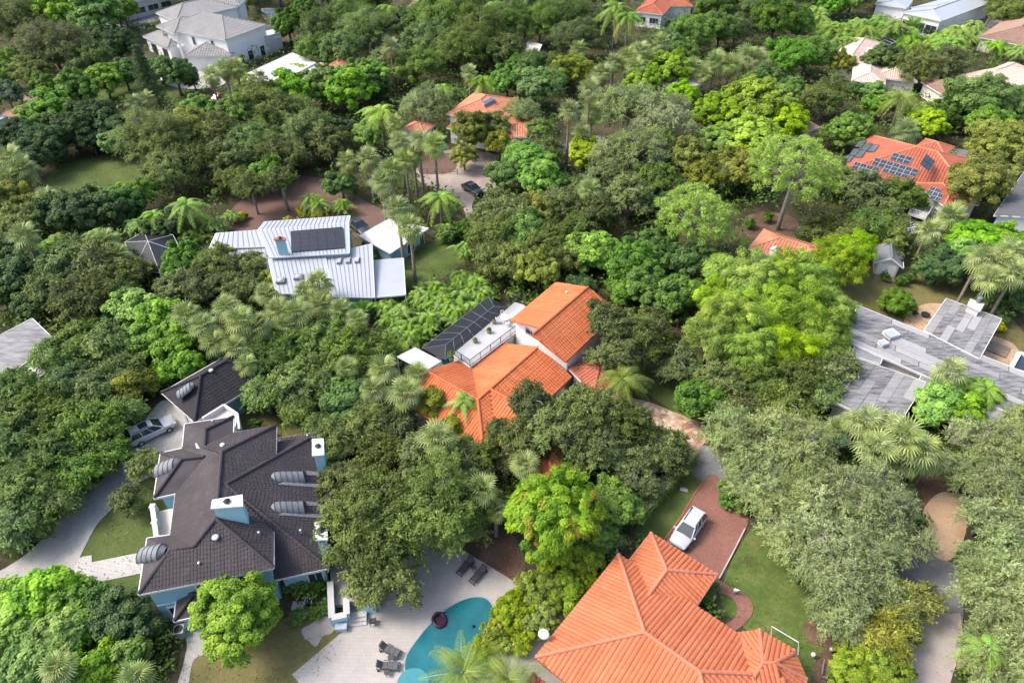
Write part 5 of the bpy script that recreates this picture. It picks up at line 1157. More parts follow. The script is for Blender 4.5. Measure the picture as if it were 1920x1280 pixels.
for k in range(3): c = G(667, 1168 - k * 8, .1 + k * .15); b = MB(); b.box((c.x, c.y, .12 + k * .15), (1.9, .5, .14), .08); b.build('step', M['walk'], stt)
bx_ = thing('storage_box', 'white deck box against the blue parapet by the pool', 'box', DG(640, 1176)); b = MB(); b.box((0, 0, .25), (.95, .5, .5), .08); b.build('box', M['metalw'], bx_, local=True); b = MB(); b.box((0, 0, .53), (1.0, .56, .07), .08); b.build('lid', M['metalw'], bx_, local=True)
# purple pool float
M['purple'] = flat('purple_vinyl', (.045, .016, .032), .3, .15, 2)
fp_ = G(824, 1163, .1); t = thing('pool_float', 'dark purple inflatable pool float on the water', 'float', (fp_.x, fp_.y, .115), .5); b = MB(); N = 18
b.tube([(.52 * math.cos(2 * math.pi * k / N), .62 * math.sin(2 * math.pi * k / N), .12) for k in range(N + 1)], .16, 8, cap=False); b.build('ring', M['purple'], t, True, True); b = MB(); b.lathe((0, 0, .06), [(.5, 0), (.5, .05)], 16); b.build('seat', M['purple'], t, local=True); b = MB(); b.tube([(-.3, .45, .25), (0, .6, .3), (.3, .45, .25)], .13, 8); b.build('backrest', M['purple'], t, True, True)
c = G(888, 1174, .1); t = thing('pool_skimmer', 'tiny black floating dispenser on the pool water', 'dispenser', (c.x, c.y, .115)); b = MB(); b.lathe((0, 0, 0), [(.12, 0), (.16, .05), (.06, .1), (.05, .2)], 10); b.build('floater', M['rubber'], t, local=True)
c = G(834, 1146, .1); t = thing('beach_ball', 'small blue ball at the left rim of the pool', 'ball', (c.x, c.y, .118)); b = MB(); b.lathe((0, 0, .13), [(.03, -.13), (.1, -.09), (.13, 0), (.1, .09), (.02, .13)], 12); M['ballblue'] = flat('blue_vinyl', (.05, .35, .5), .4, .1); b.build('ball', M['ballblue'], t, True, True)
# air conditioners and bins
def ac(label, p, rz=0.0):
    t = thing('air_conditioner', label, 'air conditioner', p, rz); b = MB(); b.box((0, 0, .42), (.85, .85, .8)); b.build('case', M['alu'], t, local=True, bevel=.03); b = MB(); b.lathe((0, 0, .82), [(.36, 0), (.36, .03), (.3, .035)], 18); b.build('fan_grille', M['darkmetal'], t, local=True)
ac('grey air conditioner below the porch of the blue house', ground_at(337, 1183, .5), .2)
ac('dark air conditioner at the back corner of the orange house near the mango tree', ground_at(1148, 1034, .5), .6)
b_ = thing('bin', 'grey bin behind the orange house beside the mango tree', 'bin', ground_at(1166, 1020, .5), .5); b = MB(); b.box((0, 0, .5), (.6, .7, 1.0)); b.build('bin_body', M['metalseam'], b_, local=True); b = MB(); b.box((0, .02, 1.04), (.66, .76, .08)); b.build('lid', M['alu'], b_, local=True)
b_ = thing('bin', 'grey wheeled bin on the drive of the white two storey house', 'bin', ground_at(230, 118, .5), .2); b = MB(); b.box((0, 0, .55), (.7, .8, 1.1)); b.build('bin_body', M['trim'], b_, local=True); b = MB(); b.box((0, .02, 1.14), (.76, .86, .08)); b.build('lid', M['alu'], b_, local=True)
# pump equipment court
t = thing('pool_pump', 'black pool pump with white pipes in the hedge court', 'pump', ground_at(578, 1132, .3)); b = MB(); b.lathe((0, 0, 0), [(.2, 0), (.25, .1), (.25, .7), (.12, .85)], 12); b.build('tank', M['darkmetal'], t, True, True); b = MB()
for k in range(4): b.tube([(-.3 + k * .2, .5, .5), (-.3 + k * .2, -.1, .5), (-.3 + k * .2, -.1, .2)], .05, 6)
b.build('pipe', M['trim'], t, local=True); b = MB(); b.box((-.9, -.1, .06), (1.1, .9, .1)); b.build('pad', M['conc'], t, local=True)
# bench, post, football goal frame, utility box on the lawns
g0, g1_ = G(1442, 1183, 0), G(1492, 1213, 0); t = thing('goal_frame', 'white metal goal frame lying on the lawn beside the octagonal bay', 'goal', base_of(g0, g1_)); b = MB(); z1 = Vector((0, 0, .9)); b.tube([g0 + Vector((0, -.6, 0)), g0 + z1, g1_ + z1, g1_ + Vector((0, -.6, 0))], .05, 6); b.build('frame', M['trim'], t)
t = thing('garden_bench', 'grey wooden bench beside the lime hedge at lower right', 'bench', ground_at(1547, 1258, .4), 1.1); b = MB()
for k in range(4): b.box((0, -.18 + k * .12, .45), (1.3, .1, .04))
b.build('seat', M['wood'], t, local=True); b = MB()
for k in range(3): b.box((0, .28, .6 + k * .13), (1.3, .03, .1))
b.build('backrest', M['wood'], t, local=True)
for sx in (-1, 1):
    for sy in (-1, 1): b = MB(); b.bar((sx * .55, sy * .2, 0), (sx * .55, sy * .2, .45), .06, .06); b.build('leg', M['wood'], t, local=True)
t = thing('utility_cover', 'pale rectangular utility cover in the grass strip by the white car', 'cover', ground_at(1282, 919, 0)); b = MB(); b.box((0, 0, .04), (.8, .42, .08), -.35); b.build('cover', M['conc'], t, local=True, bevel=.02)
t = thing('garden_heron', 'white ornament on the curved brick path by the orange house', 'ornament', ground_at(1377, 1112, 0)); b = MB(); b.tube([(0, 0, 0), (0, 0, .5), (.1, -.15, .75), (.05, -.3, 1.0), (.15, -.4, 1.1)], [.12, .2, .12, .06, .03], 8); b.build('figure', M['trim'], t, True, True)
for x, y, lab in ((1522, 1232, 'white garden globe lamp near the bench at lower right'), (1556, 1222, 'grey garden globe near the mulch beside the bench')):
    t = thing('garden_lamp', lab, 'lamp', ground_at(x, y, 0)); b = MB(); b.lathe((0, 0, 0), [(.05, 0), (.04, .25), (.16, .3), (.2, .45), (.14, .6), (.02, .64)], 12); b.build('globe', M['trim'] if 'white' in lab else M['alu'], t, True, True)
# fence by the beige drive, utility pole at the top right
f0, f1 = G(788, 326, 0), G(858, 327, 0); t = thing('fence', 'low dark rail fence on the beige drive behind the black car', 'fence', base_of(f0, f1))
for k in range(2): b = MB(); b.bar(f0 + Vector((0, 0, .5 + .5 * k)), f1 + Vector((0, 0, .5 + .5 * k)), .06, .09); b.build('rail', M['wood'], t)
for k in range(6): p = f0.lerp(f1, k / 5); b = MB(); b.bar(p, p + Vector((0, 0, 1.1)), .12, .12); b.build('post', M['wood'], t)
p0 = G(1845, 52, 0); t = thing('utility_pole', 'leaning wooden pole rising past the top edge at right', 'pole', p0); b = MB(); b.tube([p0, p0 + Vector((2.2, 0, 14))], [.28, .2], 8); b.build('shaft', M['wood'], t)
# clutter on the chip patio behind the grey flat roof
t = thing('fire_pit', 'black metal fire pit and chair on the orange chip patio', 'fire pit', ground_at(1735, 590, .3)); b = MB(); b.lathe((0, 0, 0), [(.3, 0), (.5, .15), (.55, .4), (.45, .38)], 14); b.build('bowl', M['darkmetal'], t, True, True); b = MB(); b.bar((-1.3, .4, 0), (-1.3, .4, 1.0), .5, .08); b.box((-1.2, .1, .4), (.5, .5, .06)); b.build('seat', M['darkmetal'], t, local=True)
t = thing('deck_platform', 'weathered wooden deck on the sandy side patio of the flat roofed house', 'deck', base_of(G(1862, 648, 0)))
c = G(1862, 648, .2); uu = (G(1890, 660, 0) - G(1840, 640, 0)).normalized()
for k in range(8): b = MB(); o_ = c + Vector((-uu.y, uu.x, 0)) * (k - 4) * .32; b.bar(o_ - uu * 1.8, o_ + uu * 1.8, .28, .06); b.build('plank', M['wood'], t)
# ------------------------------------------------------------------ vegetation
def unit(v): return v / np.maximum(1e-6, np.linalg.norm(v, axis=-1, keepdims=True))
def leafmesh(name, pos, nrm, size, aspect, tint, rg, mat, tipdir=None, droop=.15, fold=.0):
    """one rhombus-shaped blade per leaf"""
    n = len(pos); nrm = unit(nrm); t = rg.normal(size=(n, 3)) if tipdir is None else tipdir + rg.normal(size=(n, 3)) * .25
    t = unit(t - nrm * np.sum(t * nrm, 1, keepdims=True)); b = np.cross(nrm, t); s = size[:, None]
    v = np.empty((n, 4, 3)); v[:, 0] = pos - t * s * .5; v[:, 2] = pos + t * s * .5 - nrm * s * droop
    m = pos - t * s * .04 + nrm * s * fold; v[:, 1] = m + b * s * aspect * .5; v[:, 3] = m - b * s * aspect * .5
    return rawmesh(name, v.reshape(-1, 3), n, tint, mat)
def rawmesh(name, verts, nq, tint, mat):
    me = bpy.data.meshes.new(name); me.vertices.add(len(verts)); me.vertices.foreach_set('co', verts.astype(np.float32).ravel())
    me.loops.add(nq * 4); me.loops.foreach_set('vertex_index', np.arange(nq * 4, dtype=np.int32))
    me.polygons.add(nq); me.polygons.foreach_set('loop_start', np.arange(0, nq * 4, 4, dtype=np.int32)); me.polygons.foreach_set('loop_total', np.full(nq, 4, dtype=np.int32))
    a = me.attributes.new('tint', 'FLOAT', 'FACE'); a.data.foreach_set('value', np.clip(tint, 0, 1).astype(np.float32))
    me.materials.append(mat); me.update(calc_edges=True); return me
def sphere_dirs(n, rg, up=0.0):
    d = rg.normal(size=(n, 3)); d = unit(d); d[:, 2] += up; return unit(d)

LM = {}
LM['oak'] = leafmat('live_oak_leaf', (.042, .060, .022), (.128, .163, .062), var=.34)
LM['oakg'] = leafmat('green_oak_leaf', (.038, .066, .020), (.122, .178, .052))
LM['wisp'] = leafmat('pale_oak_leaf', (.088, .118, .062), (.225, .270, .160), var=.12)
LM['goldwisp'] = leafmat('golden_feathery_leaf', (.085, .100, .022), (.235, .250, .070), var=.1)
LM['green'] = leafmat('mid_green_leaf', (.035, .078, .018), (.115, .205, .045))
LM['bright'] = leafmat('bright_green_leaf', (.056, .128, .020), (.175, .280, .052), var=.2)
LM['dark'] = leafmat('dark_green_leaf', (.018, .042, .016), (.062, .110, .040))
LM['teal'] = leafmat('blue_green_leaf', (.035, .065, .040), (.105, .155, .100))
LM['fresh'] = leafmat('fresh_green_leaf', (.060, .118, .016), (.185, .280, .045), var=.03)
LM['lime'] = leafmat('lime_leaf', (.072, .135, .012), (.215, .315, .035), var=.16)
LM['bamboo'] = leafmat('bamboo_leaf', (.072, .132, .016), (.230, .325, .044), var=.14)
LM['olive'] = leafmat('yellow_olive_leaf', (.060, .078, .015), (.185, .205, .045), var=.22)
LM['yellow'] = leafmat('yellow_leaf', (.12, .17, .010), (.30, .36, .025), var=.05)
LM['mango'] = leafmat('mango_leaf', (.052, .122, .012), (.200, .300, .028), (.46, .29, .05), var=.02)
LM['hedge'] = leafmat('hedge_leaf', (.030, .072, .012), (.105, .180, .035), var=.2)
LM['croton'] = leafmat('croton_leaf', (.10, .11, .015), (.38, .32, .03), (.5, .16, .03), var=.15)
LM['shrub'] = leafmat('yellow_green_shrub_leaf', (.050, .085, .010), (.170, .225, .030), (.42, .30, .03), var=.15)
LM['pine'] = leafmat('pine_needle', (.075, .135, .030), (.215, .300, .085), trans=.2, var=.05)
LM['norfolk'] = leafmat('norfolk_needle', (.020, .050, .018), (.055, .100, .035), trans=.15)
LM['fan'] = leafmat('fan_frond', (.062, .092, .036), (.165, .205, .090), (.24, .18, .08), var=.15, trans=.2)
LM['fanw'] = leafmat('pale_fan_frond', (.075, .105, .045), (.195, .235, .115), (.25, .20, .09), var=.1, trans=.2)
LM['dead'] = leafmat('dry_frond', (.16, .11, .055), (.34, .25, .13), var=.2, trans=.15)
LM['feather'] = leafmat('palm_frond', (.040, .095, .014), (.150, .235, .045), (.38, .34, .05), var=.22, trans=.25)
LM['coco'] = leafmat('coconut_frond', (.045, .085, .012), (.160, .215, .045), (.30, .26, .05), var=.12, trans=.25)
LM['litter'] = leafmat('fallen_leaf', (.07, .045, .022), (.20, .135, .07), trans=.1)
LM['blade'] = leafmat('grass_blade', (.042, .060, .016), (.100, .130, .036), trans=.3, var=.02)
LM['under'] = leafmat('undergrowth_leaf', (.022, .042, .012), (.080, .125, .030), trans=.3)

# kind: lobes, clumps per lobe, leaves per clump, lobe radius (share of R), clump radius m, leaf m, aspect, flatness, crown centre height m + share of R, scatter of normals, limb visibility
SP = {
 'oak':    dict(lob=.29, rc=.68, leaf=.26, asp=.50, flat=.72, z=(.9, .74), scat=.75, dens=1.0, twig=.55, strand=.35),
 'oakg':   dict(lob=.31, rc=.76, leaf=.28, asp=.50, flat=.74, z=(.9, .74), scat=.65, dens=1.0, twig=.35, strand=.25),
 'wisp':   dict(lob=.24, rc=.60, leaf=.30, asp=.24, flat=.70, z=(1.4, .76), scat=1.0, dens=.36, twig=1.0, strand=.92, spray=2.1),
 'goldwisp': dict(lob=.36, rc=.78, leaf=.34, asp=.30, flat=.75, z=(1.0, .76), scat=.9, dens=.75, twig=.6, strand=.85),
 'green':  dict(lob=.38, rc=.85, leaf=.36, asp=.60, flat=.78, z=(.8, .78), scat=.55, dens=.9, twig=.15),
 'bright': dict(lob=.38, rc=.80, leaf=.38, asp=.60, flat=.80, z=(.7, .78), scat=.5, dens=.9, twig=.08),
 'dark':   dict(lob=.38, rc=.85, leaf=.36, asp=.55, flat=.82, z=(.7, .78), scat=.6, dens=.9, twig=.1),
 'teal':   dict(lob=.36, rc=.80, leaf=.34, asp=.50, flat=.85, z=(1.2, .85), scat=.6, dens=.9, twig=.15),
 'fresh':  dict(irr=.3, lob=.36, rc=.70, leaf=.30, asp=.60, flat=.92, z=(.8, .85), scat=.5, dens=.9, twig=.05),
 'lime':   dict(lob=.34, rc=.75, leaf=.40, asp=.60, flat=.80, z=(.8, .78), scat=.5, dens=.9, twig=.1),
 'bamboo': dict(lob=.34, rc=.85, leaf=.46, asp=.16, flat=.90, z=(1.6, .90), scat=.7, dens=1.15, twig=.1, plume=True),
 'olive':  dict(lob=.36, rc=.80, leaf=.34, asp=.50, flat=.85, z=(.8, .78), scat=.65, dens=.95, twig=.35),
 'yellow': dict(lob=.40, rc=.60, leaf=.36, asp=.55, flat=.75, z=(.8, .70), scat=.5, dens=.9, twig=.05),
 'mango':  dict(irr=.3, lob=.36, rc=.62, leaf=.44, asp=.30, flat=.86, z=(1.0, .85), scat=.4, dens=1.0, twig=.0, rosette=True),
 'shrub':  dict(lob=.42, rc=.55, leaf=.30, asp=.50, flat=.85, z=(.0, .72), scat=.5, dens=1.0, twig=.05),
 'hedge':  dict(lob=.46, rc=.50, leaf=.24, asp=.55, flat=.85, z=(.0, .70), scat=.5, dens=1.0, twig=.0),
 'croton': dict(lob=.46, rc=.40, leaf=.34, asp=.32, flat=.80, z=(.0, .70), scat=.5, dens=1.0, twig=.0),
}
PROTO = {}
def crown(kind, Rr, seed):
    """foliage and woody frame of one tree of horizontal radius Rr"""
    p = SP[kind]; rg = np.random.default_rng(seed); flat_ = p['flat']; zc = p['z'][0] + p['z'][1] * Rr
    nl = int((7 + Rr * 1.9) * (1.25 if p['lob'] < .32 else 1)) if Rr > 1.5 else 5; rl = p['lob'] * Rr; out = []
    # lobe centres: golden spiral over a dome, jittered
    lob = []; ph1, ph2 = rg.uniform(0, 6.28, 2)
    for k in range(nl):
        f = (k + .5) / nl; el = math.asin(1 - 1.35 * f) if 1 - 1.35 * f > -1 else -1.2; az = k * 2.39996 + rg.uniform(-.4, .4); rr = (Rr - rl) * rg.uniform(.80, 1.10) * (1 + (.17 * math.sin(2 * az + ph1) + .11 * math.sin(3 * az + ph2)) * p.get('irr', 1))
        lob.append((rr * math.cos(el) * math.cos(az), rr * math.cos(el) * math.sin(az), rr * math.sin(el) * flat_ * (1.0 if el > 0 else .6)))
    lob.append((0, 0, 0.1 * Rr)); lob = np.array(lob); rls = rl * rg.uniform(.78, 1.25, len(lob)); rls[-1] = rl * 1.2
    rc = p['rc'] * (1 if Rr > 2 else max(.35, Rr / 2.4)) * min(1.35, max(.8, Rr / 5)) ; P, N, T, S = [], [], [], []; TD = []; twigs = []
    for li, (c, r) in enumerate(zip(lob, rls)):
        nc = max(6, int(2.2 * (r / rc) ** 2 + 4)); d = sphere_dirs(nc, rg, .25); lt = rg.uniform(-.13, .13)
        cc = c + d * (r * rg.uniform(.72, 1.12, (nc, 1))) * np.array([1, 1, flat_])
        for q, dq in zip(cc, d):
            rq = rc * rg.uniform(.65, 1.2); ar = 4 * math.pi * rq * rq * .75; nlv = int(ar * 1.75 * p['dens'] / (p['leaf'] ** 2 * p['asp'] * .55)); nlv = max(14, min(nlv, 135))
            if p.get('rosette'): nlv = max(14, int(nlv * .8))
            ld = sphere_dirs(nlv, rg, .35); rad = rq * rg.uniform(.35, 1.0, (nlv, 1)) ** .6
            pos = q + ld * rad * np.array([1, 1, .72])
            if p.get('plume'): out_ = unit(q * np.array([1, 1, .3])); pos = pos + out_ * (rg.uniform(0, 1, (nlv, 1)) ** 2) * rq * .9; pos[:, 2] -= (rg.uniform(0, 1, nlv) ** 2) * .3
            td = unit(pos - np.array([0, 0, -.3 * Rr])) + np.array([0, 0, -.3])
            ns = int(nlv * p.get('strand', 0))
            if ns > 4:                                # leaves set along thin outward sprays
                k_ = max(2, ns // 9); sd_ = unit(sphere_dirs(k_, rg, .2) * .8 + dq * .9); wh = rg.integers(0, k_, ns); tt_ = rg.uniform(.2, 1.0, (ns, 1)); ln_ = rq * p.get('spray', 1.65)
                pos[:ns] = q + sd_[wh] * tt_ * ln_ + rg.normal(size=(ns, 3)) * .07 - np.array([0, 0, .28]) * tt_ ** 2 * rq; td[:ns] = sd_[wh] + np.array([0, 0, -.3])
            TD.append(td)
            P.append(pos); nn = ld * .55 + unit(q * np.array([1, 1, 1.2]) + np.array([0, 0, .6 * Rr]))[None, :] * .45 + rg.normal(size=(nlv, 3)) * p['scat'] * .55 + np.array([0, 0, .35])
            N.append(nn); ct = rg.normal() * .22 + lt
            tt = .42 + ct + rg.normal(size=nlv) * .13
            if kind in ('mango', 'croton') and rg.uniform() < (.17 if kind == 'mango' else .2): tt = tt + np.where(rg.uniform(size=nlv) < .55, .55, 0)
            elif kind == 'shrub' and rg.uniform() < .08: tt = tt + np.where(rg.uniform(size=nlv) < .5, .5, 0)
            else: tt = np.minimum(tt, .92)
            T.append(tt); S.append(p['leaf'] * rg.uniform(.65, 1.25, nlv) * (1 if Rr > 2 else .75))
            if rg.uniform() < p['twig']: twigs.append((c, q + dq * rq * rg.uniform(.0, .75), r))
    P, N, T, S = np.concatenate(P), np.concatenate(N), np.concatenate(T), np.concatenate(S); P[:, 2] += zc
    TD = np.concatenate(TD); keep = P[:, 2] > .12; P, N, T, S, TD = P[keep], N[keep], T[keep], S[keep], TD[keep]
    tip = TD * 1.6 if p.get('strand') else None
    if p.get('plume'): tip = unit(P - np.array([0, 0, zc])) + np.array([0, 0, -.35])
    if p.get('rosette'): tip = unit(P - np.array([0, 0, zc])) * .6 + np.array([0, 0, -.5])
    cm = leafmesh(kind + '_crown', P, N, S, p['asp'], T, rg, LM[kind], tip)
    b = MB(); tr = max(.05, .045 * Rr + .05); fork = max(.15, zc - Rr * flat_ * .55)
    b.tube([(0, 0, -.1), (tr * .4, 0, fork * .5), (0, tr * .5, fork), (0, 0, zc)], [tr * 1.5, tr * 1.05, tr * .95, tr * .5], 8)
    for c, r in zip(lob[:-1], rls):
        e = Vector((c[0], c[1], c[2] + zc)); s = Vector((0, 0, fork)); m_ = s.lerp(e, .5) + Vector((0, 0, Rr * .06)); b.tube([s, m_, e], [tr * .6, tr * .42, tr * .2], 5)
    for c, q, r in twigs:
        a_ = Vector((c[0], c[1], c[2] + zc)); e = Vector((q[0], q[1], q[2] + zc)); m_ = a_.lerp(e, .55) + Vector((rg.uniform(-.2, .2), rg.uniform(-.2, .2), rg.uniform(.0, .2))); w_ = max(.018, tr * .13); b.tube([a_, m_, e], [w_ * 1.3, w_, w_ * .45], 4, cap=False)
    if p['twig'] > .3:                                # bare pale branches breaking through the leaves
        up_ = P[P[:, 2] > zc + Rr * .12]
        for k in range(int(5 + Rr * 2.2)):
            q = up_[rg.integers(len(up_))]; o_ = unit((q - np.array([0, 0, zc - Rr * .4]))); a_ = Vector(tuple(q - o_ * .9)); sd_ = unit(o_ * .5 + rg.normal(size=3) * .7); pts = [a_]
            for s_ in range(4): sd_ = unit(sd_ + rg.normal(size=3) * .35 + np.array([0, 0, .06])); pts.append(pts[-1] + Vector(tuple(sd_)) * .42)
            b.tube(pts, [.05, .042, .034, .026, .012], 4, cap=False)
    tm = b.mesh(kind + '_trunk', M['limb'] if kind in ('oak', 'wisp', 'oakg') else M['bark'], True)
    return cm, tm, zc
SIZES = {'goldwisp': (2.4,), 'fresh': (4.4,), 'oak': (2.2, 3.6, 5.2, 7.6), 'oakg': (2.8, 3.6, 5.2, 7.0), 'wisp': (2.6, 3.2, 3.8), 'green': (1.6, 2.8, 4.2, 6.0), 'bright': (1.6, 2.8, 4.2), 'dark': (1.6, 3.0, 4.8), 'teal': (1.4, 3.0), 'lime': (2.8, 4.6), 'bamboo': (2.4, 3.6),
         'olive': (2.0, 3.6, 5.0), 'yellow': (1.2, 2.8), 'mango': (5.4,), 'shrub': (1.2, 2.2), 'hedge': (.6, 1.2, 2.0), 'croton': (.8,)}
NVAR = {'goldwisp': 1, 'fresh': 1, 'oak': 2, 'oakg': 1, 'wisp': 1, 'green': 1, 'bright': 2, 'olive': 1, 'dark': 1, 'lime': 1, 'bamboo': 1, 'hedge': 1, 'shrub': 1, 'mango': 1, 'croton': 1, 'teal': 1, 'yellow': 1}
def proto(kind, Rr, idx):
    s = min(SIZES[kind], key=lambda x: abs(math.log(x / max(.2, Rr)))); k = (kind, s, idx % NVAR.get(kind, 2))
    if k not in PROTO: PROTO[k] = (*crown(kind, s, abs(hash((len(kind) * 131 + ord(kind[0]) * 7 + ord(kind[-1]), int(s * 10), k[2]))) % 99991 + 1), s)
    return PROTO[k]

# palms ---------------------------------------------------------------------
def fan_frond(mat, name, droop, rg, span=290, L=.95, pet=.9, nseg=15):
    V, T = [], []
    def quad(a, b, c, d, t): V.extend([a, b, c, d]); T.append(t)
    dz = lambda x: -droop * x * x
    p0 = np.array([0, 0, 0.]); p1 = np.array([pet, 0, dz(pet / 2)])
    for w_ in ((0, .025, 0),): w_ = np.array(w_); quad(p0 - w_, p0 + w_, p1 + w_, p1 - w_, .75)
    for k in range(nseg):
        a = math.radians(-span / 2 + span * (k + .5) / nseg); l = L * (1 - .25 * abs(a) / math.pi) * rg.uniform(.9, 1.08); da = math.radians(span / nseg) * .40; t = .45 + rg.normal() * .16 + (.5 if rg.uniform() < .03 else 0)
        def pt(rad, an, extra=0.0):
            x = pet + rad * math.cos(an); y = rad * math.sin(an); return np.array([x, y, dz(max(0, x) * .6) + .10 * abs(math.sin(an)) * rad - extra])
        fold = .035; m1 = l * .58
        quad(pt(.03, a - da), pt(.03, a + da), pt(m1, a + da * .78), pt(m1, a - da * .78) - np.array([0, 0, fold]), t)
        quad(pt(m1, a - da * .78) - np.array([0, 0, fold]), pt(m1, a + da * .78), pt(l, a + da * .12, l * (.22 + droop * .5)), pt(l, a - da * .12, l * (.22 + droop * .5)), t + .06)
    return rawmesh(name, np.array(V), len(T), np.array(T), mat)
def feather_frond(mat, name, L, arch, rg, nl=30, ll=.62, hang=.35, width=.075, up=.9, yellow=.03):
    V, T = [], []
    def rach(t): return np.array([L * (t * math.cos(up) * 1.0 + arch * .35 * t * t), 0, L * (t * math.sin(up) - arch * .95 * t * t)])
    K = 9
    for k in range(K):
        a, b = rach(k / K), rach((k + 1) / K); w0, w1 = .045 * (1 - k / K) + .012, .045 * (1 - (k + 1) / K) + .012
        y = np.array([0, 1, 0]); V.extend([a - y * w0, a + y * w0, b + y * w1, b - y * w1]); T.append(.86)
    for s in (-1, 1):
        for k in range(nl):
            t = .12 + .87 * (k + rg.uniform(0, .6)) / nl; o = rach(t); tg = unit(rach(min(1, t + .02)) - rach(t - .02)); l = ll * math.sin(math.pi * min(1, .22 + t * .78)) ** .5 * rg.uniform(.85, 1.1) + .08
            out_ = unit(np.array([0, s, 0]) * 1.0 + tg * .62 + np.array([0, 0, .18 - hang * .4])); mid_ = o + out_ * l * .5; end = o + out_ * l * .95 + np.array([0, 0, -hang * l])
            w_ = tg * width * .5; tt = .45 + rg.normal() * .14 + (.5 if rg.uniform() < yellow else 0)
            V.extend([o - w_ * .6, o + w_ * .6, mid_ + w_, mid_ - w_]); T.append(tt); V.extend([mid_ - w_, mid_ + w_, end + w_ * .15, end - w_ * .15]); T.append(tt)
    return rawmesh(name, np.array(V), len(T), np.array(T), mat)
def paddle_leaf(mat, name, L, rg):
    V, T = [], []; K = 8
    for k in range(K):
        t0, t1 = .25 + .75 * k / K, .25 + .75 * (k + 1) / K
        for s in (-1, 1):
            w0, w1 = (.34 * math.sin(math.pi * ((t - .25) / .78 + .06)) ** .6 for t in (t0, t1)); z = lambda t, y: L * (.85 * t - .42 * t * t) - abs(y) * .25
            g = rg.uniform(.0, .04); V.extend([np.array([L * t0 * .5, 0, z(t0, 0)]), np.array([L * t0 * .5 + g, s * w0, z(t0, w0)]), np.array([L * t1 * .5 - g, s * w1, z(t1, w1)]), np.array([L * t1 * .5, 0, z(t1, 0)])]); T.append(.4 + rg.normal() * .12)
    y = np.array([0, .04, 0]); V.extend([-y, y, np.array([L * .125, .03, L * .19]), np.array([L * .125, -.03, L * .19])]); T.append(.6)
    return rawmesh(name, np.array(V), len(T), np.array(T), mat)
rgp = np.random.default_rng(5)
FAN = [fan_frond(LM['fan'], 'fan_frond', .10, rgp), fan_frond(LM['fan'], 'fan_frond', .26, rgp), fan_frond(LM['fan'], 'fan_frond', .42, rgp)]
FANW = [fan_frond(LM['fanw'], 'fan_frond', .10, rgp, L=1.1, pet=1.1), fan_frond(LM['fanw'], 'fan_frond', .26, rgp, L=1.1, pet=1.1), fan_frond(LM['fanw'], 'fan_frond', .40, rgp, L=1.1, pet=1.1)]
FAND = fan_frond(LM['dead'], 'dry_fan_frond', .55, rgp, L=.8)
FEA = [feather_frond(LM['feather'], 'feather_frond', 3.0, .95, rgp, up=u_) for u_ in (1.15, .8, .45)]
ARE = [feather_frond(LM['feather'], 'areca_frond', 2.7, 1.05, rgp, 24, .6, .5, .085, up=u_) for u_ in (1.3, 1.1, .85)]
COC = [feather_frond(LM['coco'], 'coconut_frond', 4.0, .85, rgp, 40, .95, .6, .036, up=u_, yellow=.10) for u_ in (1.2, .8, .4)]
FEAD = feather_frond(LM['dead'], 'dry_feather_frond', 2.6, 1.2, rgp, up=.2)
PAD = [paddle_leaf(LM['bright'], 'paddle_leaf', 2.6, rgp), paddle_leaf(LM['green'], 'paddle_leaf', 2.2, rgp)]
def pinnate_trunk(name, h, r0, r1, lean=0.0):
    b = MB(); K = max(4, int(h / .6)); pts = [(lean * (k / K) ** 1.6, 0, h * k / K) for k in range(K + 1)]
    b.tube(pts, [r0 + (r1 - r0) * (k / K) ** .5 + (.02 if k % 2 else 0) for k in range(K + 1)], 8); return b.mesh(name, M['palmbark'], True)
TRK = {k: pinnate_trunk('palm_trunk', 1.0, .20, .13) for k in (0,)}
def merged(meshes_xf, name, mat):
    """join posed fronds into one crown mesh"""
    V, T = [], []
    for me, Mx in meshes_xf:
        n = len(me.vertices); co = np.empty(n * 3, np.float32); me.vertices.foreach_get('co', co); co = co.reshape(-1, 3); A = np.array(Mx); V.append(co @ A[:3, :3].T + A[:3, 3]); t = np.empty(len(me.polygons), np.float32); me.attributes['tint'].data.foreach_get('value', t); T.append(t)
    V = np.concatenate(V); T = np.concatenate(T); return rawmesh(name, V, len(T), T, mat)
from mathutils import Matrix
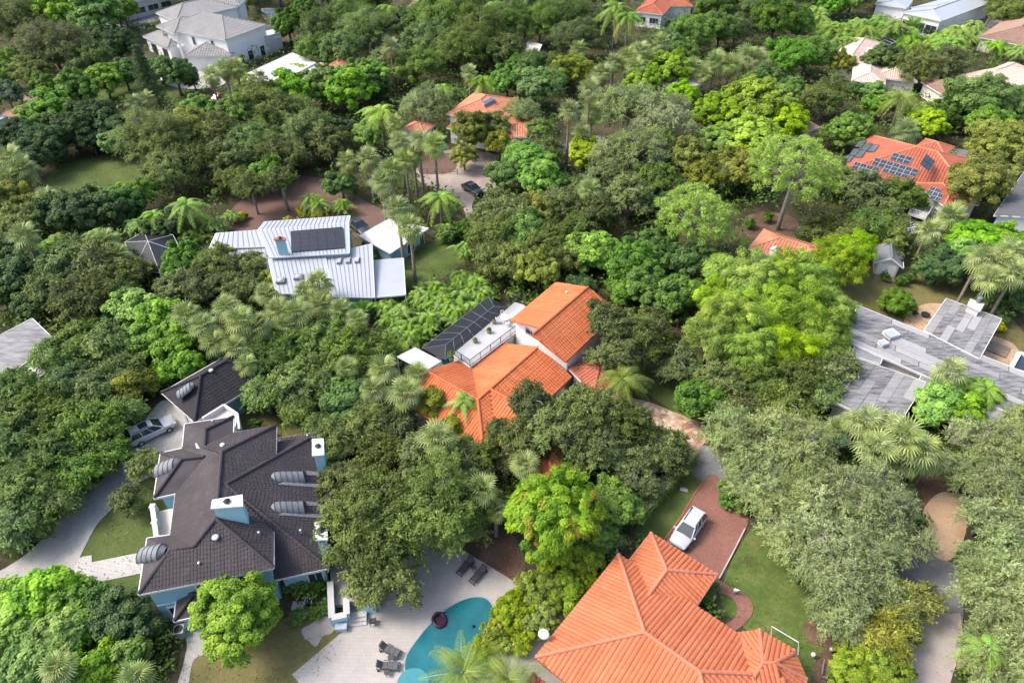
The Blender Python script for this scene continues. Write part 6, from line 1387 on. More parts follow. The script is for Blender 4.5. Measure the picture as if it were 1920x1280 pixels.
def head_pose(kind, rs):
    """frond transforms about the crown's heart"""
    out = []
    if kind in ('fan', 'fanw'):
        F = FAN if kind == 'fan' else FANW; n = 30 if kind == 'fan' else 24
        for k in range(n):
            f = k / (n - 1); el = R(78 - 118 * f ** .9) + rs.uniform(-.1, .1); az = k * 2.39996 + rs.uniform(-.25, .25); me = F[0 if f < .35 else 1 if f < .7 else 2]
            out.append((me, Matrix.Rotation(az, 4, 'Z') @ Matrix.Rotation(-el, 4, 'Y') @ Matrix.Rotation(rs.uniform(-.3, .3), 4, 'X') @ Matrix.Scale(rs.uniform(.9, 1.1), 4)))
        if kind == 'fan':
            for k in range(7): out.append((FAND, Matrix.Translation((0, 0, -.25)) @ Matrix.Rotation(k * .9 + rs.uniform(0, .4), 4, 'Z') @ Matrix.Rotation(R(62) + rs.uniform(-.1, .15), 4, 'Y')))
    elif kind in ('feather', 'coco'):
        F = FEA if kind == 'feather' else COC; n = 17 if kind == 'feather' else 20
        for k in range(n):
            f = k / (n - 1); az = k * 2.39996 + rs.uniform(-.2, .2); out.append((F[0 if f < .3 else 1 if f < .65 else 2], Matrix.Rotation(az, 4, 'Z') @ Matrix.Rotation(rs.uniform(-.14, .14) + (.0 if f < .6 else .25), 4, 'Y') @ Matrix.Rotation(rs.uniform(-.35, .35), 4, 'X') @ Matrix.Scale(rs.uniform(.85, 1.1), 4)))
        for k in range(2): out.append((FEAD, Matrix.Rotation(k * 2.3 + rs.uniform(0, 1), 4, 'Z') @ Matrix.Rotation(.5, 4, 'Y')))
    return out
def areca_pose(rs, spread=1.1):
    out = []; stems = []
    for s in range(9):
        a = s * 2.39996; r_ = spread * math.sqrt(s / 9); h = 1.6 + rs.uniform(0, 1.6) - r_ * .5; x, y = r_ * math.cos(a), r_ * math.sin(a); lx = x * 1.6; ly = y * 1.6; stems.append(((x * .6, y * .6, 0), (lx, ly, h)))
        for k in range(5):
            az = a + (k - 2) * 1.15 + rs.uniform(-.3, .3); out.append((ARE[rs.choice((0, 0, 1, 1, 2))], Matrix.Translation((lx, ly, h)) @ Matrix.Rotation(az, 4, 'Z') @ Matrix.Rotation(rs.uniform(-.1, .2), 4, 'Y') @ Matrix.Rotation(rs.uniform(-.4, .4), 4, 'X') @ Matrix.Scale(rs.uniform(.75, 1.1), 4)))
    return out, stems
# ------------------------------------------------------------------ what grows where (crown centre x, y and radius in photo pixels, then placed in the world)
TREES = {
'oak': """35,35,58;100,95,64;165,112,45;60,135,42;490,190,52;440,210,45;540,215,52;290,262,66;352,250,52;405,252,50;318,322,50;368,312,46;430,302,46;480,268,50;530,290,46;580,255,52;500,330,36;440,338,34;622,275,40;
 15,380,46;40,415,42;130,500,52;190,492,56;238,515,42;95,550,46;170,562,58;222,555,40;345,495,46;405,500,46;470,503,36;508,525,24;420,525,42;375,535,42;455,545,40;330,540,34;
 780,125,46;1545,185,46;1380,55,36;1660,115,40;1715,128,44;1772,125,42;1578,120,26;1620,362,46;1690,368,46;1655,405,46;1662,432,42;1625,428,38;1590,445,40;1540,432,34;945,330,36;918,415,40;950,405,52;1000,405,46;1050,385,42;1100,365,40;1112,412,46;1180,372,46;1232,345,46;1160,335,38;
 930,445,46;980,432,52;1030,455,52;960,492,46;1010,512,44;1062,482,42;1085,430,40;920,490,34;1142,612,44,3.5;1185,622,46,2.5;1155,662,46,2.5;1215,650,42,1;1222,605,34,1;1120,580,26,4;1572,602,30;1566,652,26;1500,705,56;1430,722,56;1560,695,44;1350,722,50;1540,735,42;1470,772,46;1390,775,46;
 650,745,52;705,765,48;680,812,52;742,800,46;640,832,44;720,855,52;790,860,48;700,985,108;820,955,98;715,1085,66;650,905,56;895,955,50;880,900,44;640,1010,48;
 1000,765,44,3.5;1095,765,54,4;1045,805,56,3;1120,825,56,2;1172,795,46,2;1150,855,50;985,835,46,1.5;935,805,26,2;905,852,34,1;872,838,28,1.5;940,862,30;1222,838,46;1252,860,38;1082,868,46;1195,890,44;1262,830,30;240,935,30;275,868,34;1275,690,40;1310,745,46;1020,285,36;1235,275,50;1290,300,42;1130,330,40;1010,250,34;1340,330,40;1560,330,40;60,60,40;470,350,34,2;528,345,32,2;20,-20,50;350,-15,40;480,-10,40;640,-12,46;1320,-15,44;1460,-20,44;1890,20,40""",
'oakg': """150,642,52;108,672,46;202,652,48;232,702,46;190,722,48;132,722,46;30,722,42;60,785,62;20,835,56;122,785,56;100,855,62;182,805,56;60,915,62;150,885,50;202,852,44;28,985,52;110,935,44;232,772,40;70,975,40;5,905,40;
 500,682,46;550,652,52;602,642,52;652,662,52;560,722,56;622,712,52;500,742,44;682,702,44;702,652,40;642,618,42;560,770,40;600,800,34;
 830,42,62;900,60,62;952,45,52;800,82,46;865,92,56;945,97,46;1012,45,46;1062,30,52;1082,72,46;1118,50,36;690,55,52;650,40,46;640,95,40;600,50,44;590,95,34;1000,15,40;760,50,40;720,120,40;1000,130,40;700,-5,44;820,-15,50;900,-10,50;980,-20,46;1080,-20,46;1140,-10,40;1390,-12,46;570,-8,40;520,-25,40;440,-30,40""",
'wisp': """1180,212,56;1242,232,60;1150,290,46;1202,290,52;1400,835,78;1478,838,80;1420,900,62;1500,905,70;1560,940,84;1640,945,74;1480,985,60;1545,1020,72;1625,1025,76;1690,1010,50;1575,1095,66;1510,1060,40;1635,1100,46;1560,1150,40;1605,1165,38;
 1842,832,52;1892,852,56;1802,882,46;1862,912,58;1912,902,46;1850,965,46;1902,962,52;1912,792,38;1845,1060,46;1882,1052,56;1852,1112,56;1912,1112,52;1862,1150,42;1892,1172,58;1850,1225,46;1912,1242,52;1902,1010,46;1860,1270,40;1940,1180,50;1945,1050,50;1945,900,50;795,205,42;980,212,36""",
'goldwisp': """1690,1132,48;1722,1122,38;1650,1082,34;1662,1192,46;1700,1182,32""",
'green': """145,168,40;232,140,30;330,142,40;300,130,30;600,245,34;1300,62,46;1455,38,50;1480,108,46;1515,100,42;1440,152,36;1410,165,34;1830,192,60;1890,200,52;1862,235,46;1915,218,36;1800,205,36;1180,492,48;1232,472,48;1282,492,42;1212,540,50;1270,552,46;1170,542,36;1150,942,52;1112,1002,44;1600,245,42;1575,255,30;1350,60,38;1410,20,36;670,150,40;950,152,36;1012,165,46;980,130,30;
 640,345,30;250,370,36;1500,50,30;1255,84,34;1280,110,34;1340,20,40;1640,170,24;540,50,34;570,25,30;660,10,36;230,20,34;90,160,30;20,130,40;215,265,30;1480,170,34;1765,215,34;1530,-8,38;1600,-5,40;1650,-18,38;1860,-10,40;1920,10,36;1560,10,30;1360,0,36;250,-15,40;100,-20,44;170,-15,40""",
'bright': """130,28,52;182,38,50;218,18,36;100,207,46;196,152,36;60,232,40;372,210,38;545,175,46;602,165,44;652,170,50;692,148,40;255,582,46;302,602,46;332,642,48;346,684,34;270,642,42;312,697,26;690,258,30;990,302,46;1012,335,46;962,282,26;1100,482,44;1132,470,36;1720,108,28;1832,452,46;1882,462,42;1800,475,36;1752,762,46;1802,772,46;1832,742,36;82,1122,62;132,1132,46;40,1172,56;112,1192,56;60,1242,56;152,1182,40;190,1252,46;242,1232,36;10,1120,40;1640,200,24;720,1000,1""",
'dark': """222,88,38;195,72,30;30,258,42;85,268,44;135,247,46;180,228,42;216,243,36;60,302,36;170,262,30;95,288,30;362,152,18;150,398,48;205,396,36;110,402,42;236,384,36;30,522,42;20,470,36;60,570,34;232,1150,52;190,1132,36;262,1182,36;330,420,30;290,430,28;1085,545,34;1770,502,40;1802,512,34;1745,508,30;5,560,30;700,170,30;640,250,30;60,500,34;1860,560,24;1910,560,30;600,850,30""",
'teal': """12,177,28;1000,170,34;170,250,20;1570,802,24;1580,832,26;1245,385,26;1270,350,26;1150,372,24;1680,480,16""",
'lime': """1350,217,52;1412,202,58;1467,227,46;1402,262,56;1345,267,42;1450,190,42;1202,152,36;1252,132,42;1742,232,36;1720,217,26;1400,300,40;1275,182,34""",
'bamboo': """1340,562,46;1402,535,52;1452,525,48;1512,520,48;1572,492,46;1372,602,52;1432,592,52;1502,592,56;1552,572,46;1330,642,46;1402,652,52;1472,652,52;1542,622,46;1602,472,34;1530,655,40;1355,510,34;1450,552,46;1395,570,40""",
'olive': """880,252,40;920,242,36;870,292,28;935,275,26;1070,137,42;1380,322,46;1330,332,42;1870,272,56;1902,267,42;1825,347,58,2;1860,330,40;1795,362,30,1;250,725,38;812,752,32,2;846,800,24,2;1040,130,30;1910,330,30;1430,330,30""",
'fresh': """440,1152,88""",
'yellow': """463,150,18;1097,290,34""",
'mango': """1036,972,98""",
'shrub': """1070,1042,40;1102,1052,34;1042,1082,42;1002,1112,44;1062,1112,38;962,1152,42;1012,1162,38;932,1190,34;980,1202,34;1132,992,32;1090,1085,30;1030,1125,34;905,1215,26;950,1210,26;1150,1005,22;1612,1212,40;1592,1262,40;1652,1252,44;1640,1222,36;1625,1270,36;800,60,20""",
'hedge': """1693,925,26;1650,892,24;1630,920,20;1700,885,22;1668,915,20;1682,568,34;1880,597,20;1660,520,10;1690,527,14;1705,520,14;545,1100,18;570,1092,18;560,1108,14;595,1100,16;560,1155,14;590,1150,14;610,1140,14;1325,1120,16;1335,1100,14;1405,420,14;1440,410,12;1365,940,20;1360,915,20;1390,950,18;480,800,16;500,815,14;460,755,18;430,745,14;1660,190,18;1600,170,20;840,440,20;870,430,20;700,480,16;725,470,14;690,460,14;715,500,12""",
'croton': """565,396,14;608,400,14;590,405,12;1660,905,9;1870,612,14;1655,918,8;540,412,10;455,405,12""",
}
FANS = """250,192,18,7;275,187,18,7;395,142,22,8;420,130,20,8;442,127,20,8;18,297,30,8;42,317,28,7;14,337,26,6;88,372,24,5;45,442,30,8;200,452,26,6;222,477,24,5;160,467,22,5;
350,592,30,6;382,612,30,6;402,642,28,5;452,602,32,7;425,577,28,6;482,612,30,6;522,582,28,6;556,587,32,6;602,572,30,5;500,552,24,5;570,547,24,5;597,532,30,6;540,612,28,5;442,652,30,5;462,684,24,5;640,582,26,5;670,600,24,5;
732,87,20,10;880,137,18,8;1106,167,24,13;1067,207,24,11;1110,210,22,8;1175,107,22,8;1150,117,20,7;1200,97,22,8;1215,112,20,7;1240,82,22,8;1130,137,20,7;1190,127,22,7;1120,142,20,6;1085,95,20,7;
750,267,24,9;785,262,22,10;815,272,26,10;690,297,26,8;775,292,22,8;735,322,28,8;715,342,26,7;650,302,22,7;745,392,28,10;768,427,30,9;760,300,22,8;1105,357,24,6;1090,250,20,6;
1340,117,25,6;1400,107,25,6;1420,112,24,6;1370,122,22,6;1300,127,20,6;1320,140,18,5;1695,247,28,5;1780,407,30,5;
760,737,36,6;720,692,32,6;782,702,26,5;820,822,40,6;700,730,28,5;905,917,32,6;930,957,26,4;985,872,30,5;650,690,24,5;
110,1252,36,5;255,1272,36,4;1570,805,26,3;740,230,18,7"""
FANWS = """1740,432,28,6;1840,482,32,8;1872,492,32,8;1902,512,32,8;1856,522,30,7;1890,472,30,9;1780,697,34,5;1640,842,42,6;1692,822,46,7;1722,842,42,6;1662,802,40,5;1622,792,38,5;1742,862,32,4;1700,870,30,4;1925,480,30,8;1600,795,30,4"""
FEATHERS = """725,18,24,8;930,12,24,9;1155,17,32,12;1178,32,28,11;715,212,38,7;905,152,26,7;350,387,34,5;580,372,24,3;596,382,22,2.5;825,372,34,5;1575,240,22,4;1755,192,15,2.5;1850,732,36,4;1850,1217,40,4;870,752,32,5;1700,1030,1,2;85,25,16,6;165,20,20,9;1340,520,24,5;1330,475,22,4;290,405,26,4;180,440,24,4;830,165,20,5;640,130,20,4;1650,35,20,5"""
COCOS = """868,1262,80,4.0;952,1275,70,3.6;1165,712,50,4.5;1690,187,40,6"""
ARECAS = """740,582,36;772,602,36;802,592,34;832,562,34;862,542,34;892,522,32;722,562,32;762,625,34;852,580,32;792,548,34;880,562,30;905,545,26;735,615,30;820,530,30;865,510,28;
255,412,30;370,397,30;330,402,28;400,410,26;75,452,32;105,442,28;60,480,28;350,425,26;1530,22,32;1560,52,40;1600,42,40;1625,62,36;1580,75,34;1545,30,30;1680,52,38;1660,45,34;1705,60,34;1800,62,38;1782,80,36;1825,45,34;1760,70,30;1870,80,26;1895,75,26;1915,90,26;560,120,24;620,100,26;800,150,24;830,180,22;850,160,22;1210,150,22;1000,100,24;840,420,26;870,455,24;700,545,26;680,520,1;640,375,24;430,395,22;80,250,20;1285,140,22;640,330,22;1740,90,26"""
PADDLES = """680,565,34;1718,32,28;658,575,26;1190,1240,1"""
PINES = [(1490, 318, 86, 8.5), (1302, 405, 74, 6.0)]
LAND = [("the blue house's dark roof", 430, 950), ("the bottom swimming pool", 850, 1180), ("the bottom orange roofed house", 1250, 1150), ("the central orange roofed house", 960, 690), ("the white metal roofed house", 600, 480), ("the white flat outbuilding", 735, 445),
 ("the white two storey house", 400, 60), ("the solar panelled house", 1690, 310), ("the grey flat roofed house", 1740, 690), ("the white garden shed", 1680, 495), ("the red roof with cupola", 1465, 455), ("the upper terracotta house", 890, 200), ("the beige top right roof", 1620, 110),
 ("the dark roofed garage", 390, 725), ("the red brick drive", 1330, 960), ("the black car", 885, 352), ("the brown paved drive", 560, 360), ("the grassy clearing", 170, 320), ("the left edge flat roof", 40, 640), ("the right edge dark roof", 1890, 380), ("the grey road at lower right", 1740, 1070),
 ("the flagstone drive", 1270, 790), ("the top edge orange roof", 1225, 15), ("the left paver drive", 160, 990), ("the faceted screen cage", 285, 475), ("the blue house's walkway", 210, 1065), ("the lime hedge bench", 1547, 1258), ("the top left corner", 0, 0), ("the top right corner", 1920, 0), ("the bottom right corner", 1920, 1280), ("the bottom left corner", 0, 1280)]
DESC = {'oak': ('live_oak', 'olive green live oak', 'tree'), 'oakg': ('oak_tree', 'dense green oak', 'tree'), 'wisp': ('pale_oak', 'pale feathery oak', 'tree'), 'goldwisp': ('golden_tree', 'golden feathery tree', 'tree'), 'green': ('broadleaf_tree', 'mid green leafy tree', 'tree'), 'bright': ('bright_tree', 'bright green tree', 'tree'), 'dark': ('dark_tree', 'dark green tree', 'tree'),
 'teal': ('blue_green_tree', 'blue green small tree', 'tree'), 'fresh': ('round_tree', 'round fresh green tree', 'tree'), 'lime': ('lime_tree', 'yellow green tree', 'tree'), 'bamboo': ('bamboo_clump', 'lime bamboo plume', 'bamboo'), 'olive': ('olive_green_tree', 'yellowish olive tree', 'tree'), 'yellow': ('yellow_tree', 'golden yellow tree', 'tree'), 'mango': ('mango_tree', 'round mango tree', 'tree'),
 'shrub': ('shrub', 'yellow green shrub', 'shrub'), 'hedge': ('hedge_bush', 'clipped green bush', 'bush'), 'croton': ('croton_bush', 'yellow orange croton bush', 'bush'), 'fan': ('fan_palm', 'fan palm', 'palm'), 'fanw': ('pale_fan_palm', 'pale fan palm', 'palm'), 'feather': ('feather_palm', 'feather palm', 'palm'), 'coco': ('coconut_palm', 'coconut palm', 'palm'),
 'areca': ('areca_palm', 'areca palm clump', 'palm'), 'paddle': ('banana_plant', 'broad leaved banana plant', 'plant'), 'pine': ('pine_tree', 'tall puffy pine', 'tree'), 'norfolk': ('norfolk_pine', 'dark conical pine', 'tree')}
PLANTS = []                                       # (object, kind, px, py)
def parse(s): return [tuple(float(v) for v in q.split(',')) for q in s.replace('\n', '').split(';') if q.strip()]
rt = random.Random(21)
def solve(px, py, rpx, zfun):
    """world base point and radius of a crown seen at (px, py) with pixel radius rpx"""
    Rr = rpx / 12.0
    for _ in range(6):
        z = zfun(Rr); p = G(px, py, z); Rr = rpx * depth_of(p) / FPX
    return Vector((p.x, p.y, 0)), Rr
TREEPOS = []
def add_root(kind, loc, rz, px, py, sc=1.0):
    nm, d, cat = DESC[kind]; o = bpy.data.objects.new(nm, None); o.empty_display_size = .3; col.objects.link(o); o.location = loc; o.rotation_euler = (0, 0, rz); o.scale = (sc,) * 3 if not isinstance(sc, tuple) else sc
    o['category'] = cat; PLANTS.append((o, kind, px, py)); return o
def add_child(name, me, root, mx=None):
    c = bpy.data.objects.new(name, me); col.objects.link(c); c.parent = root
    if mx is not None: c.matrix_local = mx
    return c
ALLT = []
for kind, txt in TREES.items():
    for i, q in enumerate(parse(txt)):
        k2 = kind                                      # the oak woods hold other species too
        if kind == 'oak' and q[2] < 60 and len(q) == 3 and q[1] < 760: k2 = {2: 'oakg', 5: 'green', 8: 'olive', 10: 'oakg'}.get(i % 11, 'oak')
        ALLT.append((k2, i, q))
for kind, i, (px, py, r, *ex) in ALLT:
    p = SP[kind]
    if 1:
        if r < 3: continue
        dz = ex[0] if ex else 0.0
        loc, Rr = solve(px, py, r, lambda q: p['z'][0] + p['z'][1] * q + dz)
        cm, tm, zc, s0 = proto(kind, Rr, i); s = Rr / s0
        root = add_root(kind, loc, rt.uniform(0, 6.28), px, py, (s * rt.uniform(.95, 1.06), s * rt.uniform(.95, 1.06), s * rt.uniform(.94, 1.08)))
        c1, c2 = add_child('trunk', tm, root), add_child('crown', cm, root)
        if dz: c1.location.z = c2.location.z = dz / s; st_ = add_child('trunk_base', TRK[0], root); st_.scale = (1.4, 1.4, dz / s + .6)
# palms
POSES = {}
def poses(kind, i):
    k = (kind, i % 3)
    if k not in POSES: POSES[k] = head_pose(kind, random.Random(31 + i % 3 * 7 + len(kind)))
    return POSES[k]
MERGED = {}
NOM = {'fan': 1.75, 'fanw': 2.05, 'feather': 2.3, 'coco': 3.3}
for kind, txt, near in (('fan', FANS, 440), ('fanw', FANWS, 380), ('feather', FEATHERS, 330), ('coco', COCOS, 0)):
    for i, (px, py, r, h) in enumerate(parse(txt)):
        if r < 3: continue
        loc, Rr = solve(px, py, r, lambda q: h); s = Rr / NOM[kind]
        root = add_root(kind, loc, rt.uniform(0, 6.28), px, py); lean = rt.uniform(-.04, .04)
        tk = add_child('trunk', TRK[0], root); tk.scale = (1.15 if kind != 'fan' else 1.3, 1.15 if kind != 'fan' else 1.3, h + .2)
        hd = Matrix.Translation((0, 0, h)) @ Matrix.Scale(s, 4); ps = poses(kind, i)
        if py > near:
            for me, mx in ps: add_child('dry_frond' if me in (FAND, FEAD) else 'frond', me, root, hd @ mx)
        else:
            k = (kind, i % 3)
            if k not in MERGED: MERGED[k] = (merged([q for q in ps if q[0] not in (FAND, FEAD)], kind + '_crown', LM[kind]), merged([q for q in ps if q[0] in (FAND, FEAD)], kind + '_dry_skirt', LM['dead']) if any(q[0] in (FAND, FEAD) for q in ps) else None)
            add_child('crown', MERGED[k][0], root, hd)
            if MERGED[k][1]: add_child('dry_fronds', MERGED[k][1], root, hd)
AP = [areca_pose(random.Random(50 + k)) for k in range(3)]; AM = []
for ps, st in AP:
    b = MB()
    for a_, e in st: b.tube([a_, e], [.07, .05], 5)
    AM.append((b.mesh('areca_stems', M['palmbark']), merged(ps, 'areca_crown', LM['feather'])))
for i, (px, py, r) in enumerate(parse(ARECAS)):
    if r < 3: continue
    loc, Rr = solve(px, py, r, lambda q: 1.0 + .75 * q); s = Rr / 3.0; root = add_root('areca', loc, rt.uniform(0, 6.28), px, py, s); add_child('stems', AM[i % 3][0], root)
    if py > 480:
        for me, mx in AP[i % 3][0]: add_child('frond', me, root, mx)
    else: add_child('crown', AM[i % 3][1], root)
for i, (px, py, r) in enumerate(parse(PADDLES)):
    if r < 3: continue
    loc, Rr = solve(px, py, r, lambda q: 1.2 * q + .5); root = add_root('paddle', loc, rt.uniform(0, 6.28), px, py, Rr / 1.7); b = MB(); b.tube([(0, 0, 0), (0, 0, 1.3)], [.22, .12], 7); add_child('stem', b.mesh('banana_stem', M['palmbark']), root)
    for k in range(13): add_child('leaf', PAD[k % 2], root, Matrix.Translation((0, 0, .9)) @ Matrix.Rotation(k * 2.39996, 4, 'Z') @ Matrix.Rotation(.55 * (k / 13) - .3, 4, 'Y'))
# pines: needle puffs at the ends of spreading limbs on a bare leaning trunk
def needle_puffs(name, cs, rads, rg, mat, per=150, ln=.42):
    P, N, T, S, D = [], [], [], [], []
    for c, r in zip(cs, rads):
        d = sphere_dirs(per, rg, .3); P.append(c + d * r * rg.uniform(.45, .95, (per, 1)) * np.array([1, 1, .75])); N.append(np.cross(d, rg.normal(size=(per, 3))) + np.array([0, 0, .5]) + d * .5); D.append(d); T.append(.45 + rg.normal() * .12 + rg.normal(size=per) * .12); S.append(ln * rg.uniform(.7, 1.2, per))
    return leafmesh(name, np.concatenate(P), np.concatenate(N), np.concatenate(S), .22, np.minimum(np.concatenate(T), .92), rg, mat, np.concatenate(D) * 2, .05)
for i, (px, py, r, hc) in enumerate(PINES):
    rg = np.random.default_rng(70 + i); loc, Rr = solve(px, py, r, lambda q: hc + 2.0); root = add_root('pine', loc, .3 + i, px, py); H = hc + 2.0; b = MB(); b.tube([(0, 0, -.1), (.15, .1, H * .4), (.1, -.1, H * .75), (0, 0, H + Rr * .3)], [.36, .3, .24, .08], 9); cs, rd = [], []
    for k in range(150):
        f = (k + .5) / 150; el = math.asin(max(-1, 1 - 1.45 * f)); az = k * 2.39996 + rg.uniform(-.3, .3); q = Rr * rg.uniform(.6, 1.0); c = np.array([q * math.cos(el) * math.cos(az), q * math.cos(el) * math.sin(az), q * math.sin(el) * .72 + H]); cs.append(c); rd.append(rg.uniform(.55, .95))
        if k % 4 == 0: b.tube([(0, 0, H - Rr * .3 + rg.uniform(-.8, .8)), tuple(c * np.array([.5, .5, 1]) + np.array([0, 0, -.5])), tuple(c)], [.1, .07, .03], 5, cap=False)
    add_child('trunk', b.mesh('pine_trunk', M['limb'], True), root); add_child('crown', needle_puffs('pine_crown', cs, rd, rg, LM['pine']), root); TREEPOS.append((loc.x, loc.y, Rr * .4))
rg = np.random.default_rng(90); base = G(300, 222, 0); root = add_root('norfolk', base, 0, 290, 175); b = MB(); Hn = 15.0; b.tube([(0, 0, -.1), (0, 0, Hn)], [.3, .05], 7); cs, rd = [], []
for t in range(17):
    z_ = 1.5 + t * .82; L = 3.4 * (1 - (z_ / (Hn + .4)) ** 1.2) + .25
    for k in range(9):
        a_ = k * .698 + t * .35
        for q in np.linspace(.3, 1, 5): cs.append(np.array([L * q * math.cos(a_), L * q * math.sin(a_), z_ + .1 * q])); rd.append(.42)
        b.tube([(0, 0, z_), (L * math.cos(a_), L * math.sin(a_), z_ + .1)], [.04, .015], 4, cap=False)
add_child('trunk', b.mesh('norfolk_trunk', M['bark']), root); add_child('crown', needle_puffs('norfolk_crown', cs, rd, rg, LM['norfolk'], 26, .4), root)
# clipped hedge along the lawn strip: leaves over a box core
def hedge_row(label, px, wd, ht, kind='hedge', seed=1, dens=60):
    rg = np.random.default_rng(seed); pts = [G(x, y, 0) for x, y in px]; c0 = base_of(*pts); t = thing('clipped_hedge', label, 'hedge', c0); P, N = [], []; core = MB()
    for a_, e in zip(pts, pts[1:]):
        d = (e - a_); L = d.length; d.normalize(); x = Vector((-d.y, d.x, 0)); core.bar(a_ + Vector((0, 0, ht * .42)), e + Vector((0, 0, ht * .42)), wd * .7, ht * .8); n = int(L * (wd + 2 * ht) * dens)
        u = rg.uniform(0, L, n); v = rg.uniform(-(wd / 2 + ht), wd / 2 + ht, n)
        for uu, vv in zip(u, v):
            o = a_ + d * uu; j = rg.normal() * .05
            if abs(vv) <= wd / 2: p = o + x * vv + Vector((0, 0, ht + j)); nn = Vector((0, 0, 1))
            else: s = 1 if vv > 0 else -1; p = o + x * s * (wd / 2 + j) + Vector((0, 0, max(.03, ht - (abs(vv) - wd / 2)))); nn = x * s + Vector((0, 0, .4))
            P.append(tuple(p)); N.append(tuple(nn))
    P = np.array(P); N = np.array(N) + rg.normal(size=(len(P), 3)) * .4; o = bpy.data.objects.new('leaves', leafmesh('hedge_leaves', P, N, rg.uniform(.12, .24, len(P)), .55, np.clip(.45 + rg.normal(size=len(P)) * .18, 0, .92), rg, LM[kind])); link(o, t); core.build('stems', M['bark'], t)
hedge_row('long clipped hedge between the lawn strip and the oaks by the white car', [(1192, 985), (1222, 945), (1262, 900), (1296, 862)], 1.5, 1.9, 'hedge', 1)
hedge_row('low clipped hedge below the pump court of the blue house', [(545, 1160), (590, 1152), (618, 1140)], .7, .9, 'hedge', 2)
hedge_row('clipped hedge above the pump court against the blue wall', [(530, 1104), (570, 1094), (598, 1086)], .9, 1.2, 'hedge', 3)
hedge_row('clipped hedge beside the wall of the white two storey house', [(455, 128), (500, 112), (540, 95)], .8, 1.2, 'hedge', 4, 25)
hedge_row('tall lime hedge at the bottom edge right of the bench', [(1580, 1285), (1600, 1235), (1620, 1200)], 1.6, 2.0, 'lime', 5)
hedge_row('dark clipped hedge behind the white flat outbuilding lawn', [(735, 498), (760, 480), (795, 462)], .7, .8, 'hedge', 6)
hedge_row('hedge strip above the upper left pool', [(470, 20), (505, 42), (545, 62)], 1.4, 1.6, 'hedge', 7, 25)
for x, y, kd, r in TERR:
    p = G(x, y, fz); t = thing('potted_plant', {(847, 676): 'tall potted plant at the near left corner of the rooftop terrace', (891, 642): 'round potted bush by the terrace railing, nearer one', (917, 624): 'round potted bush by the terrace railing, middle one', (927, 606): 'low dark pot plant beside the terrace table'}[(x, y)], 'potted plant', p)
    b = MB(); b.lathe((0, 0, 0), [(.18, 0), (.24, .02), (.3, .42), (.33, .46), (.25, .44)], 12); b.build('pot', M['wood'], t, local=True); cm, tm, zc, s0 = proto('hedge', .6, 0)
    c = add_child('foliage', cm, t); c.location = (0, 0, .4); c.scale = (r, r, r * (1.6 if kd == 'tall' else 1.0))
# labels that single each plant out
ORD = ['nearest', 'second nearest', 'third nearest', 'fourth nearest', 'fifth nearest', 'sixth nearest', 'seventh nearest', 'eighth nearest', 'ninth nearest', 'tenth nearest', 'eleventh nearest', 'twelfth nearest', 'thirteenth nearest', 'fourteenth nearest', 'fifteenth nearest']
groups = {}
for o, kind, px, py in PLANTS:
    nm, x, y = min(LAND, key=lambda q: math.hypot(q[1] - px, (q[2] - py) * 1.15)); a_ = math.degrees(math.atan2(y - py, px - x)) % 360; dname = ['right of', 'above right of', 'above', 'above left of', 'left of', 'below left of', 'below', 'below right of'][int((a_ + 22.5) // 45) % 8]
    groups.setdefault((kind, nm, dname), []).append((math.hypot(px - x, py - y), o))
for (kind, nm, dname), L in groups.items():
    L.sort(key=lambda q: q[0]); d = DESC[kind][1]
    for k, (_, o) in enumerate(L): o['label'] = f"{d} {dname} {nm}" + (f", {ORD[min(k, 14)]}" if len(L) > 1 else "")
CN = {}
for o, kind, px, py in PLANTS: CN[kind] = CN.get(kind, 0) + 1
for o, kind, px, py in PLANTS:
    if CN[kind] > 1: o['group'] = {'hedge': 'clipped bushes', 'shrub': 'shrubs by the walls', 'croton': 'croton bushes', 'bamboo': 'bamboo plumes'}.get(kind, DESC[kind][1] + 's of the neighbourhood')
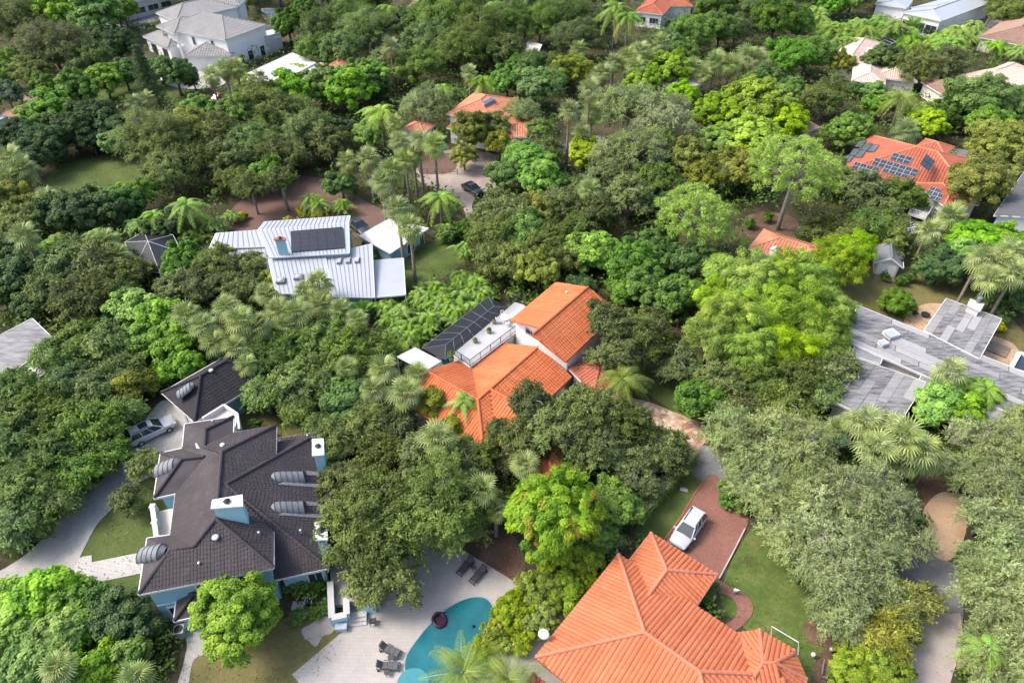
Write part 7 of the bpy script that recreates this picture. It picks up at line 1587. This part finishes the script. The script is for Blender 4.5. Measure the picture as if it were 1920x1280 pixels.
# undergrowth between the trees: one mass of low leaves
rg = np.random.default_rng(12); P, N, S, T = [], [], [], []
allow = []
Ys = []
n_try = 22000; u_ = rg.uniform(-.06, 1.06, n_try); vy = rg.uniform(0, 1, n_try) ** 1.25
POL = [np.array(p) for p in AREAS + HOUSEPOLY]; BB = [(p.min(0), p.max(0)) for p in POL]
for k in range(n_try):
    py = -15 + 1330 * vy[k]; p = G(-80 + 2080 * u_[k] / 1.0, py, 0); x, y = p.x, p.y; bad = False
    for q, (lo_b, hi_b) in zip(POL, BB):
        if lo_b[0] - .4 < x < hi_b[0] + .4 and lo_b[1] - .4 < y < hi_b[1] + .4 and (inpoly(q, x, y) or inpoly(q, x + .5, y) or inpoly(q, x - .5, y) or inpoly(q, x, y - .6) or inpoly(q, x, y + .5)): bad = True; break
    if bad: continue
    sc_ = min(2.2, depth_of(p) / 75); r_ = rg.uniform(.5, 1.1) * max(.8, sc_ * .9); n = 14; d = sphere_dirs(n, rg, .5); n = n; hh = rg.uniform(.1, 1.5) * max(.8, sc_ * .95)
    pos = np.array([x, y, hh]) + d * r_ * np.array([1, 1, .8]); pos[:, 2] = np.maximum(pos[:, 2], .1); P.append(pos); N.append(d + np.array([0, 0, .6]) + rg.normal(size=(n, 3)) * .35); S.append(rg.uniform(.35, .62, n) * max(.75, min(1.25, sc_))); T.append(np.clip(.4 + rg.normal() * .2 + rg.normal(size=n) * .12, 0, .92))
P, N, S, T = map(np.concatenate, (P, N, S, T)); o = bpy.data.objects.new('undergrowth', leafmesh('undergrowth', P, N, S, .5, T, rg, LM['under'])); col.objects.link(o); tag(o, 'dark low undergrowth filling the ground between the trees', 'undergrowth', None, 'stuff')

# fallen leaves and grass tufts that roughen the open ground
def scatter(name, label, cat, names, per, size, mat, seed, flat_=True, asp=.5):
    rg = np.random.default_rng(seed); P = []
    for nm in names:
        q = np.array(AREAN[nm]); lo_, hi_ = q.min(0) - .3, q.max(0) + .3; n = int((hi_ - lo_).prod() * per)
        pts = rg.uniform(lo_, hi_, (n, 2)); clump = np.sin(pts[:, 0] * .9 + 1.3) * np.sin(pts[:, 1] * 1.1) + rg.normal(size=n) * .6
        for (x, y), c in zip(pts, clump):
            if c > -.2 and inpoly(q, x, y): P.append((x, y))
    P = np.array(P); n = len(P); P3 = np.column_stack([P, np.full(n, .10) + rg.uniform(0, .03, n)]); N = rg.normal(size=(n, 3)) * (.35 if flat_ else .8); N[:, 2] += 1 if flat_ else .5
    o = bpy.data.objects.new(name, leafmesh(name, P3, N, rg.uniform(.6, 1.3, n) * size, asp, np.clip(.45 + rg.normal(size=n) * .25, 0, .92), rg, mat)); col.objects.link(o); tag(o, label, cat, None, 'stuff')
LAWNS = [k for k in AREAN if k.startswith('lawn')]
scatter('fallen_leaves', 'brown fallen leaves strewn over drives, deck and lawns', 'leaves', LAWNS + ['drive_left', 'drive_brick', 'path_brick', 'drive_brown', 'drive_sandy_right', 'drive_bottom_right', 'road', 'mulch_bed_pool', 'mulch_bed_palms', 'mulch_bed_corner'], 1.3, .17, LM['litter'], 3)
scatter('grass_tufts', 'uneven tufts of grass over the lawns', 'grass', LAWNS, 11, .17, LM['blade'], 4, False, .35)
